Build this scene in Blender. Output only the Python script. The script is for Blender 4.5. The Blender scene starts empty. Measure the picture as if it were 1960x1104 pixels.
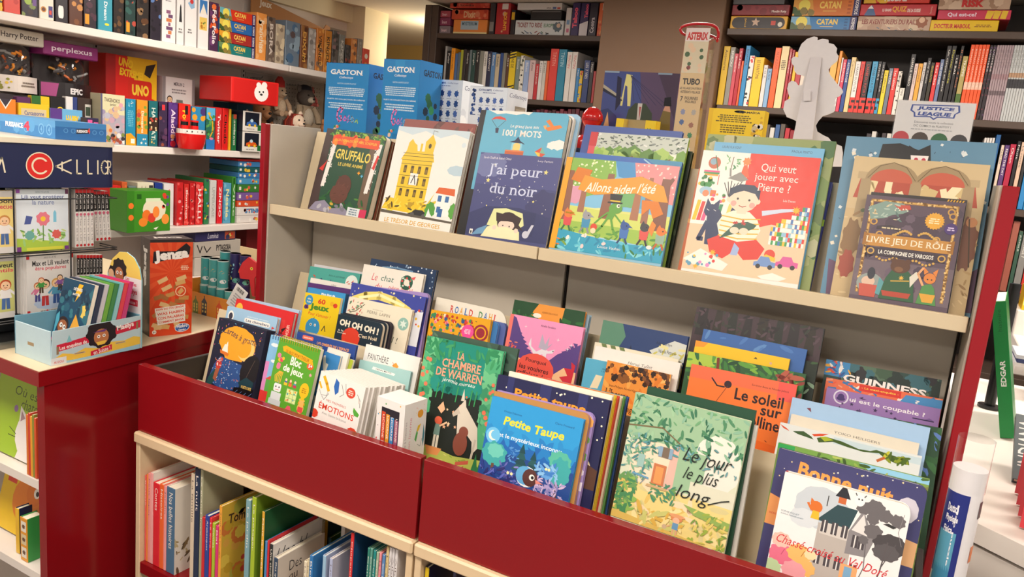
import bpy, math, random
from mathutils import Vector, Matrix
V3 = Vector
scene = bpy.context.scene
COL = scene.collection

# ------------------------------------------------------------ camera
RC = ((.870, .484, .094), (.169, -.114, -.979), (-.463, .868, -.181))   # rows: camera right, down, forward
CAM = V3((0, 0, 1.5)); FPX = 1465.0
def _orth():
    f = V3(RC[2]).normalized(); r = V3(RC[0]); r = (r - f * r.dot(f)).normalized()
    return r, f.cross(r), f
CR, CD, CF = _orth()
cd = bpy.data.cameras.new('camera'); cam = bpy.data.objects.new('camera', cd); COL.objects.link(cam)
cd.sensor_width = 36; cd.lens = FPX / 1960 * 36; cd.clip_start = .02
mx = Matrix((CR, -CD, -CF)).transposed().to_4x4(); mx.translation = CAM
cam.matrix_world = mx; scene.camera = cam

# ------------------------------------------------------------ world, lights, exposure
wd = bpy.data.worlds.new('shop_ambient'); scene.world = wd; wd.use_nodes = True
wb = wd.node_tree.nodes['Background']; wb.inputs[0].default_value = (1, .93, .86, 1); wb.inputs[1].default_value = .50
vs = scene.view_settings
vs.view_transform = 'Standard'; vs.look = 'None'; vs.gamma = 1; vs.use_curve_mapping = False
vs.exposure = 0.1
def area(name, loc, sx, sy, power, col=(1, .905, .81)):
    l = bpy.data.lights.new(name, 'AREA'); l.shape = 'RECTANGLE'; l.size = sx; l.size_y = sy
    l.energy = power; l.color = col
    o = bpy.data.objects.new(name, l); o.location = loc; COL.objects.link(o); return o
for i, (x, y, p) in enumerate(((-.9, .15, 34), (.9, .3, 30), (-2.45, .4, 20), (-2.3, 2.5, 30), (-.75, 2.85, 34), (1.0, 2.7, 30), (-.6, -1.5, 24))):
    area('ceiling_light', (x, y, 2.35), 1.2, .3, p)
l_ = bpy.data.lights.new('back_room_lamp', 'POINT'); l_.energy = 16; l_.color = (1, .86, .62); l_.shadow_soft_size = .08
o_ = bpy.data.objects.new('back_room_lamp', l_); o_.location = (-3.42, 4.95, 2.1); COL.objects.link(o_)

# ------------------------------------------------------------ helpers
def lin(c):
    return c / 12.92 if c <= .04045 else ((c + .055) / 1.055) ** 2.4
_hx = {}
def hx(s):
    """'rgb' or 'rrggbb' -> linear colour"""
    if not isinstance(s, str): return s
    if s not in _hx:
        q = ''.join(ch * 2 for ch in s) if len(s) == 3 else s
        _hx[s] = tuple(lin(int(q[i:i + 2], 16) / 255) for i in (0, 2, 4)) + (1.0,)
    return _hx[s]
def ray(px, py): return (CR * (px - 980) + CD * (py - 552) + CF * FPX)
def onP(px, py, p0, n):
    d = ray(px, py); n = V3(n); return CAM + d * (n.dot(V3(p0) - CAM) / n.dot(d))
def proj(P):
    q = V3(P) - CAM; z = q.dot(CF); return 980 + FPX * q.dot(CR) / z, 552 + FPX * q.dot(CD) / z
def onX(px, py, v): return onP(px, py, (v, 0, 0), (1, 0, 0))
def onY(px, py, v): return onP(px, py, (0, v, 0), (0, 1, 0))
def onZ(px, py, v): return onP(px, py, (0, 0, v), (0, 0, 1))

def mat(name, col=None, rough=.5, noise=30, amt=.06, bump=0.0, coat=0.0, metal=0.0, attr=False, stretch=None, spec=.5):
    m = bpy.data.materials.new(name); m.use_nodes = True
    nt = m.node_tree; b = nt.nodes['Principled BSDF']
    tc = nt.nodes.new('ShaderNodeTexCoord'); nz = nt.nodes.new('ShaderNodeTexNoise')
    nz.inputs['Scale'].default_value = noise; nz.inputs['Detail'].default_value = 4
    if stretch:
        mp = nt.nodes.new('ShaderNodeMapping'); mp.inputs['Scale'].default_value = stretch
        nt.links.new(tc.outputs['Object'], mp.inputs[0]); nt.links.new(mp.outputs[0], nz.inputs['Vector'])
    else: nt.links.new(tc.outputs['Object'], nz.inputs['Vector'])
    mr = nt.nodes.new('ShaderNodeMapRange'); mr.inputs['To Min'].default_value = 1 - amt; mr.inputs['To Max'].default_value = 1 + amt
    nt.links.new(nz.outputs['Fac'], mr.inputs['Value'])
    mu = nt.nodes.new('ShaderNodeVectorMath'); mu.operation = 'SCALE'
    if attr:
        at = nt.nodes.new('ShaderNodeAttribute'); at.attribute_name = 'Col'; nt.links.new(at.outputs['Color'], mu.inputs[0])
    else: mu.inputs[0].default_value = hx(col)[:3]
    nt.links.new(mr.outputs[0], mu.inputs['Scale']); nt.links.new(mu.outputs[0], b.inputs['Base Color'])
    rr = nt.nodes.new('ShaderNodeMapRange'); rr.inputs['To Min'].default_value = rough * .85; rr.inputs['To Max'].default_value = min(1, rough * 1.15)
    nt.links.new(nz.outputs['Fac'], rr.inputs['Value']); nt.links.new(rr.outputs[0], b.inputs['Roughness'])
    b.inputs['Coat Weight'].default_value = coat; b.inputs['Metallic'].default_value = metal
    b.inputs['Specular IOR Level'].default_value = spec
    if bump:
        bp = nt.nodes.new('ShaderNodeBump'); bp.inputs['Strength'].default_value = bump; bp.inputs['Distance'].default_value = .002
        nt.links.new(nz.outputs['Fac'], bp.inputs['Height']); nt.links.new(bp.outputs[0], b.inputs['Normal'])
    return m
def clear_mat(name, tint=(1, 1, 1), rough=.03):
    m = bpy.data.materials.new(name); m.use_nodes = True; nt = m.node_tree; nt.nodes.remove(nt.nodes['Principled BSDF'])
    t = nt.nodes.new('ShaderNodeBsdfTransparent'); t.inputs[0].default_value = tint + (1,)
    g = nt.nodes.new('ShaderNodeBsdfGlossy'); g.inputs['Roughness'].default_value = rough
    lw = nt.nodes.new('ShaderNodeLayerWeight'); lw.inputs[0].default_value = .5; pw = nt.nodes.new('ShaderNodeMath'); pw.operation = 'POWER'; pw.inputs[1].default_value = 4
    f = nt.nodes.new('ShaderNodeMath'); f.operation = 'MULTIPLY_ADD'; f.inputs[1].default_value = .55; f.inputs[2].default_value = .045
    nt.links.new(lw.outputs['Facing'], pw.inputs[0]); nt.links.new(pw.outputs[0], f.inputs[0])
    x = nt.nodes.new('ShaderNodeMixShader'); nt.links.new(f.outputs[0], x.inputs[0]); nt.links.new(t.outputs[0], x.inputs[1]); nt.links.new(g.outputs[0], x.inputs[2])
    nt.links.new(x.outputs[0], nt.nodes['Material Output'].inputs[0]); return m
M_PRINT = mat('printed_cover', attr=True, rough=.38, noise=60, amt=.03)
M_MATTE = mat('printed_matte_card', attr=True, rough=.6, noise=80, amt=.04)
M_PAPER = mat('paper_pages', attr=True, rough=.9, noise=400, amt=.12, stretch=(1, 3, .02))
M_GLOSS = mat('glossy_plastic', attr=True, rough=.15, noise=20, amt=.02)
M_PLUSH = mat('plush_fur', attr=True, rough=.95, noise=160, amt=.3, bump=.8)
M_CREAM = mat('cream_laminate', 'dac9a8', .42, 18, .03)
M_WOOD = mat('light_maple_laminate', 'dec49e', .42, 9, .05, stretch=(.6, 8, 8))
M_GREIGE = mat('greige_laminate', 'cbc2b3', .5, 30, .03)
M_RED = mat('red_lacquer', '860e16', .17, 3, .04, spec=.42)
M_REDEDGE = mat('red_edge_strip', '9c1420', .25, 8, .04)
M_WHITE = mat('white_laminate', 'e6ded6', .4, 20, .02)
M_BROWN = mat('dark_brown_laminate', '4f4037', .45, 12, .06, stretch=(1, 1, 4))
M_DARK = mat('dark_brown_board', '2c2522', .6, 15, .05)  # very dark brown boards: backs, plinths, drawer sides, table carcass
M_METAL = mat('steel_wire', '9a9a9c', .3, 40, .05, metal=1)
M_BLACKM = mat('black_metal', '1d1d20', .35, 40, .05)
M_CLEAR = clear_mat('clear_plastic')

class MB:
    """collects faces (with a print colour each) for ONE mesh"""
    def __init__(s): s.v = []; s.f = []; s.c = []; s.sm = []
    def face(s, pts, col, sm=False):
        i = len(s.v); s.v.extend(tuple(p) for p in pts); s.f.append(tuple(range(i, i + len(pts)))); s.c.append(hx(col)); s.sm.append(sm)
    def faces(s, vs, fs, col, sm=False):
        i = len(s.v); s.v.extend(tuple(p) for p in vs); c = hx(col)
        for f in fs: s.f.append(tuple(i + k for k in f)); s.c.append(c); s.sm.append(sm)
    def box(s, a, b, col, bev=0.0):
        a = V3(a); b = V3(b); lo = V3([min(p, q) for p, q in zip(a, b)]); hi = V3([max(p, q) for p, q in zip(a, b)]); ce = (lo + hi) / 2
        bev = min(bev, min(hi - lo) * .45)
        def add(pts):
            n = V3((0, 0, 0)); p0 = pts[0]
            for k in range(1, len(pts) - 1): n += (pts[k] - p0).cross(pts[k + 1] - p0)
            m = sum(pts, V3()) / len(pts)
            s.face(pts if n.dot(m - ce) >= 0 else pts[::-1], col)
        def P(sg, ax=None):
            q = []
            for k in range(3):
                e = hi[k] if sg[k] > 0 else lo[k]
                q.append(e if (ax == k or bev == 0) else e - sg[k] * bev)
            return V3(q)
        for ax in range(3):
            o = [k for k in range(3) if k != ax]
            for sg in (-1, 1):
                pts = []
                for (p, q) in ((-1, -1), (1, -1), (1, 1), (-1, 1)):
                    d = [0, 0, 0]; d[ax] = sg; d[o[0]] = p; d[o[1]] = q; pts.append(P(d, ax))
                add(pts)
        if bev:
            for ax in range(3):
                o = [k for k in range(3) if k != ax]
                for p in (-1, 1):
                    for q in (-1, 1):
                        d0 = [0] * 3; d0[ax] = -1; d0[o[0]] = p; d0[o[1]] = q; d1 = list(d0); d1[ax] = 1
                        add([P(d0, o[0]), P(d1, o[0]), P(d1, o[1]), P(d0, o[1])])
            for a_ in (-1, 1):
                for b_ in (-1, 1):
                    for c_ in (-1, 1):
                        d = (a_, b_, c_); add([P(d, 0), P(d, 1), P(d, 2)])
        return s
    def prism(s, poly, O, U, V, N, depth, col, side=None):
        """polygon in (U,V) extruded by depth along N from O"""
        O = V3(O); U = V3(U); V = V3(V); N = V3(N)
        a = [O + U * x + V * y for x, y in poly]; b = [p + N * depth for p in a]; n = len(a)
        s.face(a[::-1], col); s.face(b, col)
        for i in range(n): s.face([a[i], a[(i + 1) % n], b[(i + 1) % n], b[i]], side or col)
        return s
    def rings(s, rings, col, cap=True, sm=True, closed=True):
        n = len(rings[0]); vs = [p for r in rings for p in r]; fs = []
        for k in range(len(rings) - 1):
            for i in range(n if closed else n - 1):
                j = (i + 1) % n; fs.append((k * n + i, k * n + j, (k + 1) * n + j, (k + 1) * n + i))
        s.faces(vs, fs, col, sm)
        if cap: s.face(rings[0][::-1], col); s.face(rings[-1], col)
        return s
    def tube(s, path, r, col, n=8, closed=False):
        path = [V3(p) for p in path]; R = []; m = len(path)
        for i, p in enumerate(path):
            t = (path[(i + 1) % m if closed else min(i + 1, m - 1)] - path[(i - 1) % m if closed else max(i - 1, 0)])
            t.normalize(); a = t.cross(V3((0, 0, 1)) if abs(t.z) < .9 else V3((1, 0, 0))).normalized(); b = t.cross(a)
            rr = r[i] if isinstance(r, (list, tuple)) else r
            R.append([p + a * rr * math.cos(2 * math.pi * k / n) + b * rr * math.sin(2 * math.pi * k / n) for k in range(n)])
        if closed: R.append(R[0]); return s.rings(R, col, cap=False)
        return s.rings(R, col)
    def lathe(s, prof, O, col, n=24, axis=(0, 0, 1), cap=True, sm=True):
        A = V3(axis).normalized(); a = A.cross(V3((1, 0, 0)) if abs(A.x) < .9 else V3((0, 1, 0))).normalized(); b = A.cross(a); O = V3(O)
        return s.rings([[O + A * z + a * max(r, 1e-5) * math.cos(2 * math.pi * k / n) + b * max(r, 1e-5) * math.sin(2 * math.pi * k / n) for k in range(n)] for r, z in prof], col, cap, sm)
    def ball(s, O, r, col, n=16, m=10, axis=(0, 0, 1), wob=0, seed=0):
        rx, ry, rz = (r, r, r) if not isinstance(r, (tuple, list)) else r
        O = V3(O); rnd = random.Random(seed); R = []
        q = V3((0, 0, 1)).rotation_difference(V3(axis))
        for j in range(1, m):
            th = math.pi * j / m; w = 1 + wob * rnd.uniform(-1, 1)
            R.append([O + q @ V3((rx * w * math.sin(th) * math.cos(2 * math.pi * k / n), ry * w * math.sin(th) * math.sin(2 * math.pi * k / n), -rz * math.cos(th))) for k in range(n)])
        return s.rings(R, col)
    def build(s, name, m, parent=None, M=None):
        me = bpy.data.meshes.new(name); me.from_pydata(s.v, [], s.f)
        ca = me.color_attributes.new('Col', 'FLOAT_COLOR', 'CORNER'); buf = []
        for f, c in zip(s.f, s.c): buf.extend(c * len(f))
        ca.data.foreach_set('color', buf); me.polygons.foreach_set('use_smooth', s.sm)
        me.materials.append(m); me.update()
        o = bpy.data.objects.new(name, me); COL.objects.link(o)
        if parent is not None: o.parent = parent
        if M is not None: o.matrix_basis = M
        return o

def tag(o, label=None, cat=None, group=None, kind=None):
    for k, v in (('label', label), ('category', cat), ('group', group), ('kind', kind)):
        if v: o[k] = v
    return o
def empty(name, M, label, cat, group=None):
    o = bpy.data.objects.new(name, None); o.empty_display_size = .05; COL.objects.link(o)
    o.matrix_basis = M if isinstance(M, Matrix) else Matrix.Translation(M); return tag(o, label, cat, group)
def struct(name, mb, m): return tag(mb.build(name, m), kind='structure')
def frame(O, U, Y, Z):
    M = Matrix((V3(U), V3(Y), V3(Z))).transposed().to_4x4(); M.translation = V3(O); return M

# ---- flat printed artwork -------------------------------------------------
_tc = {}
def text_mesh(t, bold, serif=0):
    k = (t, bold, serif)
    if k not in _tc:
        cu = bpy.data.curves.new('t', 'FONT'); cu.body = t; cu.resolution_u = 2; cu.offset = bold; cu.fill_mode = 'FRONT'
        ob = bpy.data.objects.new('t', cu); me = bpy.data.meshes.new_from_object(ob)
        v = [(p.co.x, p.co.y) for p in me.vertices]; f = [tuple(q.vertices) for q in me.polygons]
        if serif:                                     # slab ends on every stem
            cnt = {}
            for q in f:
                for i in range(len(q)): cnt.setdefault(tuple(sorted((q[i], q[(i + 1) % len(q)]))), []).append(q)
            for (a, b), qs in cnt.items():
                (ax, ay), (bx, by) = v[a], v[b]; L = abs(bx - ax)
                if len(qs) == 1 and abs(ay - by) < .004 and .03 < L < .2:
                    up = sum(v[i][1] for i in qs[0]) / len(qs[0]) > ay; x0, x1 = min(ax, bx) - serif, max(ax, bx) + serif; y1 = ay + (.045 if up else -.045); n = len(v)
                    v += [(x0, ay), (x1, ay), (x1, y1), (x0, y1)]; f.append((n, n + 1, n + 2, n + 3))
        bpy.data.objects.remove(ob); bpy.data.meshes.remove(me); bpy.data.curves.remove(cu)
        xs = [p[0] for p in v] or [0, 1]; ys = [p[1] for p in v] or [0, 1]
        _tc[k] = (v, f, min(xs), min(ys), max(max(xs) - min(xs), .01), max(max(ys) - min(ys), .01))
    return _tc[k]
RECT = [(0, 0), (100, 0), (100, 100), (0, 100)]
def rrect(rx, ry, which=(1, 1, 1, 1), x0=0, y0=0, x1=100, y1=100, n=4):
    P = []
    for k, (cx, cy, a) in enumerate(((x1 - rx, y0 + ry, -90), (x1 - rx, y1 - ry, 0), (x0 + rx, y1 - ry, 90), (x0 + rx, y0 + ry, 180))):
        if which[k]: P += [(cx + rx * math.cos(math.radians(a + 90 * i / n)), cy + ry * math.sin(math.radians(a + 90 * i / n))) for i in range(n + 1)]
        else: P.append(((x1, y0), (x1, y1), (x0, y1), (x0, y0))[k])
    return P
def clip(poly, win):
    for i in range(len(win)):
        (ax, ay), (bx, by) = win[i], win[(i + 1) % len(win)]; out = []
        f = lambda p: (bx - ax) * (p[1] - ay) - (by - ay) * (p[0] - ax)
        for j in range(len(poly)):
            p, q = poly[j], poly[(j + 1) % len(poly)]; a, b = f(p), f(q)
            if a >= 0: out.append(p)
            if (a >= 0) != (b >= 0):
                t = a / (a - b); out.append((p[0] + t * (q[0] - p[0]), p[1] + t * (q[1] - p[1])))
        poly = out
        if len(poly) < 3: return []
    return poly
class Art:
    """prints shapes on a face; x,y in percent of its width and height (y up)"""
    def __init__(s, mb, O, U, V, N, w, h, win=None, eps=.000006, bend=None):
        s.mb = mb; s.O = V3(O); s.U = V3(U) * (w / 100); s.V = V3(V) * (h / 100); s.N = V3(N); s.w = w; s.h = h
        s.win = win or RECT; s.l = 0; s.eps = eps; s.bend = bend
        xs = [p[0] for p in s.win]; ys = [p[1] for p in s.win]; s.bb = (min(xs), min(ys), max(xs), max(ys)); s.asp = w / h
    def pt(s, p):
        if s.bend: return s.bend(p[0], p[1], s.l * s.eps)
        return s.O + s.U * p[0] + s.V * p[1] + s.N * (s.l * s.eps)
    def P(s, pts, col, up=True):
        if up: s.l += 1
        q = pts
        if any(p[0] < s.bb[0] or p[0] > s.bb[2] or p[1] < s.bb[1] or p[1] > s.bb[3] for p in pts) or s.win is not RECT:
            q = clip(list(pts), s.win)
        if len(q) >= 3: s.mb.face([s.pt(p) for p in q], col)
        return s
    def R(s, x0, y0, x1, y1, col, rot=0):
        P = [(x0, y0), (x1, y0), (x1, y1), (x0, y1)]
        return s.P(s.rot(P, (x0 + x1) / 2, (y0 + y1) / 2, rot) if rot else P, col)
    def rot(s, P, cx, cy, a):
        c, n = math.cos(math.radians(a)), math.sin(math.radians(a))
        return [(cx + (x - cx) * c - (y - cy) / s.asp * n, cy + (x - cx) * s.asp * n + (y - cy) * c) for x, y in P]
    def E(s, x, y, rx, col, ry=None, rot=0, n=16, a0=0, a1=360):
        """ellipse; radii in percent of the width (ry too)"""
        ry = rx if ry is None else ry; full = a1 - a0 >= 360
        P = [(x + rx * math.cos(math.radians(a0 + (a1 - a0) * k / (n if full else n - 1))), y + ry * s.asp * math.sin(math.radians(a0 + (a1 - a0) * k / (n if full else n - 1)))) for k in range(n)]
        return s.P(s.rot(P, x, y, rot) if rot else P, col)
    def G(s, x, y, r, col, k=9, amp=.2, seed=0, ry=None):
        """lumpy blob"""
        rd = random.Random(seed); P = []; ry = ry or r
        for i in range(k * 2):
            q = (1 + .8 * amp * (1 if i % 2 else -1) * rd.uniform(.4, 1)); a = math.pi * i / k
            P.append((x + r * q * math.cos(a), y + ry * s.asp * q * math.sin(a)))
        for _ in range(1 if k > 7 else 0): P = [(P[j][0] * a + P[(j + 1) % len(P)][0] * (1 - a), P[j][1] * a + P[(j + 1) % len(P)][1] * (1 - a)) for j in range(len(P)) for a in (.72, .28)]
        return s.P(P, col)
    def S(s, x, y, r, col, n=5, q=.45, rot=90):
        return s.P([(x + r * (1 if i % 2 == 0 else q) * math.cos(math.radians(rot) + math.pi * i / n), y + s.asp * r * (1 if i % 2 == 0 else q) * math.sin(math.radians(rot) + math.pi * i / n)) for i in range(2 * n)], col)
    def L(s, pts, wd, col):
        """polyline; width in percent of the width"""
        s.l += 1
        for (x0, y0), (x1, y1) in zip(pts, pts[1:]):
            dx, dy = x1 - x0, (y1 - y0) / s.asp; L = math.hypot(dx, dy) or 1; nx, ny = -dy / L * wd / 2, dx / L * wd / 2 * s.asp
            ex, ey = dx / L * wd * .3, dy / L * wd * .3 * s.asp
            s.P([(x0 - nx - ex, y0 - ny - ey), (x1 - nx + ex, y1 - ny + ey), (x1 + nx + ex, y1 + ny + ey), (x0 + nx - ex, y0 + ny - ey)], col, up=False)
        return s
    def T(s, t, x0, y0, x1, y1, col, bold=.0, shear=0, rot=0, wave=0, arc=0, serif=0):
        """text fitted into the box"""
        v, f, mx0, my0, w, h = text_mesh(t, bold, serif); s.l += 1; P = []
        for x, y in v:
            a, b = (x - mx0) / w, (y - my0) / h
            X = x0 + a * (x1 - x0) + shear * (b - .5) * (y1 - y0) / s.asp; Y = y0 + b * (y1 - y0) + wave * math.sin(a * 9) + arc * (1 - (2 * a - 1) ** 2)
            P.append((X, Y))
        if rot: P = s.rot(P, (x0 + x1) / 2, (y0 + y1) / 2, rot)
        for q in f: s.P([P[k] for k in q], col, up=False)
        return s
    def TV(s, t, x0, y0, x1, y1, col, bold=.0, up=False):
        """text running down (or up) a spine"""
        v, f, mx0, my0, w, h = text_mesh(t, bold); s.l += 1
        P = [(x0 + (y - my0) / h * (x1 - x0), y1 - (x - mx0) / w * (y1 - y0)) for x, y in v] if not up else [(x1 - (y - my0) / h * (x1 - x0), y0 + (x - mx0) / w * (y1 - y0)) for x, y in v]
        for q in f: s.P([P[k] for k in q], col, up=False)
        return s
    def scat(s, n, x0, y0, x1, y1, r0, r1, cols, kind='E', seed=1, ry=1.0):
        rd = random.Random(seed); s.l += 1
        for i in range(n):
            x, y, r, c = rd.uniform(x0, x1), rd.uniform(y0, y1), rd.uniform(r0, r1), rd.choice(cols); l = s.l
            if kind == 'E': s.E(x, y, r, c, ry=r * ry, rot=rd.uniform(0, 180) if ry != 1 else 0, n=8)
            elif kind == 'S': s.S(x, y, r, c)
            elif kind == 'G': s.G(x, y, r, c, seed=i, k=8 if n < 45 else 6)
            elif kind == 'F': s.E(x, y, r, c, ry=r * .3, rot=rd.uniform(0, 180), n=8)
            elif kind == 'R': s.R(x - r, y - r * ry, x + r, y + r * ry, c, rot=rd.uniform(-40, 40))
            elif kind == 'Z':
                a = rd.uniform(0, 6.3); s.L([(x, y), (x + r * math.cos(a), y + r * s.asp * math.sin(a))], r * .25, c)
            s.l = l + i % 2
        s.l += 1; return s
    def lines(s, n, x0, y0, x1, y1, col, wd=.8, seed=0, jag=.3):
        """rows of small unreadable print"""
        rd = random.Random(seed); s.l += 1
        for i in range(n):
            y = y1 - (y1 - y0) * (i + .5) / n; d = rd.uniform(0, jag) * (x1 - x0) / 2; hh = (y1 - y0) / n * .28
            x = x0 + d
            while x < x1 - d:
                k = rd.uniform(2, 7) * wd; s.P([(x, y - hh), (min(x + k, x1 - d), y - hh), (min(x + k, x1 - d), y + hh), (x, y + hh)], col, up=False); x += k + 1.0 * wd
        return s
    def person(s, x, y, h, skin, hair, top, legs, seed=0):
        """small generic printed figure; h in percent of height, feet at x,y"""
        k = h / s.asp
        s.P([(x - .14 * k, y), (x - .02 * k, y), (x, y + .4 * h), (x + .02 * k, y), (x + .14 * k, y), (x + .12 * k, y + .5 * h), (x - .12 * k, y + .5 * h)], legs)
        s.P([(x - .2 * k, y + .38 * h), (x + .2 * k, y + .38 * h), (x + .13 * k, y + .7 * h), (x - .13 * k, y + .7 * h)], top)
        s.L([(x - .12 * k, y + .66 * h), (x - .3 * k, y + .45 * h)], .08 * k, top); s.L([(x + .12 * k, y + .66 * h), (x + .3 * k, y + .5 * h)], .08 * k, top)
        s.E(x, y + .84 * h, .19 * k, hair); s.E(x, y + .81 * h, .155 * k, skin)
        s.E(x - .06 * k, y + .82 * h, .022 * k, '222', n=6); s.E(x + .06 * k, y + .82 * h, .022 * k, '222', n=6); s.L([(x - .05 * k, y + .75 * h), (x, y + .735 * h), (x + .05 * k, y + .75 * h)], .02 * k, 'a33')
        return s

# ---- books and boxes -------------------------------------------------------
def book_mesh(name, label, M, w, h, t, cover, art=None, spine=None, pages='efe6d2', kind='hard', cat='book', group=None, back=None, m=None, ah=None):
    """face-on book: x across, z up, front at y=0, viewer at -y"""
    root = empty(name, M, label, cat, group); b = MB(); m = m or M_PRINT
    spine = spine or cover; ov = {'hard': .003, 'soft': .0, 'board': .0}[kind]; ct = {'hard': .0022, 'soft': .0006, 'board': .0022}[kind]; ct = min(ct, t * .3)
    if kind == 'board':
        rx, ry = 1.4 / w, 1.4 / h; win = rrect(rx, ry, (1, 1, 0, 0))
        poly = [(x * w / 100, z * h / 100) for x, z in win]
        b.prism(poly, (0, ct, 0), (1, 0, 0), (0, 0, 1), (0, -1, 0), ct, cover)
        b.prism(poly, (0, t, 0), (1, 0, 0), (0, 0, 1), (0, -1, 0), ct, back or cover)
    else:
        win = None
        b.box((0, 0, 0), (w, ct, h), cover); b.box((0, t - ct, 0), (w, t, h), back or cover)
    b.box((0, ct * .5, 0), (.003, t - ct * .5, h), spine)
    if art:
        ah = min(ah or h, h); art(Art(b, (0, 0, h - ah), (1, 0, 0), (0, 0, 1), (0, -1, 0), w, ah, win and rrect(1.4 / w, 1.4 / ah, (0, 1, 0, 0))))
    b.build('cover', m, root)
    p = MB(); g = .0015
    if kind == 'board':
        q = [(max(x * w / 100, .003), z * h / 100) for x, z in rrect(rx, ry, (1, 1, 0, 0), 0, 100 * .0008 / h, 100 - 100 * .0008 / w, 100 - 100 * .0008 / h)]
        n = max(2, int((t - 2 * ct) / .004)); st = (t - 2 * ct) / n
        for i in range(n): p.prism(q, (0, ct + st * (i + .94), 0), (1, 0, 0), (0, 0, 1), (0, -1, 0), st * .88, pages)
    else:
        p.box((.003, ct, ov + .0005), (w - ov - .0005, t - ct, h - ov - .0005), pages)
        rd = random.Random(label); n = max(2, int(t / .0025))
        for i in range(n):                               # slightly uneven leaves
            y = ct + (t - 2 * ct) * (i + .5) / n; e = rd.uniform(.0001, .0006)
            p.box((.004, y - t / n * .2, ov), (w - ov - e + .0004, y + t / n * .2, h - ov - e + .0004), pages)
    p.build('page_block', M_PAPER, root)
    return root
ALL_STACK = []
class Stack:
    """books leaning back one behind the other; corners given in the photo's pixels on the leaning plane"""
    def __init__(s, y0, z0, lean=14, group=None):
        a = math.radians(lean); s.t = V3((0, math.sin(a), math.cos(a))); s.n = V3((0, -math.cos(a), math.sin(a))); s.p = V3((0, y0, z0)); s.z0 = z0; s.group = group
    def gap(s, g): s.p = s.p - s.n * g; return s
    def fit(s, tl, tr, h=None, t=.012):
        zb = s.z0 + (t + .0005) * s.n.z + .0006
        p1 = onP(*tl, s.p, s.n); p2 = onP(*tr, s.p, s.n); u = V3((1, 0, 0)); d = p2 - p1
        a = max(-.07, min(.07, math.atan2(d.dot(s.t), d.dot(u)))); U = u * math.cos(a) + s.t * math.sin(a); V = s.t * math.cos(a) - u * math.sin(a)
        w = d.dot(U); hh = min((p1.z - zb) / V.z, (p1.z + w * U.z - zb) / V.z)
        O = p1 - V * hh
        if h: O = p1 - V * h; hh = h
        return frame(O, U, -s.n, V), w, hh
    def book(s, name, label, tl, tr, t, cover, art=None, h=None, hp=None, **k):
        if isinstance(t, tuple): t, hp = t
        M, w, hh = s.fit(tl, tr, h, t); k.setdefault('group', s.group)
        if hp:                                        # printed area in view, from the pixel height of the cover
            T0 = M @ V3((0, 0, hh)); V = M.to_3x3() @ V3((0, 0, 1)); y0 = proj(T0)[1]; lo, hi = 0, .8
            for _ in range(30):
                mid = (lo + hi) / 2
                if proj(T0 - V * mid)[1] - y0 < hp: lo = mid
                else: hi = mid
            k['ah'] = lo
        o = book_mesh(name, label, M, w, hh, t, cover, art, **k); s.gap(t + .0012); return o

def facebox(name, label, M, w, h, d, col, front=None, right=None, top=None, left=None, side=None, cat='game box', group=None, m=None, bev=.0015, kidname=None):
    """box with printed faces: x across, z up, front at y=0"""
    b = MB(); b.box((0, 0, 0), (w, d, h), side or col, bev)
    if side: Art(b, (0, 0, 0), (1, 0, 0), (0, 0, 1), (0, -1, 0), w, h).R(.6, .6, 99.4, 99.4, col)
    if front: front(Art(b, (0, -.00002, 0), (1, 0, 0), (0, 0, 1), (0, -1, 0), w, h))
    if right: right(Art(b, (w + .00002, 0, 0), (0, 1, 0), (0, 0, 1), (1, 0, 0), d, h))
    if top: top(Art(b, (0, 0, h + .00002), (1, 0, 0), (0, 1, 0), (0, 0, 1), w, d))
    if left: left(Art(b, (-.00002, d, 0), (0, -1, 0), (0, 0, 1), (-1, 0, 0), d, h))
    return tag(b.build(name, m or M_PRINT, None, M if isinstance(M, Matrix) else Matrix.Translation(M)), label, cat, group)

PAL = {'red': 'd8262c', 'dark red': '7c1a22', 'orange': 'f07a22', 'yellow': 'f4cf2a', 'lime green': '9cc43a', 'green': '2f8a45', 'dark green': '1d4a36', 'teal': '2a8f94', 'sky blue': '6fb3dc', 'blue': '2667b0', 'navy': '20294f', 'purple': '6b4a94', 'pink': 'f2a0ad', 'magenta': 'd0346f', 'white': 'f0ece6', 'cream': 'e8d9ae', 'beige': 'c8b38a', 'grey': '9a9896', 'light grey': 'c6c8ca', 'black': '1b1a1c', 'brown': '6e4a32', 'slate blue': '56748f', 'mauve': 'a58f96', 'coral': 'f0736c', 'dark grey': '4a494b'}
def cname(c):
    a = [(x) ** .45 for x in hx(c)[:3]]
    return min(PAL, key=lambda k: sum((p - q ** .45) ** 2 for p, q in zip(a, hx(PAL[k])[:3])))
_o = ['first', 'second', 'third', 'fourth', 'fifth', 'sixth', 'seventh', 'eighth', 'ninth']
ORD = [''] + _o + ['tenth', 'eleventh', 'twelfth', 'thirteenth', 'fourteenth', 'fifteenth', 'sixteenth', 'seventeenth', 'eighteenth', 'nineteenth']
for _t, _n in (('twent', 20), ('thirt', 30), ('fort', 40), ('fift', 50), ('sixt', 60)): ORD += [_t + 'ieth'] + [_t + 'y-' + q for q in _o]
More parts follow.
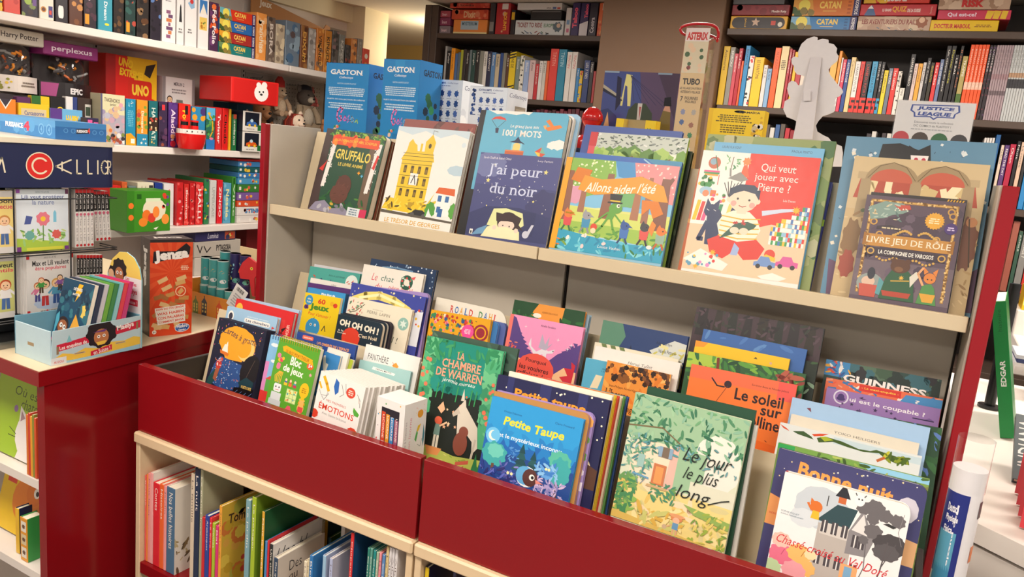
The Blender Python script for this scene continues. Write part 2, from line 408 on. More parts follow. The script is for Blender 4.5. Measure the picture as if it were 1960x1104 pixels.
def spine_book(name, label, M, t, h, d, col, txt=None, tc='fff', cover=None, art=None, spine_art=None, parts=True, cat='book', group=None, pages='efe6d2', kind='hard'):
    """book standing spine-out: spine at y=0 (viewer), thickness along x, depth along y; right cover carries art"""
    b = MB(); ov = .0025 if kind == 'hard' else .0004; ct = min(.002, t * .22)
    b.box((0, 0, 0), (t, ct * 1.2, h), col, min(.0012, t * .2)); b.box((0, ct, 0), (ct, d, h), cover or col); b.box((t - ct, ct, 0), (t, d, h), cover or col)
    A = Art(b, (0, -.00002, 0), (1, 0, 0), (0, 0, 1), (0, -1, 0), t, h)
    if spine_art: spine_art(A)
    if txt:
        L = min(.8, .022 * len(txt) * 1.25 * (.012 / .012) + .1); rd = random.Random(label); q = rd.uniform(94 - L * 100, 92 - L * 60); q = max(6, min(q, 94 - L * 100))
        A.TV(txt, 28, q, 72, q + L * 100, tc)
    if art: art(Art(b, (t + .00002, 0, 0), (0, 1, 0), (0, 0, 1), (1, 0, 0), d, h))
    if parts:
        root = empty(name, M, label, cat, group); b.build('cover', M_PRINT, root)
        p = MB(); p.box((ct, ct, ov), (t - ct, d - ov, h - ov), pages); p.build('page_block', M_PAPER, root); return root
    b.box((ct, ct, ov), (t - ct, d - ov, h - ov), pages)
    return tag(b.build(name, M_PRINT, None, M), label, cat, group)
# ============================================================ the shop itself
def sbox(name, a, b, m, bev=0.0):
    q = MB(); q.box(a, b, '888', bev); return struct(name, q, m)
M_FLOOR = mat('grey_vinyl_floor', '8d8580', .45, 6, .1)
M_CEIL = mat('plaster_ceiling', 'd8cbb8', .9, 25, .03)
M_WALL = mat('off_white_wall_paint', 'ddd0c6', .8, 40, .03)
M_YELL = mat('yellow_wall_paint', 'b3914f', .8, 30, .04)
M_COLB = mat('brown_column_paint', '70553f', .6, 30, .03)
M_PILA = mat('cream_pilaster_paint', 'e6d8b8', .7, 30, .03)
sbox('floor', (-9, -3, -.05), (4, 8, 0), M_FLOOR)
sbox('ceiling', (-9, -3, 2.36), (4, 8, 2.42), M_CEIL)
sbox('wall_left', (-4.0, -3, 0), (-3.85, 4.36, 2.36), M_WALL)
sbox('wall_back', (-3.1, 4.60, 0), (4, 4.7, 2.36), M_BROWN)
sbox('wall_back_room', (-9, 6.15, 0), (-2.6, 6.25, 2.36), M_YELL)
sbox('wall_side', (-2.75, 4.7, 0), (-2.6, 6.15, 2.36), M_YELL)
sbox('trim_pilaster', (-4.0, 4.36, 0), (-3.69, 4.62, 2.36), M_PILA)
sbox('trim_beam', (-3.87, 3.2, 2.25), (-3.8, 4.36, 2.36), M_PILA)
sbox('trim_panel', (-3.86, 4.16, 0), (-3.835, 4.34, 2.19), mat('grey_panel_paint', '9a958e', .6, 20, .03))
q = MB()
q.box((-1.69, 3.88, 0), (-1.048, 4.60, 2.36), '888', .004); struct('trim_column', q, M_COLB)
# slotted wall uprights
def upright(y):
    q = MB(); q.box((-3.85, y - .012, .2), (-3.843, y + .012, 2.2), 'd8cfc6')
    for k in range(44): q.box((-3.8435, y - .004, .9 + k * .028), (-3.8425, y + .004, .9 + k * .028 + .015), '222')
    return tag(q.build('wall_upright', M_MATTE), kind='structure')
for y in (2.49, 3.44): upright(y)

# ============================================================ white wall shelves
def wall_shelf(z, y0, y1, label):
    q = MB(); q.box((-3.84, y0, z - .035), (-3.4, y1, z), 'fff', .003); return tag(q.build('wall_shelf', M_WHITE), label, 'shelf', 'white wall shelves')
wall_shelf(1.842, 1.2, 3.375, 'long white wall shelf carrying the upright board game boxes and the blue fantasy stack')
wall_shelf(1.842, 3.385, 4.25, 'white wall shelf section above the plush animals')
wall_shelf(1.335, 1.2, 4.25, 'middle white wall shelf holding puzzles, games and the toy boat')
wall_shelf(.93, 1.2, 3.9, 'lower white wall shelf holding red game boxes and the blue box pile')
wall_shelf(.655, 1.2, 3.9, 'lowest white wall shelf seen behind the orange box')
q = MB(); q.box((-3.849, 3.455, 1.38), (-3.84, 4.15, 1.80), 'b9b2aa')
for i in range(26):
    for j in range(15): q.box((-3.8402, 3.465 + i * .0255, 1.40 + j * .026), (-3.8396, 3.471 + i * .0255, 1.406 + j * .026), '55504c')
tag(q.build('pegboard', M_MATTE), 'grey perforated pegboard on the wall behind the plush animals', 'pegboard')

# ============================================================ dark bookcases at the back
def bookcase(x0, x1, y, shelves, label, left=True, right=True, depth=.36):
    r = empty('bookcase', ((x0 + x1) / 2, y, 0), label, 'bookcase', 'dark wall bookcases'); T = Matrix.Translation((-(x0 + x1) / 2, -y, 0))
    def part(n, a, b, m=M_BROWN): q = MB(); q.box(a, b, '888', .002); q.build(n, m, r, T)
    if left: part('side_panel', (x0 - .10, y - .005, .001), (x0 - .05, y + depth, 2.34)); part('side_panel', (x0 - .05, y, .001), (x0, y + depth, 2.34))
    if right: part('side_panel', (x1, y, .001), (x1 + .03, y + depth, 2.34))
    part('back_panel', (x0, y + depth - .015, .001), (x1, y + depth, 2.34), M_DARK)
    for z in shelves: part('shelf_board', (x0, y, z - .03), (x1, y + depth - .015, z))
    return r
bookcase(-2.96, -1.722, 4.2, (.7, 1.06, 1.43, 1.793, 2.168), 'dark brown bookcase left of the brown column')
bookcase(-1.03, 1.6, 3.9, (.35, .72, 1.085, 1.442, 1.803, 2.167), 'dark brown bookcase right of the brown column', left=False)

# ============================================================ the book display in front
def display(x0, x1, label, lpost):
    r = empty('display_bookcase', ((x0 + x1) / 2, 1.5, 0), label, 'display bookcase', 'red and cream display modules'); T = Matrix.Translation((-(x0 + x1) / 2, -1.5, 0))
    def part(n, a, b, m, bev=.0015, par=r):
        q = MB(); q.box(a, b, '888', bev); return q.build(n, m, par, T if par is r else None)
    g = .003
    d = part('drawer_front', (x0 + g, 1.20, .698), (x1 - g, 1.22, .874), M_RED, .0008)
    xs = x0 + g if lpost else x1 - .015; part('drawer_side', (xs, 1.22, .70), (xs + .012, 1.5, .862), M_DARK)
    part('drawer_floor', (x0 + .015, 1.22, .755), (x1 - .015, 1.80, .765), M_CREAM)
    part('book_ledge', (x0 + .016, 1.221, .7655), (x1 - .016, 1.372, .799), M_CREAM)
    # leaning dividers the books rest on
    for (ya, za, yb, zb) in ((1.375, .765, 1.433, .988), (1.66, .765, 1.738, 1.063)):
        q = MB(); a = math.atan2(yb - ya, zb - za); t = V3((0, math.sin(a), math.cos(a)))
        q.prism([(0, 0), (x1 - x0 - .04, 0), (x1 - x0 - .04, math.hypot(yb - ya, zb - za)), (0, math.hypot(yb - ya, zb - za))], (x0 + .02, ya, za), (1, 0, 0), t, (0, math.cos(a), -math.sin(a)), .010, '888')
        q.build('sloped_divider', M_CREAM, r, T)
    part('top_board', (x0 + .001, 1.188, .668), (x1 - .001, 1.80, .697), M_WOOD, .004)
    part('end_panel', (x0 + .002, 1.195, .05), (x0 + .018, 1.80, .668), M_WOOD); part('end_panel', (x1 - .018, 1.195, .05), (x1 - .002, 1.80, .668), M_WOOD)
    part('bottom_board', (x0 + .018, 1.197, .303), (x1 - .018, 1.56, .335), M_RED)
    part('plinth', (x0 + .018, 1.26, 0), (x1 - .018, 1.30, .303), M_DARK)
    part('back_board', (x0 + .018, 1.56, .05), (x1 - .018, 1.575, .668), M_WOOD)
    for k in (1, 2, 3): xx = x0 + .046 + .2355 * k; part('upright_divider', (xx - .006, 1.41, .335), (xx + .006, 1.56, .668), M_WHITE)
    part('back_panel', (x0 + .005, 1.80, .70), (x1 - .005, 1.812, 1.484), M_GREIGE); part('backing', (x0, 1.813, .05), (x1, 1.82, 1.484), M_DARK)
    q = MB(); a = math.atan2(.062, .243); t = V3((0, math.sin(a), math.cos(a)))
    q.prism([(0, 0), (x1 - x0 - .03, 0), (x1 - x0 - .03, .246), (0, .246)], (x0 + .015, 1.728, 1.252), (1, 0, 0), t, (0, math.cos(a), -math.sin(a)), .008, '888'); q.build('sloped_support', M_CREAM, r, T)
    part('shelf_lip', (x0 + .001, 1.62, 1.2425), (x1 - .001, 1.632, 1.272), M_CREAM, .0012)
    part('shelf_board', (x0 + .001, 1.632, 1.2425), (x1 - .001, 1.80, 1.252), M_CREAM)
    part('top_ledge', (x0 + .001, 1.82, 1.46), (x1 - .001, 2.18, 1.484), M_CREAM)
    return r, T
rl, TL_ = display(-1.688, -.8055, 'left red and cream book display module beside the counter', True)
rr, TR_ = display(-.8035, .0895, 'right red and cream book display module with the taller books', False)
def side(r, T, xa, xb, zt, inner):
    q = MB(); q.box((xa, 1.620, .30), (xb, 1.822, zt), '888', .001); q.build('side_panel', M_GREIGE, r, T)
    q = MB(); q.box((xa + (0.0 if inner < 0 else .003), 1.600, .30), (xb - (0 if inner > 0 else .004), 1.6195, zt), '888', .0015); o = q.build('edge_strip', M_REDEDGE, r, T)
side(rl, TL_, -1.7115, -1.690, 1.500, -1); side(rr, TR_, .0945, .1235, 1.515, 1)

# ============================================================ counter on the left
K = [(-1.732, .98), (-1.842, 1.95), (-3.1, 1.95), (-3.1, .98)]
r = empty('counter', (-2.3, 1.3, 0), 'low counter with cream top, red edge and glossy red end panel', 'counter'); T = Matrix.Translation((2.3, -1.3, 0))
q = MB(); q.prism(K, (0, 0, .853), (1, 0, 0), (0, 1, 0), (0, 0, 1), .0355, '888'); q.build('top_edging', M_RED, r, T)
q = MB(); q.prism([(x - (.003 if x > -2 else 0), y + (.003 if y < 1.2 else -.003)) for x, y in K], (0, 0, .8888), (1, 0, 0), (0, 1, 0), (0, 0, 1), .0014, '888'); q.build('counter_top', M_CREAM, r, T)
q = MB(); q.prism([(-1.737, .995), (-1.841, 1.93), (-1.870, 1.93), (-1.766, .995)], (0, 0, 0), (1, 0, 0), (0, 1, 0), (0, 0, 1), .853, '888'); q.build('end_panel', M_RED, r, T)
q = MB(); q.box((-3.1, 1.40, 0), (-1.818, 1.42, .853), '888'); q.build('back_panel', M_WHITE, r, T)
for z in (.10, .352, .6): q = MB(); q.prism([(-3.1, 1.0), (-1.769, 1.0), (-1.813, 1.395), (-3.1, 1.395)], (0, 0, z - .022), (1, 0, 0), (0, 1, 0), (0, 0, 1), .022, '888'); q.build('shelf_board', M_WHITE, r, T)

# ============================================================ white table unit on the right
r = empty('display_table', (.6, 1.9, 0), 'white angled display table right of the red post', 'table'); T = Matrix.Translation((-.6, -1.9, 0))
K = [(.135, 1.617), (.62, 1.284), (1.5, 1.284), (1.5, 2.9), (.135, 2.9)]
q = MB(); q.prism(K, (0, 0, .862), (1, 0, 0), (0, 1, 0), (0, 0, 1), .038, '888'); q.build('table_top', M_WHITE, r, T)
q = MB(); q.prism([(.14, 1.625), (.625, 1.292), (1.49, 1.292), (1.49, 2.89), (.14, 2.89)], (0, 0, .04), (1, 0, 0), (0, 1, 0), (0, 0, 1), .812, '888'); q.build('front_panel', M_WHITE, r, T)
q = MB(); q.prism([(.16, 1.65), (.63, 1.31), (1.45, 1.31), (1.45, 2.85), (.16, 2.85)], (0, 0, .0), (1, 0, 0), (0, 1, 0), (0, 0, 1), .861, '888'); q.build('carcass', M_DARK, r, T)
# ============================================================ picture books on the upper shelf
SERIES = 'picture books on the upper shelf'
def trees(A, seed, n, y0, y1, cols, w=4):
    rd = random.Random(seed)
    for i in range(n):
        x = (i + rd.random()) * 100 / n; A.R(x - w / 2, y0, x + w / 2, y1, rd.choice(cols))
def a_forest(A):                                   # green forest cover with birch trunks
    A.R(0, 0, 100, 100, '1c4a33'); A.R(0, 0, 12, 100, '3d2c2a'); A.P([(0, 0), (16, 0), (9, 70), (12, 100), (0, 100)], '43312e')
    A.P([(80, 0), (96, 0), (92, 100), (78, 100)], '6d5643')
    for x0, x1 in ((13, 21), (86, 95)):
        A.P([(x0 - 1, 30), (x0 + 5, 30), (x1 + 2, 90), (x0 + 3, 92)], 'ece9e2'); A.scat(34, x0, 30, x1 + 1, 92, 1.2, 2.4, ['2a2a2a', 'ece9e2'], 'F', 3)
    A.scat(70, 8, 90, 98, 100, 2, 5, ['5f9a2e', '3f7d2a', '8fb93e', '27602c'], 'F', 5)
    A.P(rrect(2, 2, (1, 1, 1, 1), 14, 82, 92, 93), 'e5501f'); A.scat(14, 12, 82, 94, 94, 2, 4, ['f08a22', 'e8421e'], 'G', 8)
    A.T('JULIA DONALDSON * AXEL SCHEFFLER', 18, 85.5, 88, 89.5, 'f5c33c', .01)
    A.T('GRUFFALO', 25, 65, 83, 77, 'eed65e', .02, rot=-1); A.T('LE LIVRE ANIMÉ', 33, 57.5, 74, 62.5, 'eed65e', .01)
    A.scat(30, 14, 4, 90, 24, 3, 7, ['27602c', '4f8a35', '1e5a2a'], 'F', 7); A.E(50, 34, 13, '5b3327', 15); A.E(46, 24, 15, '64392c', 13); A.scat(14, 34, 14, 60, 46, 1.5, 3, ['6e4030', '53301f'], 'F', 4)
    A.P([(2, 0), (80, 0), (60, 9), (40, 6), (25, 14), (10, 10)], '8f8aa0'); A.scat(9, 16, 2, 60, 12, 3, 6, ['b6b4bd', '7d7a88', 'd0a83c'], 'E', 9, .6)
    A.S(70, 52, 3, 'f0a020', 4); A.S(76, 49, 2.6, '5fb7e0', 4); A.P([(3, 50), (11, 58), (14, 63), (10, 48)], 'd8342c'); A.P([(89, 60), (93, 76), (96, 75), (93, 58)], 'd8342c')
    A.R(66, 1, 91, 11, 'dfe6e8'); A.R(86, 1, 97, 11, 'd0315a'); A.lines(3, 68, 2, 84, 10, '6f8a9a')
def a_georges(A):                                  # white cover with a tall yellow house
    A.P([(0, 100), (100, 100), (100, 92), (80, 96), (62, 91), (40, 97), (22, 92), (0, 96)], 'c9dbe3')
    A.G(93, 60, 13, 'b9d0db', 9, .1, 2, 6); A.E(95, 86, 3, 'd5e3e8')
    Y = 'eac41e'; D = '4b3a12'
    A.R(15, 22, 58, 66, Y); A.P([(13, 66), (60, 66), (56, 76), (19, 76)], Y); A.P([(44, 74), (56, 74), (57, 86), (51, 94), (43, 86)], Y); A.P([(19, 76), (34, 76), (32, 82), (28, 84), (24, 88), (20, 84)], Y); A.R(37, 76, 40, 84, Y); A.P([(0, 14), (66, 12), (62, 24), (6, 26)], Y); A.P([(56, 14), (70, 36), (66, 26), (80, 30), (68, 22), (74, 16)], 'd9c02a')
    for y in (29, 41, 53):
        for x in (20, 30, 40, 50): A.R(x, y, x + 4, y + 7.5, D); A.R(x + .7, y + .8, x + 3.3, y + 5, '8a6d1a')
    A.R(31, 41, 42, 53, 'f2efe8'); A.L([(34, 43), (37, 51), (40, 42)], 1.2, '333')
    for y in (38, 50, 62, 66, 70, 73): A.L([(15, y), (58, y + .4)], .5, D)
    A.E(50, 82, 2, D, 3); A.L([(51, 94), (51, 98), (57, 97)], .5, D); A.scat(40, 3, 13, 62, 26, 2, 5, [D, 'b8951a', 'f2d84a'], 'F', 3)
    A.P([(38, 12), (68, 10), (65, 14), (58, 17), (48, 17), (44, 14)], '222'); A.E(45, 11.5, 3, '555'); A.E(61, 11, 3, '555')
    A.R(74, 14, 94, 36, 'f4f2ec'); A.P([(71, 36), (74, 42), (96, 42), (97, 35)], 'd9622a')
    for x, y in ((78, 28), (88, 28), (79, 17)): A.R(x - 2.5, y, x + 2.5, y + 6, '3a6ea8')
    A.R(79, 13, 85, 21, '2d63a0'); A.G(68, 18, 7, '4f9a3a', 9, .2, 4, 10); A.G(99, 20, 6, '58a03c', 9, .2, 5, 9); A.P([(64, 11), (66, 20), (69, 15), (74, 11)], 'efeee9'); A.P([(0, 10), (100, 8), (100, 10), (0, 13)], '5a5448')
    A.T('LE TRÉSOR DE GEORGES', 8, 1, 86, 6.5, 'd9aa2e', .005)
def a_words(A):                                    # blue word book, parachute, plane, kiosk
    A.R(6.5, 0, 100, 100, '64b4d2'); A.P([(10, 100), (60, 100), (56, 96), (50, 97.5), (42, 95.5), (30, 97), (20, 95.5)], 'f4f1ea')
    A.R(0, 0, 6.5, 100, '16171a')
    A.P([(14, 88), (18, 92), (24, 93), (30, 91), (32, 88), (27, 89), (20, 89.5)], 'd94a3a'); A.L([(15, 88), (23, 78), (31, 88)], .4, '333'); A.P([(22, 72), (25, 72), (25, 78), (21, 78)], '3b3550')
    A.P([(76, 82), (92, 86), (95, 83), (88, 80), (80, 78)], 'e8873c'); A.P([(76, 90), (80, 92), (88, 81), (85, 80)], 'e8873c'); A.P([(74, 84), (78, 85), (77, 79)], 'f0b060')
    A.T('Le grand livre aux', 38, 78.5, 70, 83.5, 'f4f1ea', .01, .15, wave=.5); A.T('1001 MOTS', 30, 69, 74, 77, 'f6efe6', .02, serif=.06)
    A.P([(40, 62), (58, 60), (52, 64), (49, 69), (46, 64)], '2d3252'); A.R(43, 52, 55, 61, '8fd0e4'); A.P(rrect(3, 3, (0, 1, 1, 0), 45, 52, 53, 61), 'f3d37c'); A.R(37, 46, 58, 52, 'c9643a'); A.R(37, 50.5, 58, 51.5, 'e88a54')
    A.P([(70, 52), (77, 58), (82, 50), (77, 44)], 'd9503a'); A.P([(77, 58), (82, 50), (76, 51)], '7fb8a0'); A.P([(70, 52), (76, 51), (77, 44)], 'e8c84a'); A.G(94, 62, 9, 'f4f1ea', 6, .2, 2, 5); A.G(88, 61, 6, 'f4f1ea', 6, .2, 3, 4)
def a_noir(A):                                     # night-blue cover, child asleep in bed
    A.R(0, 0, 100, 100, '454a7d'); A.R(0, 62, 100, 100, '4c5088'); A.G(12, 86, 22, '6f76a6', 9, .2, 1, 14); A.G(88, 40, 20, '3c3f6e', 9, .2, 2); A.P([(0, 0), (100, 0), (100, 30), (60, 38), (20, 36), (0, 26)], '343a68')
    A.scat(34, 5, 38, 97, 92, .4, .8, ['f2efe0'], 'S', 4); A.scat(7, 6, 20, 96, 90, 1, 1.8, ['f3e58a', 'e8e6c8'], 'S', 9)
    A.T('Sarah Shaffi & Isabel Otter', 5, 93, 40, 95.8, 'e8e6ee'); A.T('Lucy Farfort', 72, 93, 90, 95.8, 'e8e6ee')
    A.T("J'ai peur", 14, 71, 80, 88, 'cfd6f0', .004, serif=.05); A.T('du noir', 20, 52, 78, 65, 'cfd6f0', .004, serif=.05)
    A.S(84, 82, 3, 'eadf8c'); A.S(16, 67, 3, 'eadf8c')
    A.P([(24, 10), (82, 6), (82, 34), (30, 36)], '2f3560'); A.P([(25, 14), (30, 34), (45, 36), (66, 32), (70, 18), (60, 10)], 'dfe3a4'); A.P([(20, 0), (26, 12), (40, 17), (56, 17), (66, 10), (68, 0)], 'e9e6b4'); A.P([(8, 0), (22, 3), (26, 14), (14, 8)], '6a9ac0')
    A.E(50, 20, 13, '3a2a2c', 11); A.P([(36, 20), (34, 30), (44, 29), (56, 30), (66, 26), (64, 18), (70, 12), (60, 14)], '3a2a2c'); A.E(49, 16, 10, 'edd2c0', 6); A.P([(38, 20), (50, 21), (60, 20), (58, 24), (42, 24)], '3a2a2c')
    A.E(45, 15.5, .8, '222'); A.E(53, 15, .8, '222'); A.P([(26, 0), (30, 12), (50, 14), (64, 10), (64, 0)], 'ebe8bc'); A.E(35, 12, 2.5, 'edd2c0'); A.E(62, 11, 2.5, 'edd2c0'); A.P([(74, 8), (78, 8), (82, 20), (79, 20)], 'c9cbd8'); A.E(74, 8, 4, 'c9cbd8')
    A.R(5, 1, 9, 7, 'f2efe6'); A.R(6, 2, 8, 5, '444')
def a_summer(A):                                   # animals walking through a bright forest
    A.R(0, 0, 100, 100, '9fd2ea'); A.R(0, 46, 100, 100, '7fbfe0'); A.P([(0, 100), (45, 100), (48, 84), (40, 66), (22, 58), (0, 62)], '86b64a'); A.scat(60, 1, 64, 45, 99, .6, 1.1, ['d4e69a', 'f2f2d0'], 'E', 3)
    A.P([(62, 100), (100, 100), (100, 60), (84, 62), (66, 74)], 'ef8f90'); A.scat(40, 64, 66, 99, 99, .6, 1.1, ['f6c8c0', 'fbe3d8'], 'E', 5); A.P([(45, 100), (62, 100), (66, 80), (50, 84)], '3f8fc8'); A.G(12, 60, 12, 'd89ab0', 8, .2, 3, 8); A.G(62, 61, 12, '6fae6a', 8, .2, 4, 7); A.G(76, 60, 8, '5fa8c8', 8, .2, 5, 6)
    A.R(0, 18, 100, 48, 'd9dc7e'); A.G(40, 40, 24, 'e6e494', 10, .1, 8, 7); A.P([(0, 48), (100, 44), (100, 30), (0, 26)], 'cfd96c')
    for x, w, y0, c in ((7, 9, 32, '8e5c44'), (22, 5, 42, 'a06a50'), (44, 8, 38, '8e5c44'), (70, 6, 40, 'a8704e'), (79, 5, 38, 'a06a50'), (92, 10, 32, '80503c')): A.P([(x - w * .6, y0), (x + w * .6, y0), (x + w * .3, 86), (x - w * .4, 86)], c)
    A.P([(88, 78), (96, 88), (98, 86), (92, 70)], '80503c'); A.P([(0, 88), (8, 80), (6, 74), (0, 80)], '8e5c44')
    A.P([(0, 22), (100, 14), (100, 30), (0, 32)], '9cc04e'); A.scat(40, 0, 16, 100, 26, 2, 4, ['5f9a3e', '7db04a', '4b8a3a'], 'F', 4)
    A.P([(0, 0), (100, 0), (100, 16), (70, 15), (40, 17), (0, 23)], '2f9fbf'); A.scat(34, 2, 1, 98, 15, 2, 5, ['5cc0d4', '2488ad', '7fd2de'], 'F', 6); A.scat(6, 10, 6, 95, 18, 1.8, 2.8, ['f3e6dc', 'f6d0cc'], 'E', 8, .7); A.scat(8, 60, 2, 100, 12, 2, 4, ['3f8a4a', '2f7a3e'], 'F', 2); A.scat(10, 1, 1, 14, 12, 2, 4, ['2f7a3e', '7aa03a', 'e0782c'], 'F', 9)
    # ribbon
    A.P([(8, 76), (12, 90), (26, 88), (22, 72)], 'd97a10'); A.P([(88, 62), (94, 50), (86, 44), (82, 54), (76, 46), (74, 62)], 'd97a10')
    A.P([(16, 66), (20, 82), (36, 79), (52, 82), (70, 86), (90, 78), (96, 62), (84, 62), (68, 68), (48, 65), (32, 62)], 'f09a1c')
    A.T("Allons aider l'été", 23, 66.5, 84, 77, 'fbf0e0', .012, .3, rot=4, wave=.7)
    # animals
    for x, y, b, c, d in ((12, 34, 'e0782c', 'd84a4a', '2f6a3a'), (29, 34, '9a9aa0', '3f8fb8', '8a8a90'), (64, 28, '30569a', '3f72b8', '24406e'), (81, 29, '3a3a40', 'd9534a', '2a2a2e'), (95, 27, 'e0782c', '8fae9a', 'c05a1c')):
        A.P([(x - 3, y - 8), (x + 3.5, y - 8), (x + 4, y + 2), (x - 4, y + 2)], c); A.E(x, y + 5, 4, b, 3.4); A.P([(x + 2, y + 4), (x + 7, y + 4), (x + 3, y + 7)], b); A.L([(x - 2, y - 8), (x - 4, y - 13)], 1.6, d); A.L([(x + 2, y - 8), (x + 4, y - 13)], 1.6, d); A.E(x + 1.5, y + 5.5, .6, '111'); A.P([(x - 4, y + 7), (x - 2, y + 12), (x, y + 8)], b)
    A.P([(5, 30), (8, 40), (3, 42), (0, 34)], 'f0a050'); A.P([(88, 26), (90, 38), (86, 42), (84, 32)], 'e8862c'); A.P(rrect(2, 2, (1, 1, 1, 1), 9, 39, 17, 41), 'e8b83a')
    G = '5fa03a'; A.P([(46, 38), (52, 38), (54, 46), (48, 48)], G); A.E(53, 50, 6, G, 4.4); A.L([(48, 40), (44, 30), (40, 24)], 1.8, G); A.L([(51, 38), (54, 28), (58, 22)], 1.8, G); A.L([(47, 45), (41, 38), (37, 32)], 1.4, G); A.L([(53, 44), (60, 36)], 1.4, G); A.E(55, 53, 1.6, 'f4f2dc'); A.E(55.4, 53, .8, '111')
    A.P([(45, 55), (58, 55.5), (58, 57), (45, 56.5)], '1c1c20'); A.P([(47, 56), (56, 56.5), (57, 65), (46, 65)], '1c1c20'); A.R(47, 57, 56, 58.5, 'e8c030'); A.E(37, 28, 3, 'd8482c'); A.E(37, 24, 2.4, 'f2d8b0')
    A.T('Louise Vauban', 44, 7, 64, 10, 'eaf4f4', 0, .2); A.R(0, 0, 5.5, 100, 'eaa416')
def a_pierre(A):                                   # boy in a striped sweater before a red wall
    A.R(0, 0, 100, 100, 'f3eee4'); A.R(42, 36, 100, 100, 'e03c2c'); A.P([(42, 36), (42, 60), (60, 36)], 'e03c2c'); A.R(0, 40, 30, 62, 'f3eee4')
    A.E(12, 90, 5.5, 'c46a4a'); A.E(11, 91, 3, '8fb0c0'); A.L([(16, 84), (12, 96)], .8, '3a7a4a'); A.R(4, 82, 18, 83.5, 'e05a8a'); A.R(4, 80.5, 18, 82, '4a9a5a'); A.R(5, 79, 17, 80.5, 'e8a030')
    A.scat(12, 22, 86, 34, 98, 1.2, 2.4, ['3f8f55', '6ab070'], 'F', 3); A.L([(27, 84), (28, 96)], .6, '6b4a30'); A.P([(36, 80), (44, 80), (41, 90), (38, 90)], 'e0633a'); A.G(40, 93, 3.5, 'f08a4a', 7, .3); A.P([(26, 78), (36, 84), (44, 78), (38, 76)], '8f8f88'); A.L([(28, 80), (27, 86)], 1.6, '8f8f88')
    A.scat(10, 2, 70, 16, 78, 1.2, 2.6, ['3f8f45', 'e8c030', '2f7a3e'], 'E', 5); A.E(9, 66, 6, '9fc4d8', 4); A.E(9, 64, 3, 'e88a5a'); A.R(13, 62, 18, 67, 'd8763a')
    for i in range(7): A.L([(30, 62), (24 + i * 3, 74 + (i % 3))], .7, '4a4640')
    A.L([(18, 72), (18, 80)], .6, 'd8483a'); A.scat(7, 14, 58, 38, 64, 1, 1.8, ['e0a030', 'd8483a', '5a9a5a', 'e05a8a'], 'E', 8)
    for i, c in enumerate(('f0c020', 'd8403a', 'e05a8a', 'f3eee4', 'd8403a', '2f8a5a', 'f3eee4', 'f0d060', '4a9a5a', '8fb0c0')): A.P([(1 + i * 4.0, 41), (4.4 + i * 4.0, 41), (6.5 + i * 4.0, 58 - i % 3), (3.4 + i * 4, 58 - i % 3)], c)
    A.R(0, 38, 42, 41, 'f3eee4'); A.R(0, 0, 100, 38, 'f2c8a4'); A.P([(46, 36), (70, 44), (100, 40), (100, 30), (60, 32)], 'f2c8a4')
    # cat
    C = '26345a'; A.P([(16, 22), (28, 21), (30, 42), (24, 52), (14, 46)], C); A.E(17, 50, 6.5, C, 6); A.P([(11, 52), (12, 60), (16, 55)], C); A.P([(18, 55), (23, 60), (23, 51)], C); A.L([(15, 40), (10, 26), (13, 26)], 4, C); A.L([(26, 42), (34, 46), (36, 54)], 3, C); A.L([(20, 24), (22, 24)], 4, C); A.L([(13, 51), (15, 50)], .5, 'ddd'); A.L([(19, 51), (21, 50)], .5, 'ddd')
    # boy
    A.P([(18, 26), (30, 32), (58, 32), (68, 24), (64, 15), (52, 13), (44, 20), (34, 12), (22, 16)], 'd8382a'); A.P([(40, 16), (46, 16), (47, 22), (42, 26)], '9fb4dc')
    A.P([(28, 30), (24, 40), (28, 48), (36, 52), (50, 52), (58, 46), (62, 38), (58, 30), (44, 27)], 'f4ead2')
    for y in (31, 35, 39, 43, 47): A.L([(27, y), (44, y - 1.5), (60, y)], 1.1, 'd9b02e')
    A.R(39, 50, 47, 56, 'f4d8bc'); A.E(43, 62, 12.5, 'f4d8bc', 11.5); A.E(31, 61, 2.5, 'f4d8bc'); A.E(55, 61, 2.5, 'f4d8bc')
    A.P([(30, 62), (30, 70), (38, 74), (50, 74), (56, 70), (56, 62), (52, 67), (42, 69), (34, 66)], '24354e'); A.E(38, 62, 1, '222'); A.E(48, 61.5, 1, '222'); A.E(35, 58, 2.5, 'f0a89a'); A.E(51, 57.5, 2.5, 'f0a89a'); A.L([(40, 56.5), (43, 55.5), (46, 56.5)], .7, 'b0503a')
    G = '2f5a48'; A.P([(32, 33), (40, 42), (50, 44), (58, 42), (56, 39), (50, 36), (40, 33), (28, 28)], G); A.scat(6, 38, 42, 48, 45, 1.6, 2, ['c8403a'], 'S', 4); A.E(40, 36, 4, 'f4d8bc', 3); A.E(48, 36, 4, 'f4d8bc', 3)
    A.P([(60, 54), (76, 57), (86, 58), (86, 56), (76, 54), (61, 50)], 'cfd8ea'); A.S(88, 57, 4, 'eab420', 8)
    rd = random.Random(5)
    for i in range(15):
        for j in range(int(3 + i * .45 + rd.random() * 2)):
            A.R(70 + i * 1.9, 28 + j * 3.6, 71.9 + i * 1.9, 31.4 + j * 3.6, rd.choice(['f2eee4', 'd8403a', '3f9a55', 'e8c030', '8fc0d8', 'f2eee4', 'f2eee4', '4a7ab8'])); A.l -= 1
    A.l += 2
    A.E(73, 20, 4.5, 'd8442c'); A.P([(66, 16), (78, 15), (78, 18), (70, 20)], 'e8c030')
    for x, y, c in ((70, 10, '6f92c8'), (88, 12, 'd45a9a')): A.P([(x - 9, y), (x + 9, y), (x + 9, y + 4), (x + 5, y + 4.5), (x + 3, y + 8), (x - 4, y + 8), (x - 6, y + 4), (x - 9, y + 3)], c); A.E(x - 5, y, 2, '333'); A.E(x + 5, y, 2, '333')
